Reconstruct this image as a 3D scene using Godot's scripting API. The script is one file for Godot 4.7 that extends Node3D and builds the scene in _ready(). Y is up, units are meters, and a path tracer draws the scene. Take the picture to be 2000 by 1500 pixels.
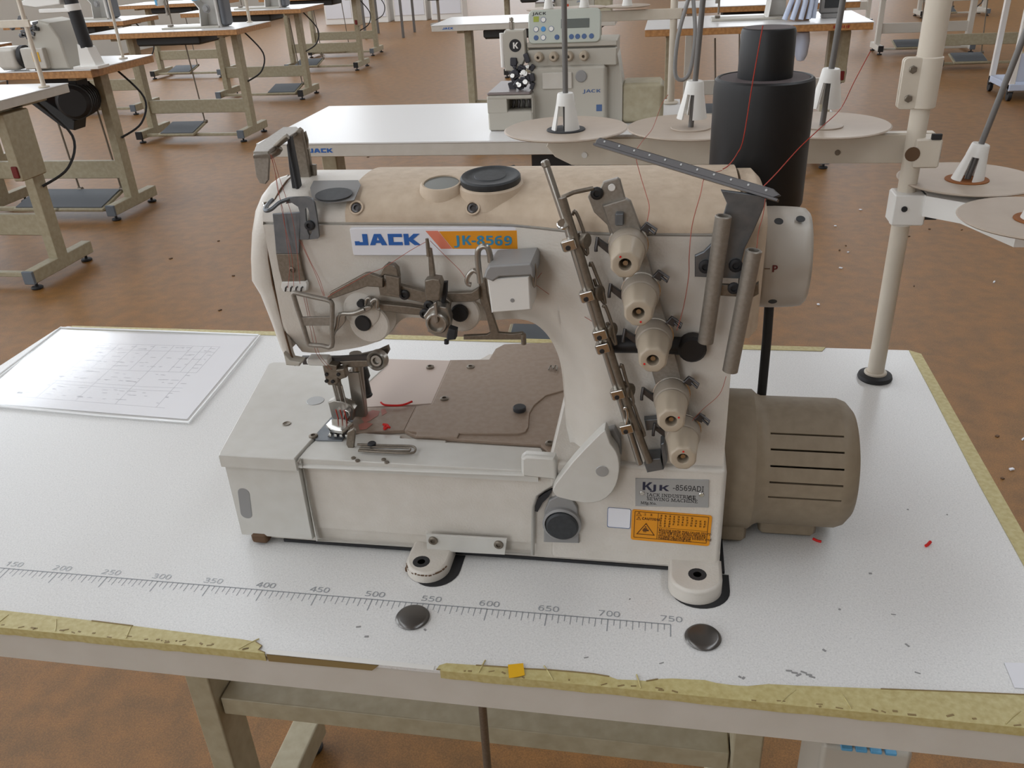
extends Node3D
# A sewing workshop: one interlock machine on its table, seen from above, with rows of other tables behind.
# Part coordinates are in metres from the top of the main table (y = 0 there); H lifts everything so that the floor is y = 0.

const H := 0.8156
var base := Vector3.ZERO        # base of the thing being built, in table coordinates
var taken := {}
var M := {}
var font_bold: SystemFont
var font_plain: SystemFont
var font_serif: SystemFont

func _ready() -> void:
	view_and_light()
	materials()
	hall()
	main_table()
	sewing_machine()
	main_thread_stand()
	small_things()
	background()

# ---------------------------------------------------------------- camera, sky, lights, exposure
func view_and_light() -> void:
	var cam := Camera3D.new()
	cam.name = "camera"
	cam.fov = 48.765
	cam.near = 0.02
	cam.far = 120.0
	cam.position = Vector3(0.7342, 0.4934 + H, 0.519)
	cam.rotation_degrees = Vector3(-27.869, 11.196, -3.128)
	add_child(cam)
	cam.current = true
	var sky_mat := ProceduralSkyMaterial.new()
	sky_mat.sky_top_color = Color(0.80, 0.84, 0.88)
	sky_mat.sky_horizon_color = Color(0.88, 0.89, 0.90)
	sky_mat.ground_horizon_color = Color(0.55, 0.54, 0.52)
	sky_mat.ground_bottom_color = Color(0.40, 0.39, 0.37)
	var sky := Sky.new()
	sky.sky_material = sky_mat
	var env := Environment.new()
	env.background_mode = Environment.BG_SKY
	env.sky = sky
	env.background_energy_multiplier = 4.0
	env.tonemap_mode = Environment.TONE_MAPPER_LINEAR
	env.tonemap_exposure = EXPOSURE
	env.sdfgi_enabled = true
	env.ssao_enabled = true
	env.ssil_enabled = true
	var we := WorldEnvironment.new()
	we.name = "environment"
	we.environment = env
	add_child(we)
	# overcast daylight through each window of the hall: [centre, size, the way the light goes, energy]
	for w in WINDOWS:
		var l := AreaLight3D.new()
		l.name = "window_daylight"
		l.light_color = Color(0.985, 0.99, 1.0)
		l.light_energy = w[3]
		l.area_size = w[1]
		l.area_range = 60.0
		l.shadow_enabled = true
		l.position = w[0]
		l.rotation.y = w[2]
		add_child(l, true)
	for w in ADDED_SKYLIGHTS:
		var l := AreaLight3D.new()
		l.name = "added_skylight"
		l.light_color = Color(0.985, 0.99, 1.0)
		l.light_energy = w[2]
		l.area_size = w[1]
		l.area_range = 60.0
		l.shadow_enabled = true
		l.position = w[0]
		l.rotation.x = -PI / 2
		add_child(l, true)

const EXPOSURE := 0.89
# daylight enters through these openings: centre (world), size, turn of the light, strength
const WINDOWS := [
	[Vector3(-7.35, 3.4, -20.0), Vector2(4.4, 4.4), -PI / 2, 9.0],
	[Vector3(-7.35, 3.4, -14.0), Vector2(4.4, 4.4), -PI / 2, 9.0],
	[Vector3(-7.35, 3.4, -8.0), Vector2(4.4, 4.4), -PI / 2, 9.0],
	[Vector3(-7.35, 3.4, -2.0), Vector2(4.4, 4.4), -PI / 2, 9.0],
	[Vector3(-7.35, 3.4, 4.0), Vector2(4.4, 4.4), -PI / 2, 9.0],
	[Vector3(-3.5, 3.4, -27.85), Vector2(5.0, 4.4), PI, 9.0],
	[Vector3(4.5, 3.4, -27.85), Vector2(5.0, 4.4), PI, 9.0],
	[Vector3(-3.0, 3.4, 7.85), Vector2(3.4, 4.4), 0.0, 9.0],
	[Vector3(9.85, 3.4, -14.0), Vector2(4.4, 4.4), PI / 2, 9.0],
]
# made-up roof strips, added to brighten from above: centre, size, strength
const ADDED_SKYLIGHTS := [
	[Vector3(-3.2, 5.98, -0.5), Vector2(1.4, 11.0), 9.0],
	[Vector3(-3.2, 5.98, -13.0), Vector2(1.2, 10.0), 9.0],
	[Vector3(3.8, 5.98, -0.5), Vector2(1.0, 11.0), 9.0],
	[Vector3(3.8, 5.98, -13.0), Vector2(1.2, 10.0), 9.0],
]

# ---------------------------------------------------------------- naming and committing
func numbered(called: String) -> String:
	if not taken.has(called):
		taken[called] = 0
		return called
	taken[called] += 1
	return "%s_%03d" % [called, taken[called]]

func meta(o: Node3D, label: String, category: String, group := "") -> void:
	o.set_meta("label", label)
	o.set_meta("category", category)
	if group != "":
		o.set_meta("group", group)

# a thing: a node at its base (table coordinates); the parts that follow are given in table coordinates too
func thing(called: String, label: String, category: String, at: Vector3, group := "") -> Node3D:
	var o := Node3D.new()
	o.name = numbered(called)
	o.position = at + Vector3(0, H, 0)
	add_child(o)
	meta(o, label, category, group)
	base = at
	return o

func dup(o: Node3D, at: Vector3, turn: float, label := "", group := "") -> Node3D:
	var r: Node3D = o.duplicate()
	var plain: String = o.name
	if plain.length() > 4 and plain.right(3).is_valid_int():
		plain = plain.left(plain.length() - 4)
	r.name = numbered(plain)
	add_child(r)
	r.position = at + Vector3(0, H, 0)
	r.rotation.y = turn
	if label != "":
		r.set_meta("label", label)
	if group != "":
		r.set_meta("group", group)
	return r

# commits a shape as one mesh: a part of its parent
func part(called: String, st: SurfaceTool, m: Material, parent: Node3D, label := "") -> MeshInstance3D:
	var o := MeshInstance3D.new()
	o.name = called
	o.mesh = st.commit()
	o.material_override = m
	if parent is MeshInstance3D:
		o.position = Vector3.ZERO
	else:
		o.position = -base
	parent.add_child(o, true)
	if label != "":
		o.set_meta("label", label)
	return o

# a thing that is one mesh
func single(called: String, st: SurfaceTool, m: Material, label: String, category: String, group := "") -> MeshInstance3D:
	var o := MeshInstance3D.new()
	o.name = numbered(called)
	o.mesh = st.commit()
	o.material_override = m
	o.position = Vector3(0, H, 0)
	add_child(o)
	meta(o, label, category, group)
	return o

func structure(called: String, st: SurfaceTool, m: Material) -> MeshInstance3D:
	var o := MeshInstance3D.new()
	o.name = called
	o.mesh = st.commit()
	o.material_override = m
	add_child(o)
	o.set_meta("kind", "structure")
	return o

# flat lettering on a surface
func letters(called: String, text: String, font: Font, cap: float, at: Vector3, right: Vector3, up: Vector3, m: Material, parent: Node3D, stretch := 1.0, centred := false) -> MeshInstance3D:
	var t := TextMesh.new()
	t.text = text
	t.font = font
	t.font_size = 32
	t.pixel_size = cap / (32.0 * 0.714)
	t.depth = 0.0004
	t.curve_step = 2.0
	t.horizontal_alignment = HORIZONTAL_ALIGNMENT_CENTER if centred else HORIZONTAL_ALIGNMENT_LEFT
	t.vertical_alignment = VERTICAL_ALIGNMENT_CENTER
	t.material = m
	var o := MeshInstance3D.new()
	o.name = called
	o.mesh = t
	var r := right.normalized()
	var n := r.cross(up.normalized()).normalized()
	o.transform = Transform3D(Basis(r * stretch, up.normalized(), n), at - (Vector3.ZERO if parent is MeshInstance3D else base))
	parent.add_child(o, true)
	return o

# the maker's broad block letters, cut as flat shapes; at is the lower left corner
func block_letters(at: Vector3, cap: float, width: float, right: Vector3, up: Vector3, m: Material, parent: Node3D) -> void:
	var shapes := [
		[0.0, [[0, 0.36], [0, 0], [1.0, 0], [1.0, 1], [0.62, 1], [0.62, 0.28], [0.36, 0.28], [0.36, 0.36]]],
		[1.12, [[0, 0], [0.4, 1], [0.648, 1], [0.648, 0.74], [0.55, 0.44], [0.75, 0.44], [0.652, 0.74], [0.652, 1], [0.9, 1], [1.3, 0], [0.9, 0], [0.83, 0.2], [0.47, 0.2], [0.4, 0]]],
		[2.54, [[0, 0], [0, 1], [1.05, 1], [1.05, 0.72], [0.38, 0.72], [0.38, 0.28], [1.05, 0.28], [1.05, 0]]],
		[3.72, [[0, 0], [0, 1], [0.36, 1], [0.36, 0.62], [0.75, 1], [1.2, 1], [0.68, 0.52], [1.22, 0], [0.76, 0], [0.36, 0.38], [0.36, 0]]],
	]
	var sx := width / 4.94
	var n := right.normalized().cross(up.normalized())
	for q in shapes:
		var s := S()
		var pts := []
		for e in q[1]:
			pts.append(at + right.normalized() * ((q[0] + e[0]) * sx) + up.normalized() * (e[1] * cap))
		slab(s, pts, n * 0.0003, 0.0, false)
		part("letter", s, m, parent)

# ---------------------------------------------------------------- shapes
func S() -> SurfaceTool:
	var s := SurfaceTool.new()
	s.begin(Mesh.PRIMITIVE_TRIANGLES)
	return s

func tri(s: SurfaceTool, a: Vector3, b: Vector3, c: Vector3, na: Vector3, nb: Vector3, nc: Vector3) -> void:
	if (c - a).cross(b - a).dot(na + nb + nc) < 0.0:
		var t := b
		b = c
		c = t
		t = nb
		nb = nc
		nc = t
	s.set_normal(na)
	s.add_vertex(a)
	s.set_normal(nb)
	s.add_vertex(b)
	s.set_normal(nc)
	s.add_vertex(c)

func quad(s: SurfaceTool, a: Vector3, b: Vector3, c: Vector3, d: Vector3, n: Vector3) -> void:
	tri(s, a, b, c, n, n, n)
	tri(s, a, c, d, n, n, n)

func quad4(s: SurfaceTool, a: Vector3, b: Vector3, c: Vector3, d: Vector3, na: Vector3, nb: Vector3, nc: Vector3, nd: Vector3) -> void:
	tri(s, a, b, c, na, nb, nc)
	tri(s, a, c, d, na, nc, nd)

func flat_poly(s: SurfaceTool, pts: Array, n: Vector3) -> void:
	var u: Vector3 = (pts[1] - pts[0]).normalized()
	var v := n.cross(u).normalized()
	var flat := PackedVector2Array()
	for p in pts:
		flat.append(Vector2((p - pts[0]).dot(u), (p - pts[0]).dot(v)) * 1000.0)
	var ids := Geometry2D.triangulate_polygon(flat)
	for i in range(0, ids.size(), 3):
		tri(s, pts[ids[i]], pts[ids[i + 1]], pts[ids[i + 2]], n, n, n)

# a flat outline given thickness along d, its front edge chamfered by bev
func slab(s: SurfaceTool, pts_in: Array, d: Vector3, bev := 0.0, back := true) -> void:
	var n := d.normalized()
	var pts := []
	for p in pts_in:
		if pts.is_empty() or (p - pts[-1]).length() > 1e-6:
			pts.append(p)
	var k := pts.size()
	var area := Vector3.ZERO
	for i in k:
		area += (pts[i] - pts[0]).cross(pts[(i + 1) % k] - pts[0])
	if area.dot(n) < 0.0:
		pts.reverse()
	var en := []
	for i in k:
		en.append((pts[(i + 1) % k] - pts[i]).cross(n).normalized())
	var inner := []
	for i in k:
		var m: Vector3 = en[i] + en[(i + k - 1) % k]
		m = m / maxf(m.length_squared() * 0.5, 0.4)
		inner.append(pts[i] - m * bev + d)
	for i in k:
		var j := (i + 1) % k
		var e: Vector3 = en[i]
		var prev: Vector3 = en[(i + k - 1) % k]
		var next: Vector3 = en[j]
		var na: Vector3 = (e + prev).normalized() if e.dot(prev) > 0.7 else e
		var nb: Vector3 = (e + next).normalized() if e.dot(next) > 0.7 else e
		var a: Vector3 = pts[i] + d - n * bev
		var b: Vector3 = pts[j] + d - n * bev
		quad4(s, pts[i], pts[j], b, a, na, nb, nb, na)
		if bev > 0.0:
			quad4(s, a, b, inner[j], inner[i], na, nb, (nb * 0.3 + n).normalized(), (na * 0.3 + n).normalized())
	flat_poly(s, inner, n)
	if back:
		flat_poly(s, pts, -n)

func box(s: SurfaceTool, c: Vector3, size: Vector3, bev := 0.0, b := Basis()) -> void:
	var h := size * 0.5
	var g := minf(bev, minf(h.x, minf(h.y, h.z)) * 0.9)
	for axis in 3:
		for sg in [-1.0, 1.0]:
			var n := Vector3.ZERO
			n[axis] = sg
			var u := Vector3.ZERO
			u[(axis + 1) % 3] = 1.0
			var v := Vector3.ZERO
			v[(axis + 2) % 3] = 1.0
			var hu := h[(axis + 1) % 3] - g
			var hv := h[(axis + 2) % 3] - g
			var o := n * h[axis]
			quad(s, c + b * (o - u * hu - v * hv), c + b * (o + u * hu - v * hv), c + b * (o + u * hu + v * hv), c + b * (o - u * hu + v * hv), b * n)
			if g > 0.0:
				# chamfer shared with the next axis
				for s2 in [-1.0, 1.0]:
					var n2 := Vector3.ZERO
					n2[(axis + 1) % 3] = s2
					var e1 := n * h[axis] + n2 * hu
					var e2 := n * (h[axis] - g) + n2 * (hu + g)
					quad4(s, c + b * (e1 - v * hv), c + b * (e1 + v * hv), c + b * (e2 + v * hv), c + b * (e2 - v * hv), b * n, b * n, b * n2, b * n2)
	if g > 0.0:
		for x in [-1.0, 1.0]:
			for y in [-1.0, 1.0]:
				for z in [-1.0, 1.0]:
					var q := Vector3(x, y, z)
					var p0 := Vector3(x * h.x, y * (h.y - g), z * (h.z - g))
					var p1 := Vector3(x * (h.x - g), y * h.y, z * (h.z - g))
					var p2 := Vector3(x * (h.x - g), y * (h.y - g), z * h.z)
					tri(s, c + b * p0, c + b * p1, c + b * p2, b * Vector3(x, 0, 0), b * Vector3(0, y, 0), b * Vector3(0, 0, z))

func tube(s: SurfaceTool, pts: Array, r: float, sides := 8, closed := false, r_end := -1.0) -> void:
	var k := pts.size()
	var rings := []
	var norms := []
	var side := Vector3.ZERO
	for i in k:
		var t: Vector3
		if closed:
			t = pts[(i + 1) % k] - pts[(i + k - 1) % k]
		else:
			t = pts[mini(i + 1, k - 1)] - pts[maxi(i - 1, 0)]
		t = t.normalized()
		if side == Vector3.ZERO:
			side = t.cross(Vector3.UP if absf(t.y) < 0.9 else Vector3.RIGHT).normalized()
		side = (side - t * side.dot(t)).normalized()
		var up := t.cross(side)
		var rr := r if r_end < 0.0 else lerpf(r, r_end, float(i) / (k - 1))
		var ring := []
		var nn := []
		for a in sides:
			var w := TAU * a / sides
			var d := side * cos(w) + up * sin(w)
			ring.append(pts[i] + d * rr)
			nn.append(d)
		rings.append(ring)
		norms.append(nn)
	for i in (k if closed else k - 1):
		var j := (i + 1) % k
		for a in sides:
			var c := (a + 1) % sides
			quad4(s, rings[i][a], rings[i][c], rings[j][c], rings[j][a], norms[i][a], norms[i][c], norms[j][c], norms[j][a])
	if not closed:
		var n0: Vector3 = (pts[0] - pts[1]).normalized()
		var n1: Vector3 = (pts[k - 1] - pts[k - 2]).normalized()
		for a in sides:
			var c := (a + 1) % sides
			tri(s, pts[0], rings[0][a], rings[0][c], n0, n0, n0)
			tri(s, pts[k - 1], rings[k - 1][a], rings[k - 1][c], n1, n1, n1)

# a profile of (radius, height) turned round an axis
func lathe(s: SurfaceTool, prof: Array, o: Vector3, axis: Vector3, sides := 24) -> void:
	var y := axis.normalized()
	var x := y.cross(Vector3.FORWARD if absf(y.z) < 0.9 else Vector3.RIGHT).normalized()
	var z := x.cross(y)
	var k := prof.size()
	var segn := []
	for i in k - 1:
		var d: Vector2 = prof[i + 1] - prof[i]
		segn.append(Vector2(d.y, -d.x).normalized())
	for i in k - 1:
		var e: Vector2 = segn[i]
		var n0: Vector2 = (e + segn[i - 1]).normalized() if i > 0 and e.dot(segn[i - 1]) > 0.8 else e
		var n1: Vector2 = (e + segn[i + 1]).normalized() if i < k - 2 and e.dot(segn[i + 1]) > 0.8 else e
		for a in sides:
			var w0 := TAU * a / sides
			var w1 := TAU * (a + 1) / sides
			var d0 := x * cos(w0) + z * sin(w0)
			var d1 := x * cos(w1) + z * sin(w1)
			var p0: Vector2 = prof[i]
			var p1: Vector2 = prof[i + 1]
			if p1.x > 1e-6:
				tri(s, o + d0 * p0.x + y * p0.y, o + d0 * p1.x + y * p1.y, o + d1 * p1.x + y * p1.y, d0 * n0.x + y * n0.y, d0 * n1.x + y * n1.y, d1 * n1.x + y * n1.y)
			if p0.x > 1e-6:
				tri(s, o + d0 * p0.x + y * p0.y, o + d1 * p1.x + y * p1.y, o + d1 * p0.x + y * p0.y, d0 * n0.x + y * n0.y, d1 * n1.x + y * n1.y, d1 * n0.x + y * n0.y)

# closed disc or drum from h0 to h1 with a chamfered rim
func drum(s: SurfaceTool, o: Vector3, axis: Vector3, r: float, h0: float, h1: float, bev := 0.0, sides := 24, r2 := -1.0) -> void:
	var t := r if r2 < 0.0 else r2
	lathe(s, [Vector2(0, h0), Vector2(r - bev, h0), Vector2(r, h0 + bev), Vector2(t, h1 - bev), Vector2(t - bev, h1), Vector2(0, h1)], o, axis, sides)

# rows of points as a smooth sheet
func sheet(s: SurfaceTool, rows: Array, outward: Vector3) -> void:
	var nr := rows.size()
	var nc: int = rows[0].size()
	var nn := []
	for i in nr:
		var line := []
		for j in nc:
			var du: Vector3 = rows[mini(i + 1, nr - 1)][j] - rows[maxi(i - 1, 0)][j]
			var dv: Vector3 = rows[i][mini(j + 1, nc - 1)] - rows[i][maxi(j - 1, 0)]
			var n := du.cross(dv).normalized()
			line.append(n)
		nn.append(line)
	if nn[nr / 2][nc / 2].dot(outward) < 0.0:
		for i in nr:
			for j in nc:
				nn[i][j] = -nn[i][j]
	for i in nr - 1:
		for j in nc - 1:
			quad4(s, rows[i][j], rows[i + 1][j], rows[i + 1][j + 1], rows[i][j + 1], nn[i][j], nn[i + 1][j], nn[i + 1][j + 1], nn[i][j + 1])

func arc_pts(c: Vector3, u: Vector3, v: Vector3, a0: float, a1: float, n: int) -> Array:
	var out := []
	for i in n + 1:
		var a := deg_to_rad(lerpf(a0, a1, float(i) / n))
		out.append(c + u * cos(a) + v * sin(a))
	return out

# rounded rectangle in the plane of u and v
func round_rect(c: Vector3, u: Vector3, v: Vector3, w: float, h: float, r: float, n := 4) -> Array:
	var out := []
	var uu := u.normalized()
	var vv := v.normalized()
	for q in [[1, 1, 0], [-1, 1, 90], [-1, -1, 180], [1, -1, 270]]:
		out.append_array(arc_pts(c + uu * (q[0] * (w / 2 - r)) + vv * (q[1] * (h / 2 - r)), uu * r, vv * r, q[2], q[2] + 90, n))
	return out

func curve(pts: Array, steps := 6) -> Array:
	var out := []
	for i in pts.size() - 1:
		var p0: Vector3 = pts[maxi(i - 1, 0)]
		var p3: Vector3 = pts[mini(i + 2, pts.size() - 1)]
		for k in steps:
			out.append(pts[i].cubic_interpolate(pts[i + 1], p0, p3, float(k) / steps))
	out.append(pts[-1])
	return out

# screw head with a cross slot, facing n
func screw(s: SurfaceTool, at: Vector3, n: Vector3, r: float) -> void:
	lathe(s, [Vector2(0, 0.0), Vector2(r, 0), Vector2(r, r * 0.35), Vector2(r * 0.8, r * 0.5), Vector2(r * 0.5, r * 0.5), Vector2(r * 0.45, r * 0.15), Vector2(0, r * 0.15)], at, n, 14)

# ---------------------------------------------------------------- materials
func mat(c: Color, rough: float, metal := 0.0, spec := 0.5) -> StandardMaterial3D:
	var m := StandardMaterial3D.new()
	m.albedo_color = c
	m.roughness = rough
	m.metallic = metal
	m.metallic_specular = spec
	return m

func grain(freq: float, lo: Color, hi: Color, seed_: int, octaves := 3, size := 512) -> NoiseTexture2D:
	var n := FastNoiseLite.new()
	n.seed = seed_
	n.frequency = freq
	n.fractal_octaves = octaves
	n.noise_type = FastNoiseLite.TYPE_SIMPLEX_SMOOTH
	var g := Gradient.new()
	g.set_color(0, lo)
	g.set_color(1, hi)
	var t := NoiseTexture2D.new()
	t.width = size
	t.height = size
	t.seamless = true
	t.noise = n
	t.color_ramp = g
	return t

func bumps(freq: float, strength: float, seed_: int) -> NoiseTexture2D:
	var n := FastNoiseLite.new()
	n.seed = seed_
	n.frequency = freq
	n.fractal_octaves = 2
	var t := NoiseTexture2D.new()
	t.width = 512
	t.height = 512
	t.seamless = true
	t.as_normal_map = true
	t.bump_strength = strength
	t.noise = n
	return t

func textured(c: Color, tex: Texture2D, scale: float, rough: float, metal := 0.0) -> StandardMaterial3D:
	var m := mat(c, rough, metal)
	m.albedo_texture = tex
	m.uv1_triplanar = true
	m.uv1_world_triplanar = true
	m.uv1_scale = Vector3.ONE * scale
	return m

func materials() -> void:
	font_bold = SystemFont.new()
	font_bold.font_names = PackedStringArray(["Droid Sans"])
	font_bold.font_weight = 700
	font_plain = SystemFont.new()
	font_plain.font_names = PackedStringArray(["Droid Sans"])
	font_serif = SystemFont.new()
	font_serif.font_names = PackedStringArray(["Droid Serif"])
	var stipple := bumps(0.12, 2.2, 5)
	var paint_tone := grain(0.012, Color(0.965, 0.96, 0.95), Color(1.0, 1.0, 1.0), 3, 4)
	M.paint = textured(Color(0.815, 0.79, 0.755), paint_tone, 6.0, 0.42)
	M.paint.normal_enabled = true
	M.paint.normal_texture = stipple
	M.paint.normal_scale = 0.25
	M.cover = textured(Color(0.795, 0.785, 0.76), paint_tone, 6.0, 0.32)
	# powdery lint lies over the upper housing of this machine, browner than the paint
	M.dusty = textured(Color(0.79, 0.72, 0.635), grain(0.03, Color(0.90, 0.88, 0.86), Color(1, 1, 1), 9, 5), 5.0, 0.62)
	M.dusty.normal_enabled = true
	M.dusty.normal_texture = stipple
	M.dusty.normal_scale = 0.2
	M.motor = textured(Color(0.54, 0.485, 0.405), grain(0.03, Color(0.90, 0.88, 0.86), Color(1, 1, 1), 12, 5), 5.0, 0.6)
	M.knob = mat(Color(0.68, 0.625, 0.55), 0.45)
	M.knob_ring = mat(Color(0.60, 0.555, 0.50), 0.5)
	M.steel = mat(Color(0.62, 0.60, 0.57), 0.32, 0.85)
	M.bright = mat(Color(0.78, 0.77, 0.75), 0.16, 1.0)
	M.dull_steel = textured(Color(0.54, 0.505, 0.46), grain(0.05, Color(0.85, 0.84, 0.82), Color(1, 1, 1), 21, 4), 10.0, 0.42, 0.7)
	M.zinc = textured(Color(0.50, 0.51, 0.52), grain(0.02, Color(0.84, 0.86, 0.88), Color(1, 1, 1), 22, 4), 8.0, 0.38, 0.75)
	M.plate = textured(Color(0.61, 0.545, 0.485), grain(0.04, Color(0.93, 0.90, 0.88), Color(1, 1, 1), 23, 4), 6.0, 0.5, 0.25)
	M.guard = textured(Color(0.60, 0.575, 0.54), grain(0.05, Color(0.88, 0.87, 0.86), Color(1, 1, 1), 24, 4), 10.0, 0.42, 0.5)
	M.black = mat(Color(0.085, 0.08, 0.085), 0.5)
	M.black_drum = textured(Color(0.058, 0.055, 0.064), grain(0.02, Color(0.8, 0.8, 0.82), Color(1, 1, 1), 25, 4), 6.0, 0.5)
	M.drum_dust = mat(Color(0.33, 0.29, 0.29), 0.75)
	M.rubber = mat(Color(0.13, 0.13, 0.14), 0.6)
	M.cap = textured(Color(0.215, 0.225, 0.235), grain(0.04, Color(0.75, 0.75, 0.75), Color(1, 1, 1), 26, 4), 8.0, 0.55)
	M.glass_grey = mat(Color(0.38, 0.385, 0.36), 0.3)
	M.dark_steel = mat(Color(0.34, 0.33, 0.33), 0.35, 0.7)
	M.dye = mat(Color(0.66, 0.42, 0.37), 0.6)
	M.white_plastic = mat(Color(0.86, 0.85, 0.83), 0.4)
	M.grey_plastic = mat(Color(0.55, 0.545, 0.54), 0.45)
	M.brown = mat(Color(0.36, 0.26, 0.17), 0.7)
	M.red = mat(Color(0.80, 0.10, 0.07), 0.75)
	M.thread = mat(Color(0.64, 0.19, 0.12), 0.8)
	M.thread_pale = mat(Color(0.66, 0.36, 0.30), 0.8)
	M.blue = mat(Color(0.11, 0.36, 0.66), 0.45)
	M.ink = mat(Color(0.12, 0.12, 0.13), 0.6)
	M.ink_navy = mat(Color(0.13, 0.13, 0.22), 0.6)
	M.orange = mat(Color(0.86, 0.56, 0.06), 0.45)
	M.label_ink = mat(Color(0.33, 0.19, 0.03), 0.6)
	M.salmon = mat(Color(0.87, 0.50, 0.40), 0.45)
	M.silver = mat(Color(0.66, 0.66, 0.655), 0.4, 0.4)
	M.sticker = mat(Color(0.88, 0.88, 0.90), 0.4)
	M.yellow = mat(Color(0.86, 0.66, 0.08), 0.5)
	# table laminate: white with a fine grey fleck
	var fleck := Image.create(512, 512, false, Image.FORMAT_RGB8)
	var fn := FastNoiseLite.new()
	fn.seed = 7
	fn.frequency = 0.2
	fn.fractal_octaves = 3
	var rng := RandomNumberGenerator.new()
	rng.seed = 11
	for y in 512:
		for x in 512:
			var v := 0.965 + 0.05 * fn.get_noise_2d(x, y) + rng.randf_range(-0.02, 0.02)
			if fn.get_noise_2d(x + 900, y) > 0.42:
				v -= 0.06
			fleck.set_pixel(x, y, Color(v, v, v * 0.995))
	M.laminate = textured(Color(0.885, 0.88, 0.875), ImageTexture.create_from_image(fleck), 4.5, 0.29)
	M.laminate_plain = mat(Color(0.885, 0.88, 0.875), 0.3)
	M.edge = textured(Color(0.78, 0.76, 0.725), paint_tone, 3.0, 0.45)
	M.table_wood = textured(Color(0.74, 0.545, 0.335), grain(0.02, Color(0.8, 0.76, 0.72), Color(1, 1, 1), 31, 4), 4.0, 0.5)
	M.tape = textured(Color(0.77, 0.73, 0.53), grain(0.03, Color(0.88, 0.84, 0.76), Color(1, 1, 1), 32, 5), 9.0, 0.45)
	M.grime = mat(Color(0.52, 0.44, 0.28), 0.6)
	M.frame = textured(Color(0.68, 0.645, 0.55), grain(0.02, Color(0.90, 0.89, 0.86), Color(1, 1, 1), 33, 4), 3.0, 0.5)
	M.frame_white = mat(Color(0.80, 0.78, 0.74), 0.45)
	M.foot_cap = mat(Color(0.40, 0.43, 0.46), 0.55)
	M.tread = textured(Color(0.42, 0.44, 0.46), grain(0.2, Color(0.75, 0.75, 0.75), Color(1, 1, 1), 34, 2), 8.0, 0.65)
	M.tray = textured(Color(0.71, 0.65, 0.59), paint_tone, 5.0, 0.5)
	M.pole = textured(Color(0.82, 0.78, 0.72), paint_tone, 4.0, 0.4)
	M.rod_grey = mat(Color(0.43, 0.42, 0.41), 0.45, 0.3)
	M.cork = mat(Color(0.55, 0.33, 0.15), 0.8)
	M.far_grey = mat(Color(0.71, 0.69, 0.645), 0.45)
	M.far_dark = mat(Color(0.12, 0.115, 0.12), 0.6)
	M.panel_blue = mat(Color(0.35, 0.62, 0.78), 0.4)
	M.sky_blue = mat(Color(0.25, 0.55, 0.80), 0.4)
	M.display = mat(Color(0.36, 0.38, 0.36), 0.3)
	M.button_blue = mat(Color(0.28, 0.38, 0.55), 0.5)
	M.far_white = mat(Color(0.91, 0.90, 0.88), 0.4)
	M.pale_blue = mat(Color(0.76, 0.80, 0.88), 0.5)
	M.leather = mat(Color(0.10, 0.10, 0.11), 0.5)
	# polished earth-brown floor with grit
	var fl := Image.create(1024, 1024, false, Image.FORMAT_RGB8)
	var f1 := FastNoiseLite.new()
	f1.seed = 41
	f1.frequency = 0.012
	f1.fractal_octaves = 5
	var f2 := FastNoiseLite.new()
	f2.seed = 42
	f2.frequency = 0.22
	f2.fractal_octaves = 3
	for y in 1024:
		for x in 1024:
			var a := f1.get_noise_2d(x, y)
			var b := f2.get_noise_2d(x, y)
			var v := 1.0 + 0.14 * a + 0.22 * b
			if b > 0.52:
				v *= 0.62
			elif b < -0.56:
				v *= 1.12
			fl.set_pixel(x, y, Color(0.83 * v, 0.83 * v * (1.0 - 0.03 * a), 0.83 * v * (1.0 - 0.08 * a)))
	M.floor = textured(Color(0.62, 0.435, 0.22), ImageTexture.create_from_image(fl), 0.9, 0.48)
	M.wall = mat(Color(0.80, 0.79, 0.76), 0.8)
	M.ceiling = mat(Color(0.78, 0.77, 0.75), 0.85)

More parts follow.
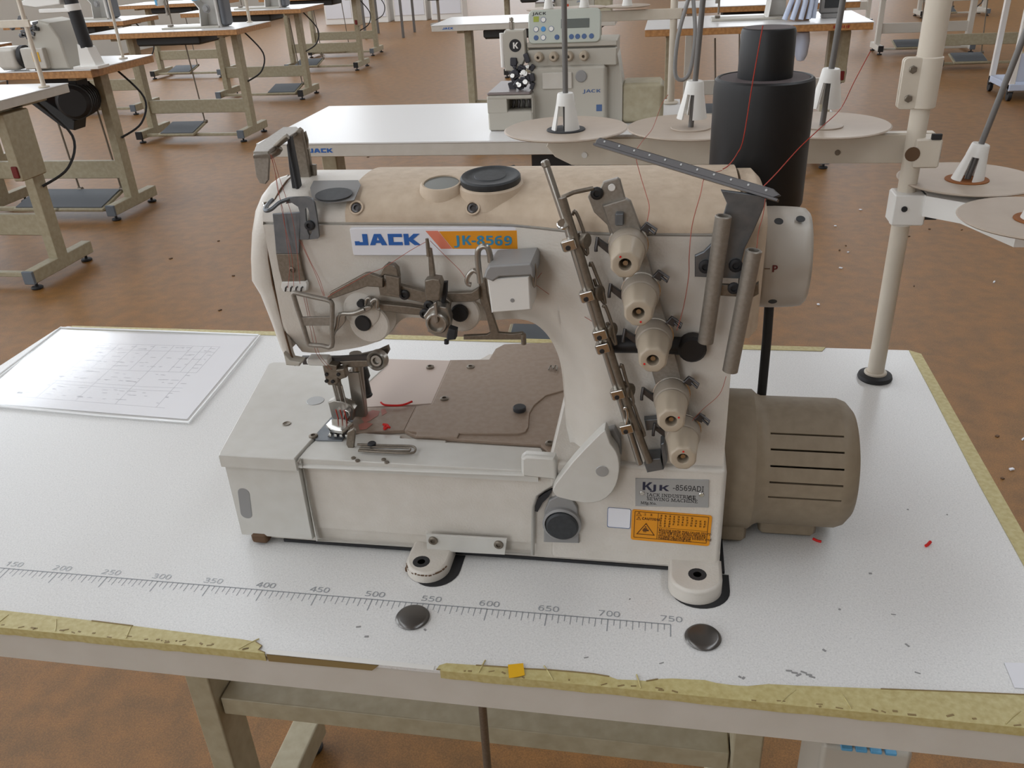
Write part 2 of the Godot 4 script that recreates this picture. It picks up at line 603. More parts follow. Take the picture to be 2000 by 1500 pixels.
# ---------------------------------------------------------------- the hall
func hall() -> void:
	var s := S()
	box(s, Vector3(1.25, -0.1, -10.0), Vector3(18.5, 0.2, 37.0))
	structure("floor", s, M.floor)
	s = S()
	# roof slab with long openings for the added skylights
	box(s, Vector3(-5.9, 6.1, -10.0), Vector3(4.2, 0.2, 37.0))
	box(s, Vector3(0.3, 6.1, -10.0), Vector3(5.8, 0.2, 37.0))
	box(s, Vector3(7.45, 6.1, -10.0), Vector3(6.1, 0.2, 37.0))
	for q in [[-3.2, 6.75, 3.5], [-3.2, -7.0, 2.0], [-3.2, -23.25, 10.5], [3.8, 6.75, 3.5], [3.8, -7.0, 2.0], [3.8, -23.25, 10.5]]:
		box(s, Vector3(q[0], 6.1, q[1]), Vector3(1.2, 0.2, q[2]))
	structure("ceiling", s, M.ceiling)
	# every wall: sill, lintel and the piers between the openings
	var sides := {
		"wall_left": [Vector3(-7.625, 0, -10), Vector3(0, 0, 1), 36.5, [-20.0, -14.0, -8.0, -2.0, 4.0], 4.4],
		"wall_right": [Vector3(10.125, 0, -10), Vector3(0, 0, 1), 36.5, [-14.0], 4.4],
		"wall_back": [Vector3(1.25, 0, -28.125), Vector3(1, 0, 0), 17.5, [-3.5, 4.5], 5.0],
		"wall_front": [Vector3(1.25, 0, 8.125), Vector3(1, 0, 0), 17.5, [-3.0], 3.4],
	}
	var wn := 1
	for k in sides:
		var d: Array = sides[k]
		var c: Vector3 = d[0]
		var along: Vector3 = d[1]
		var half: float = d[2] / 2
		var mid: float = c.dot(along)
		var thick := (Vector3.ONE - along - Vector3.UP) * 0.25
		s = S()
		box(s, c + Vector3(0, 0.6, 0), along * d[2] + thick + Vector3(0, 1.2, 0))
		box(s, c + Vector3(0, 5.8, 0), along * d[2] + thick + Vector3(0, 0.4, 0))
		var at := mid - half
		var stops: Array = d[3].duplicate()
		stops.append(mid + half + d[4] / 2)
		for w in stops:
			var to: float = w - d[4] / 2
			if to - at > 0.01:
				box(s, c + along * ((at + to) / 2 - mid) + Vector3(0, 3.4, 0), along * (to - at) + thick + Vector3(0, 4.4, 0))
			at = to + d[4]
		structure(k, s, M.wall)
		for w in d[3]:
			s = S()
			var wc: Vector3 = c + along * (w - mid) + Vector3(0, 3.4, 0)
			for q in [-0.5, 0.0, 0.5]:
				box(s, wc + along * (q * (d[4] - 0.06)), along * 0.06 + thick * 0.24 + Vector3(0, 4.4, 0))
			for q in [-0.5, 0.5]:
				box(s, wc + Vector3(0, q * 4.34, 0), along * d[4] + thick * 0.24 + Vector3(0, 0.06, 0))
			structure("window_%d" % wn, s, M.frame_white)
			wn += 1

# ---------------------------------------------------------------- the table in front
func main_table() -> void:
	var t := thing("work_table", "large white-topped table with yellowed tape along its edges under the big machine", "table", Vector3(0.44, -H, -0.23))
	var zf := 0.0695
	var zb := -0.5286
	var xl := -0.17
	var xr := 1.0584
	var s := S()
	slab(s, [Vector3(xl + 0.02, -0.003, zf), Vector3(xr - 0.02, -0.003, zf), Vector3(xr, -0.003, zf - 0.02), Vector3(xr, -0.003, zb + 0.012), Vector3(xr - 0.012, -0.003, zb), Vector3(xl + 0.012, -0.003, zb), Vector3(xl, -0.003, zb + 0.012), Vector3(xl, -0.003, zf - 0.02)], Vector3(0, 0.003, 0), 0.001)
	part("tabletop", s, M.laminate, t, "flecked white laminate surface")
	s = S()
	box(s, Vector3((xl + xr) / 2, -0.0205, (zf + zb) / 2), Vector3(xr - xl - 0.002, 0.035, zf - zb - 0.002), 0.002)
	part("edge_band", s, M.edge, t)
	# yellowed tape: a strip on the top with a torn inner edge, folded over the front
	var torn := [Vector3(0.1605, 0.0004, 0.0508), Vector3(0.1835, 0.0004, 0.0512), Vector3(0.2113, 0.0004, 0.0517), Vector3(0.2421, 0.0004, 0.0523), Vector3(0.2708, 0.0004, 0.0532), Vector3(0.3096, 0.0004, 0.0545), Vector3(0.343, 0.0004, 0.0558), Vector3(0.3848, 0.0004, 0.0572), Vector3(0.4076, 0.0004, 0.0578), Vector3(0.4215, 0.0004, 0.059), Vector3(0.4284, 0.0004, 0.0626), Vector3(0.4274, 0.0004, 0.0671), Vector3(0.4339, 0.0004, 0.0718)]
	tape(t, torn, zf)
	torn = [Vector3(0.5773, 0.0004, 0.0819), Vector3(0.5743, 0.0004, 0.0733), Vector3(0.5754, 0.0004, 0.0649), Vector3(0.5804, 0.0004, 0.0622), Vector3(0.5916, 0.0004, 0.0618), Vector3(0.6036, 0.0004, 0.0614), Vector3(0.6156, 0.0004, 0.0609), Vector3(0.6282, 0.0004, 0.0604), Vector3(0.6432, 0.0004, 0.0601), Vector3(0.6595, 0.0004, 0.059), Vector3(0.6782, 0.0004, 0.0587), Vector3(0.6936, 0.0004, 0.0588), Vector3(0.7052, 0.0004, 0.0599), Vector3(0.7114, 0.0004, 0.0621), Vector3(0.7242, 0.0004, 0.061), Vector3(0.7325, 0.0004, 0.0609), Vector3(0.741, 0.0004, 0.0579), Vector3(0.7511, 0.0004, 0.0561), Vector3(0.7653, 0.0004, 0.0553), Vector3(0.7749, 0.0004, 0.0546), Vector3(0.7837, 0.0004, 0.0564), Vector3(0.7947, 0.0004, 0.057), Vector3(0.8056, 0.0004, 0.0565), Vector3(0.8204, 0.0004, 0.0527), Vector3(0.8421, 0.0004, 0.0514), Vector3(0.8708, 0.0004, 0.0492), Vector3(0.8993, 0.0004, 0.0471), Vector3(0.9275, 0.0004, 0.0449), Vector3(0.9623, 0.0004, 0.0423), Vector3(0.995, 0.0004, 0.0401), Vector3(1.0306, 0.0004, 0.0378)]
	tape(t, torn, zf)
	s = S()
	slab(s, [Vector3(xr - 0.0135, 0.0002, zf - 0.03), Vector3(xr + 0.0004, 0.0002, zf - 0.03), Vector3(xr + 0.0004, 0.0002, zb + 0.012), Vector3(xr - 0.012, 0.0002, zb + 0.002), Vector3(xr - 0.0125, 0.0002, zb + 0.1), Vector3(xr - 0.015, 0.0002, zb + 0.3)], Vector3(0, 0.0006, 0))
	part("edge_tape", s, M.tape, t)
	for run in [[0.825, 0.945], [0.30, 0.62], [-0.15, 0.26]]:
		s = S()
		slab(s, [Vector3(run[0], 0.0002, zb), Vector3(run[1], 0.0002, zb), Vector3(run[1] - 0.006, 0.0002, zb + 0.012), Vector3(run[0], 0.0002, zb + 0.0135)], Vector3(0, 0.0006, 0))
		part("edge_tape", s, M.tape, t)
	# strip of paler edging showing where the tape is gone
	s = S()
	slab(s, [Vector3(0.436, 0.0002, zf - 0.004), Vector3(0.572, 0.0002, zf - 0.004), Vector3(0.572, 0.0002, zf + 0.0005), Vector3(0.436, 0.0002, zf + 0.0005)], Vector3(0, 0.0004, 0))
	part("edge_strip", s, M.white_plastic, t)
	s = S()
	slab(s, [Vector3(0.435, -0.0005, zf), Vector3(0.528, -0.0005, zf), Vector3(0.522, -0.0065, zf), Vector3(0.436, -0.0075, zf)], Vector3(0, 0, 0.0006))
	part("edge_tape", s, M.grime, t)
	# printed measuring scale, 150 to 750 millimetres
	s = S()
	var y := 0.0001
	for i in 24:
		var a := lerpf(0.10, 0.75, i / 24.0)
		var b := lerpf(0.10, 0.75, (i + 1) / 24.0)
		quad(s, Vector3(a, y, bow(a) - 0.0006), Vector3(b, y, bow(b) - 0.0006), Vector3(b, y, bow(b) + 0.0006), Vector3(a, y, bow(a) + 0.0006), Vector3.UP)
	for i in 131:
		var mm := 100 + i * 5
		var x := mm / 1000.0
		var long := 0.0135 if mm % 50 == 0 else (0.0095 if mm % 10 == 0 else 0.0065)
		var w := 0.0005 if mm % 50 == 0 else 0.00036
		quad(s, Vector3(x - w, y, bow(x)), Vector3(x + w, y, bow(x)), Vector3(x + w, y, bow(x) + long), Vector3(x - w, y, bow(x) + long), Vector3.UP)
	M.print = mat(Color(0.58, 0.59, 0.60), 0.6)
	M.print_worn = mat(Color(0.70, 0.71, 0.72), 0.6)
	part("ruler_print", s, M.print, t, "printed grey millimetre scale")
	for k in 13:
		var mm := 150 + k * 50
		var x := mm / 1000.0
		letters("ruler_number", str(mm), font_plain, 0.0058, Vector3(x + 0.0005, 0.0001, bow(x) - 0.0062), Vector3.RIGHT, Vector3.FORWARD, M.print if mm > 350 else M.print_worn, t, 1.35, true)
	# black sheets painting the dark of the table cutouts round both lugs
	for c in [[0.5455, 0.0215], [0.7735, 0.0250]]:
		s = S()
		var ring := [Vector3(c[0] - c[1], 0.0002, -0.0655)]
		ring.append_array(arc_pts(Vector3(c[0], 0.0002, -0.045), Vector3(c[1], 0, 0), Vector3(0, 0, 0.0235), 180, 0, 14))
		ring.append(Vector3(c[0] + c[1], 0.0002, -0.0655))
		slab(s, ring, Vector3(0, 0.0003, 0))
		part("lug_cutout_shade", s, M.rubber, t)
	# stand: two columns with a rail between them and feet
	for x in [0.128, 0.857]:
		s = S()
		box(s, Vector3(x, -0.42, -0.25), Vector3(0.036, 0.72, 0.06), 0.003)
		box(s, Vector3(x, -0.048, -0.23), Vector3(0.045, 0.02, 0.42), 0.002)
		var leg := part("leg", s, M.frame, t)
		s = S()
		box(s, Vector3(x, -0.765, -0.25), Vector3(0.05, 0.05, 0.46), 0.004)
		part("foot_bar", s, M.frame, leg)
		for z in [-0.46, -0.04]:
			s = S()
			drum(s, Vector3(x, -H, z), Vector3.UP, 0.02, 0.0, 0.012, 0.003, 14)
			drum(s, Vector3(x, -H, z), Vector3.UP, 0.005, 0.012, 0.03, 0.0, 8)
			part("levelling_foot", s, M.rubber, leg)
	s = S()
	box(s, Vector3(0.4925, -0.440, -0.25), Vector3(0.69, 0.032, 0.04), 0.002)
	part("rail", s, M.frame, t)
	s = S()
	box(s, Vector3(0.4925, -0.77, -0.06), Vector3(0.69, 0.025, 0.025), 0.002)
	part("treadle_bar", s, M.frame, t)
	s = S()
	box(s, Vector3(0.56, -0.745, -0.1), Vector3(0.32, 0.018, 0.26), 0.004, Basis(Vector3.RIGHT, 0.15))
	part("treadle", s, M.tread, t)
	s = S()
	tube(s, [Vector3(0.557, -0.735, -0.1), Vector3(0.5615, -0.06, -0.1)], 0.0045, 10)
	part("treadle_rod", s, M.dull_steel, t, "thin steel rod")
	# control box hung under the right end
	var at := Vector3(0.955, -0.33, -0.155)
	s = S()
	box(s, at, Vector3(0.088, 0.16, 0.09), 0.006)
	box(s, Vector3(0.955, -0.14, -0.17), Vector3(0.05, 0.22, 0.02), 0.002)
	var cb := part("control_box", s, M.far_grey, t, "grey control box under the table")
	s = S()
	box(s, at + Vector3(0, 0.0815, 0.03), Vector3(0.05, 0.004, 0.008), 0.001)
	part("stripe", s, M.brown, cb)
	for k in 4:
		s = S()
		box(s, at + Vector3(-0.021 + 0.014 * k, 0.0815, 0.0435), Vector3(0.011, 0.004, 0.011), 0.001)
		part("terminal", s, M.panel_blue, cb)

func bow(_x: float) -> float:
	return -0.0006

# one run of tape: torn is the inner edge on the top, the outer edge folds over the front
func tape(t: Node3D, torn: Array, zf: float) -> void:
	var s := S()
	for i in torn.size():
		torn[i].z = minf(torn[i].z, zf - 0.0004)
	var rim := torn.duplicate()
	var x1: float = torn[-1].x
	var x0: float = torn[0].x
	rim.append(Vector3(x1, 0.0004, zf + 0.0006))
	rim.append(Vector3(x0, 0.0004, zf + 0.0006))
	slab(s, rim, Vector3(0, 0.0005, 0))
	var rng := RandomNumberGenerator.new()
	rng.seed = 5
	var face := []
	var n := 40
	for i in n + 1:
		face.append(Vector3(lerpf(x0, x1, float(i) / n), -0.0062 - rng.randf() * 0.0012, zf))
	face.append(Vector3(x1, 0.0008, zf))
	face.append(Vector3(x0, 0.0008, zf))
	slab(s, face, Vector3(0, 0, 0.0008))
	# creases across the tape
	var x := x0 + 0.03
	while x < x1 - 0.02:
		var lean := rng.randf_range(-0.01, 0.02)
		tube(s, [Vector3(x, 0.0009, zf - 0.001), Vector3(x + lean * 0.5, 0.0010, zf - 0.008), Vector3(x + lean, 0.0008, zf - 0.014)], 0.0006, 5)
		x += rng.randf_range(0.035, 0.11)
	var m := part("edge_tape", s, M.tape, t, "yellowed torn adhesive tape")
	# grime along the torn edge
	s = S()
	var run := []
	for i in torn.size():
		if rng.randf() < 0.72:
			run.append(torn[i] + Vector3(0, 0.0006, 0.0002))
		else:
			if run.size() > 1:
				tube(s, run, 0.0006, 5)
			run = []
	if run.size() > 1:
		tube(s, run, 0.0005, 5)
	for i in 26:
		var gx := rng.randf_range(x0 + 0.01, x1 - 0.01)
		var gz := zf - rng.randf_range(0.0, 0.004)
		box(s, Vector3(gx, 0.001, gz), Vector3(rng.randf_range(0.001, 0.006), 0.0005, rng.randf_range(0.0008, 0.0018)), 0.0002, Basis(Vector3.UP, rng.randf_range(-0.5, 0.5)))
	part("grime", s, M.grime, m)

# ---------------------------------------------------------------- the big interlock machine
func smooth(a: float, b: float, x: float) -> float:
	return smoothstep(a, b, x)

func sewing_machine() -> void:
	var t := thing("sewing_machine", "large cream interlock sewing machine with five tension knobs on the taped white table", "sewing machine", Vector3(0.58, 0.0, -0.15))
	machine_body(t)
	machine_bed(t)
	machine_head(t)
	machine_levers(t)
	machine_tensions(t)
	machine_right(t)

func machine_body(t: Node3D) -> void:
	# underside of head, arm and the inner side of the column, left to right
	var left_edge: Array = curve([Vector3(0.4184, 0.2854, -0.095), Vector3(0.4164, 0.268, -0.095), Vector3(0.4158, 0.2465, -0.095), Vector3(0.4172, 0.2226, -0.095), Vector3(0.4183, 0.2013, -0.095), Vector3(0.419, 0.1843, -0.095)], 3)
	var soft: Array = curve([Vector3(0.4202, 0.1755, -0.095), Vector3(0.4333, 0.175, -0.095), Vector3(0.4524, 0.1776, -0.095), Vector3(0.4762, 0.1824, -0.095), Vector3(0.4955, 0.1898, -0.095), Vector3(0.5065, 0.1988, -0.095), Vector3(0.5128, 0.2065, -0.095), Vector3(0.5213, 0.2114, -0.095), Vector3(0.5379, 0.2109, -0.095), Vector3(0.5639, 0.2098, -0.095), Vector3(0.5939, 0.2107, -0.095), Vector3(0.6152, 0.2131, -0.095), Vector3(0.6293, 0.2117, -0.095), Vector3(0.6407, 0.2039, -0.095), Vector3(0.6487, 0.1913, -0.095), Vector3(0.6534, 0.1737, -0.095), Vector3(0.6553, 0.1448, -0.095), Vector3(0.6565, 0.1148, -0.095)], 4)
	var under := left_edge.duplicate()
	under.append_array(soft)
	var stations := []
	var last := -9.0
	for p in under:
		if p.x > last + 0.0002:
			stations.append(Vector2(p.x, maxf(p.y, 0.098)))
			last = p.x
	for x in [0.664, 0.67, 0.677, 0.685, 0.695, 0.705, 0.72, 0.74, 0.76, 0.775, 0.787]:
		if x > last + 0.002:
			stations.append(Vector2(x, 0.098))
	var seam := 0.2995
	var rows := []
	var tops := []
	var backs := []
	for st in stations:
		var row := []
		for j in 19:
			var f := float(j) / 18
			f = f * f * 0.45 + f * 0.55
			var y := lerpf(st.y, seam, f)
			var d := 1.0
			for p in soft:
				d = minf(d, Vector2(p.x - st.x, p.y - y).length())
			var z := lerpf(-0.092, -0.070, smooth(0.60, 0.70, st.x))
			z -= 0.024 * (1.0 - smooth(0.0, 0.034, d))
			row.append(Vector3(st.x, y, z))
		rows.append(row)
		var top := []
		var zf: float = row[-1].z
		for j in 17:
			var a := PI * j / 16.0
			var z := -0.150 + (zf - 0.0015 + 0.150) * cos(a) if j <= 8 else -0.150 + 0.062 * cos(a)
			top.append(Vector3(st.x, 0.3015 + 0.0215 * pow(sin(a), 0.8), z))
		tops.append(top)
		backs.append([Vector3(st.x, 0.3015, -0.212), Vector3(st.x, st.y, -0.212)])
	var s := S()
	sheet(s, rows, Vector3(0, 0, 1))
	sheet(s, tops, Vector3.UP)
	sheet(s, backs, Vector3(0, 0, -1))
	for i in rows.size() - 1:
		var a: Vector3 = rows[i][0]
		var b: Vector3 = rows[i + 1][0]
		var n := Vector3(b.y - a.y, -(b.x - a.x), 0).normalized()
		quad(s, a, b, Vector3(b.x, b.y, -0.212), Vector3(a.x, a.y, -0.212), n)
		# ledge under the seam of the top cover
		var c: Vector3 = rows[i][-1]
		var e: Vector3 = rows[i + 1][-1]
		quad(s, c, e, e + Vector3(0, 0, -0.004), c + Vector3(0, 0, -0.004), Vector3.UP)
		quad(s, c + Vector3(0, 0, -0.0035), e + Vector3(0, 0, -0.0035), e + Vector3(0, 0.004, -0.0035), c + Vector3(0, 0.004, -0.0035), Vector3(0, 0, 1))
	for side in [0, rows.size() - 1]:
		var ring: Array = rows[side].duplicate()
		ring.append_array(tops[side])
		ring.append(backs[side][1])
		flat_poly(s, ring, Vector3(-1, 0, 0) if side == 0 else Vector3(1, 0, 0))
	part("arm_and_column", s, M.paint, t)
	# top cover over the arm
	s = S()
	var cov := []
	for x in [0.488, 0.4884, 0.55, 0.60, 0.62, 0.64, 0.66, 0.68, 0.70, 0.74, 0.7865, 0.787]:
		var zf := lerpf(-0.092, -0.070, smooth(0.60, 0.70, x))
		var line := []
		var g := -0.002 if x == 0.488 or x == 0.787 else 0.0
		for j in 25:
			var a := PI * j / 24.0
			var z := -0.150 + (zf + 0.0008 + 0.150 + g) * cos(a) if j <= 12 else -0.150 + (0.0635 + g) * cos(a)
			line.append(Vector3(x, 0.3022 + (0.0228 + g) * pow(sin(a), 0.8), z))
		cov.append(line)
	sheet(s, cov, Vector3.UP)
	for i in cov.size() - 1:
		quad(s, cov[i][0], cov[i + 1][0], cov[i + 1][0] + Vector3(0, 0, -0.004), cov[i][0] + Vector3(0, 0, -0.004), Vector3.DOWN)
	for i in 24:
		quad(s, cov[0][i], cov[0][i + 1], cov[0][i + 1].lerp(Vector3(0.488, 0.3, -0.15), 0.04), cov[0][i].lerp(Vector3(0.488, 0.3, -0.15), 0.04), Vector3(-1, 0, 0))
	var cover := part("top_cover", s, M.dusty, t, "dusty curved top cover")
	# raised rings on the cover with the oil window and the filler cap
	var wc := Vector3(0.5613, 0.3266, -0.118) + Vector3(0, -0.011, 0)
	var tilt := Vector3(0, 1, 0.14)
	s = S()
	lathe(s, [Vector2(0.0205, -0.003), Vector2(0.0185, 0.003), Vector2(0.0168, 0.010), Vector2(0.0155, 0.0112), Vector2(0.0140, 0.0112), Vector2(0.0138, 0.0095)], wc, tilt, 32)
	part("window_ring", s, M.dusty, cover)
	s = S()
	drum(s, wc, tilt, 0.0139, 0.0, 0.0104, 0.0004, 28)
	part("oil_window", s, M.glass_grey, cover, "greenish grey oil window")
	var fc := Vector3(0.5997, 0.332, -0.121) + Vector3(0, -0.018, 0)
	s = S()
	lathe(s, [Vector2(0.0285, -0.002), Vector2(0.0262, 0.003), Vector2(0.0250, 0.0105), Vector2(0.0235, 0.0118), Vector2(0, 0.0118)], fc, Vector3(0, 1, 0.08), 36)
	part("filler_neck", s, M.dusty, cover)
	s = S()
	lathe(s, [Vector2(0, 0.0115), Vector2(0.0226, 0.0115), Vector2(0.0234, 0.0127), Vector2(0.0234, 0.0162), Vector2(0.0224, 0.0174), Vector2(0.0198, 0.0174), Vector2(0.0188, 0.0167), Vector2(0.0125, 0.0167), Vector2(0.012, 0.0172), Vector2(0, 0.0172)], fc, Vector3(0, 1, 0.08), 40)
	part("filler_cap", s, M.cap, cover, "dark oil filler cap")
	for p in [Vector3(0.4975, 0.3081, -0.1), Vector3(0.59, 0.3092, -0.1)]:
		s = S()
		var q := Vector3(p.x, 0.3128, -0.0945 if p.x < 0.56 else -0.0940)
		lathe(s, [Vector2(0.0060, 0.0), Vector2(0.0056, 0.0007), Vector2(0.0044, 0.0007), Vector2(0.0042, -0.001), Vector2(0, -0.001)], q, Vector3(0, 0.55, 0.8), 16)
		part("screw_seat", s, M.dusty, cover)
		s = S()
		screw(s, q - Vector3(0, 0.0008, 0.001), Vector3(0, 0.55, 0.8), 0.0040)
		part("screw", s, M.dark_steel, cover)
	# end of the housing beyond the cover
	s = S()
	var ring := []
	for j in 25:
		var a := PI * j / 24.0
		ring.append(Vector3(0.789, 0.300 + 0.0228 * pow(sin(a), 0.8), -0.146 + 0.066 * cos(a)))
	ring.append_array([Vector3(0.789, 0.215, -0.212), Vector3(0.789, 0.215, -0.085)])
	slab(s, ring, Vector3(0.0165, 0, 0), 0.006)
	part("end_housing", s, M.dusty, t)
	# oval recess and dark window in the top of the head
	s = S()
	slab(s, [Vector3(0.4544, 0.3232, -0.1121), Vector3(0.4531, 0.3258, -0.1241), Vector3(0.4905, 0.3258, -0.1251), Vector3(0.4951, 0.3242, -0.1171), Vector3(0.4962, 0.318, -0.0955), Vector3(0.4759, 0.3168, -0.0912), Vector3(0.462, 0.3186, -0.0962)], Vector3(0, 0.0006, 0.0003))
	var rec := part("sight_recess", s, M.grey_plastic, t)
	s = S()
	slab(s, arc_pts(Vector3(0.4781, 0.3214, -0.1007), Vector3(0.0150, 0, 0.001), Vector3(0.002, 0.0024, -0.0095), 0, 360, 24).slice(0, 24), Vector3(0, 0.0005, 0))
	part("sight_window", s, M.cap, rec)
	# left end cover of the head: from the joint round the end to the back
	s = S()
	var joint := [Vector3(0.4223, 0.3226, -0.15), Vector3(0.4246, 0.3231, -0.135), Vector3(0.4262, 0.3208, -0.118), Vector3(0.4256, 0.3158, -0.106), Vector3(0.4233, 0.3057, -0.098), Vector3(0.4194, 0.2879, -0.094), Vector3(0.4169, 0.2705, -0.094), Vector3(0.4162, 0.2483, -0.094), Vector3(0.4175, 0.224, -0.094), Vector3(0.4189, 0.2018, -0.094), Vector3(0.4204, 0.1849, -0.094), Vector3(0.4226, 0.1731, -0.094)]
	var brow := [Vector3(0.4183, 0.3231, -0.15), Vector3(0.4153, 0.3235, -0.14), Vector3(0.4125, 0.3216, -0.128), Vector3(0.4097, 0.316, -0.116), Vector3(0.4065, 0.3063, -0.107), Vector3(0.4023, 0.2894, -0.102), Vector3(0.3979, 0.2681, -0.1), Vector3(0.3948, 0.2487, -0.1), Vector3(0.4001, 0.236, -0.1), Vector3(0.4052, 0.2102, -0.1), Vector3(0.4088, 0.187, -0.1), Vector3(0.4115, 0.1782, -0.1)]
	var wrap := []
	for k in joint.size():
		var jn: Vector3 = joint[k]
		var br: Vector3 = brow[k]
		var far := Vector3(br.x + 0.004, minf(br.y, 0.305), -0.205)
		wrap.append([jn + Vector3(0.001, 0, -0.004), jn, jn.lerp(br, 0.45) + Vector3(0, 0, 0.0035), jn.lerp(br, 0.8) + Vector3(0, 0, 0.002), br, br + Vector3(-0.0015, 0, -0.006), br.lerp(far, 0.5) + Vector3(-0.002, 0, 0), far])
	sheet(s, wrap, Vector3(0, 0, 1))
	part("end_cover", s, M.paint, t)
	s = S()
	tube(s, joint, 0.0009, 6)
	part("end_gasket", s, M.brown, t, "thin dark joint line")
	s = S()
	slab(s, [Vector3(0.4165, 0.1876, -0.098), Vector3(0.4166, 0.1759, -0.098), Vector3(0.4287, 0.1754, -0.098), Vector3(0.4313, 0.1794, -0.098), Vector3(0.4213, 0.181, -0.098)], Vector3(0, 0, 0.01), 0.001)
	part("drip_lip", s, M.far_grey, t)
	# name plate
	s = S()
	slab(s, round_rect(Vector3(0.5653, 0.2877, -0.0935), Vector3(1, 0.012, 0), Vector3(0, 1, 0), 0.1475, 0.0225, 0.0015, 3), Vector3(0, 0, 0.0045), 0.0006)
	var np := part("name_plate", s, M.sticker, t, "white plate with blue letters and an orange field")
	var z := -0.0888
	s = S()
	slab(s, [Vector3(0.5633, 0.296, -0.0892), Vector3(0.6363, 0.2973, -0.0892), Vector3(0.6358, 0.2828, -0.0892), Vector3(0.5731, 0.2822, -0.0892)], Vector3(0, 0, 0.0004))
	part("orange_field", s, M.orange, np)
	s = S()
	slab(s, [Vector3(0.5528, 0.2963, -0.0892), Vector3(0.5626, 0.2964, -0.0892), Vector3(0.5727, 0.2822, -0.0892), Vector3(0.5637, 0.2821, -0.0892)], Vector3(0, 0, 0.0004))
	part("stripe", s, M.salmon, np)
	block_letters(Vector3(0.4946, 0.2843, -0.0889), 0.0091, 0.0535, Vector3(1, 0.012, 0), Vector3.UP, M.blue, np)
	letters("lettering", "JK-8569", font_bold, 0.0074, Vector3(0.5757, 0.289, -0.0887), Vector3.RIGHT, Vector3.UP, mat(Color(0.20, 0.52, 0.66), 0.45), np, 1.24)

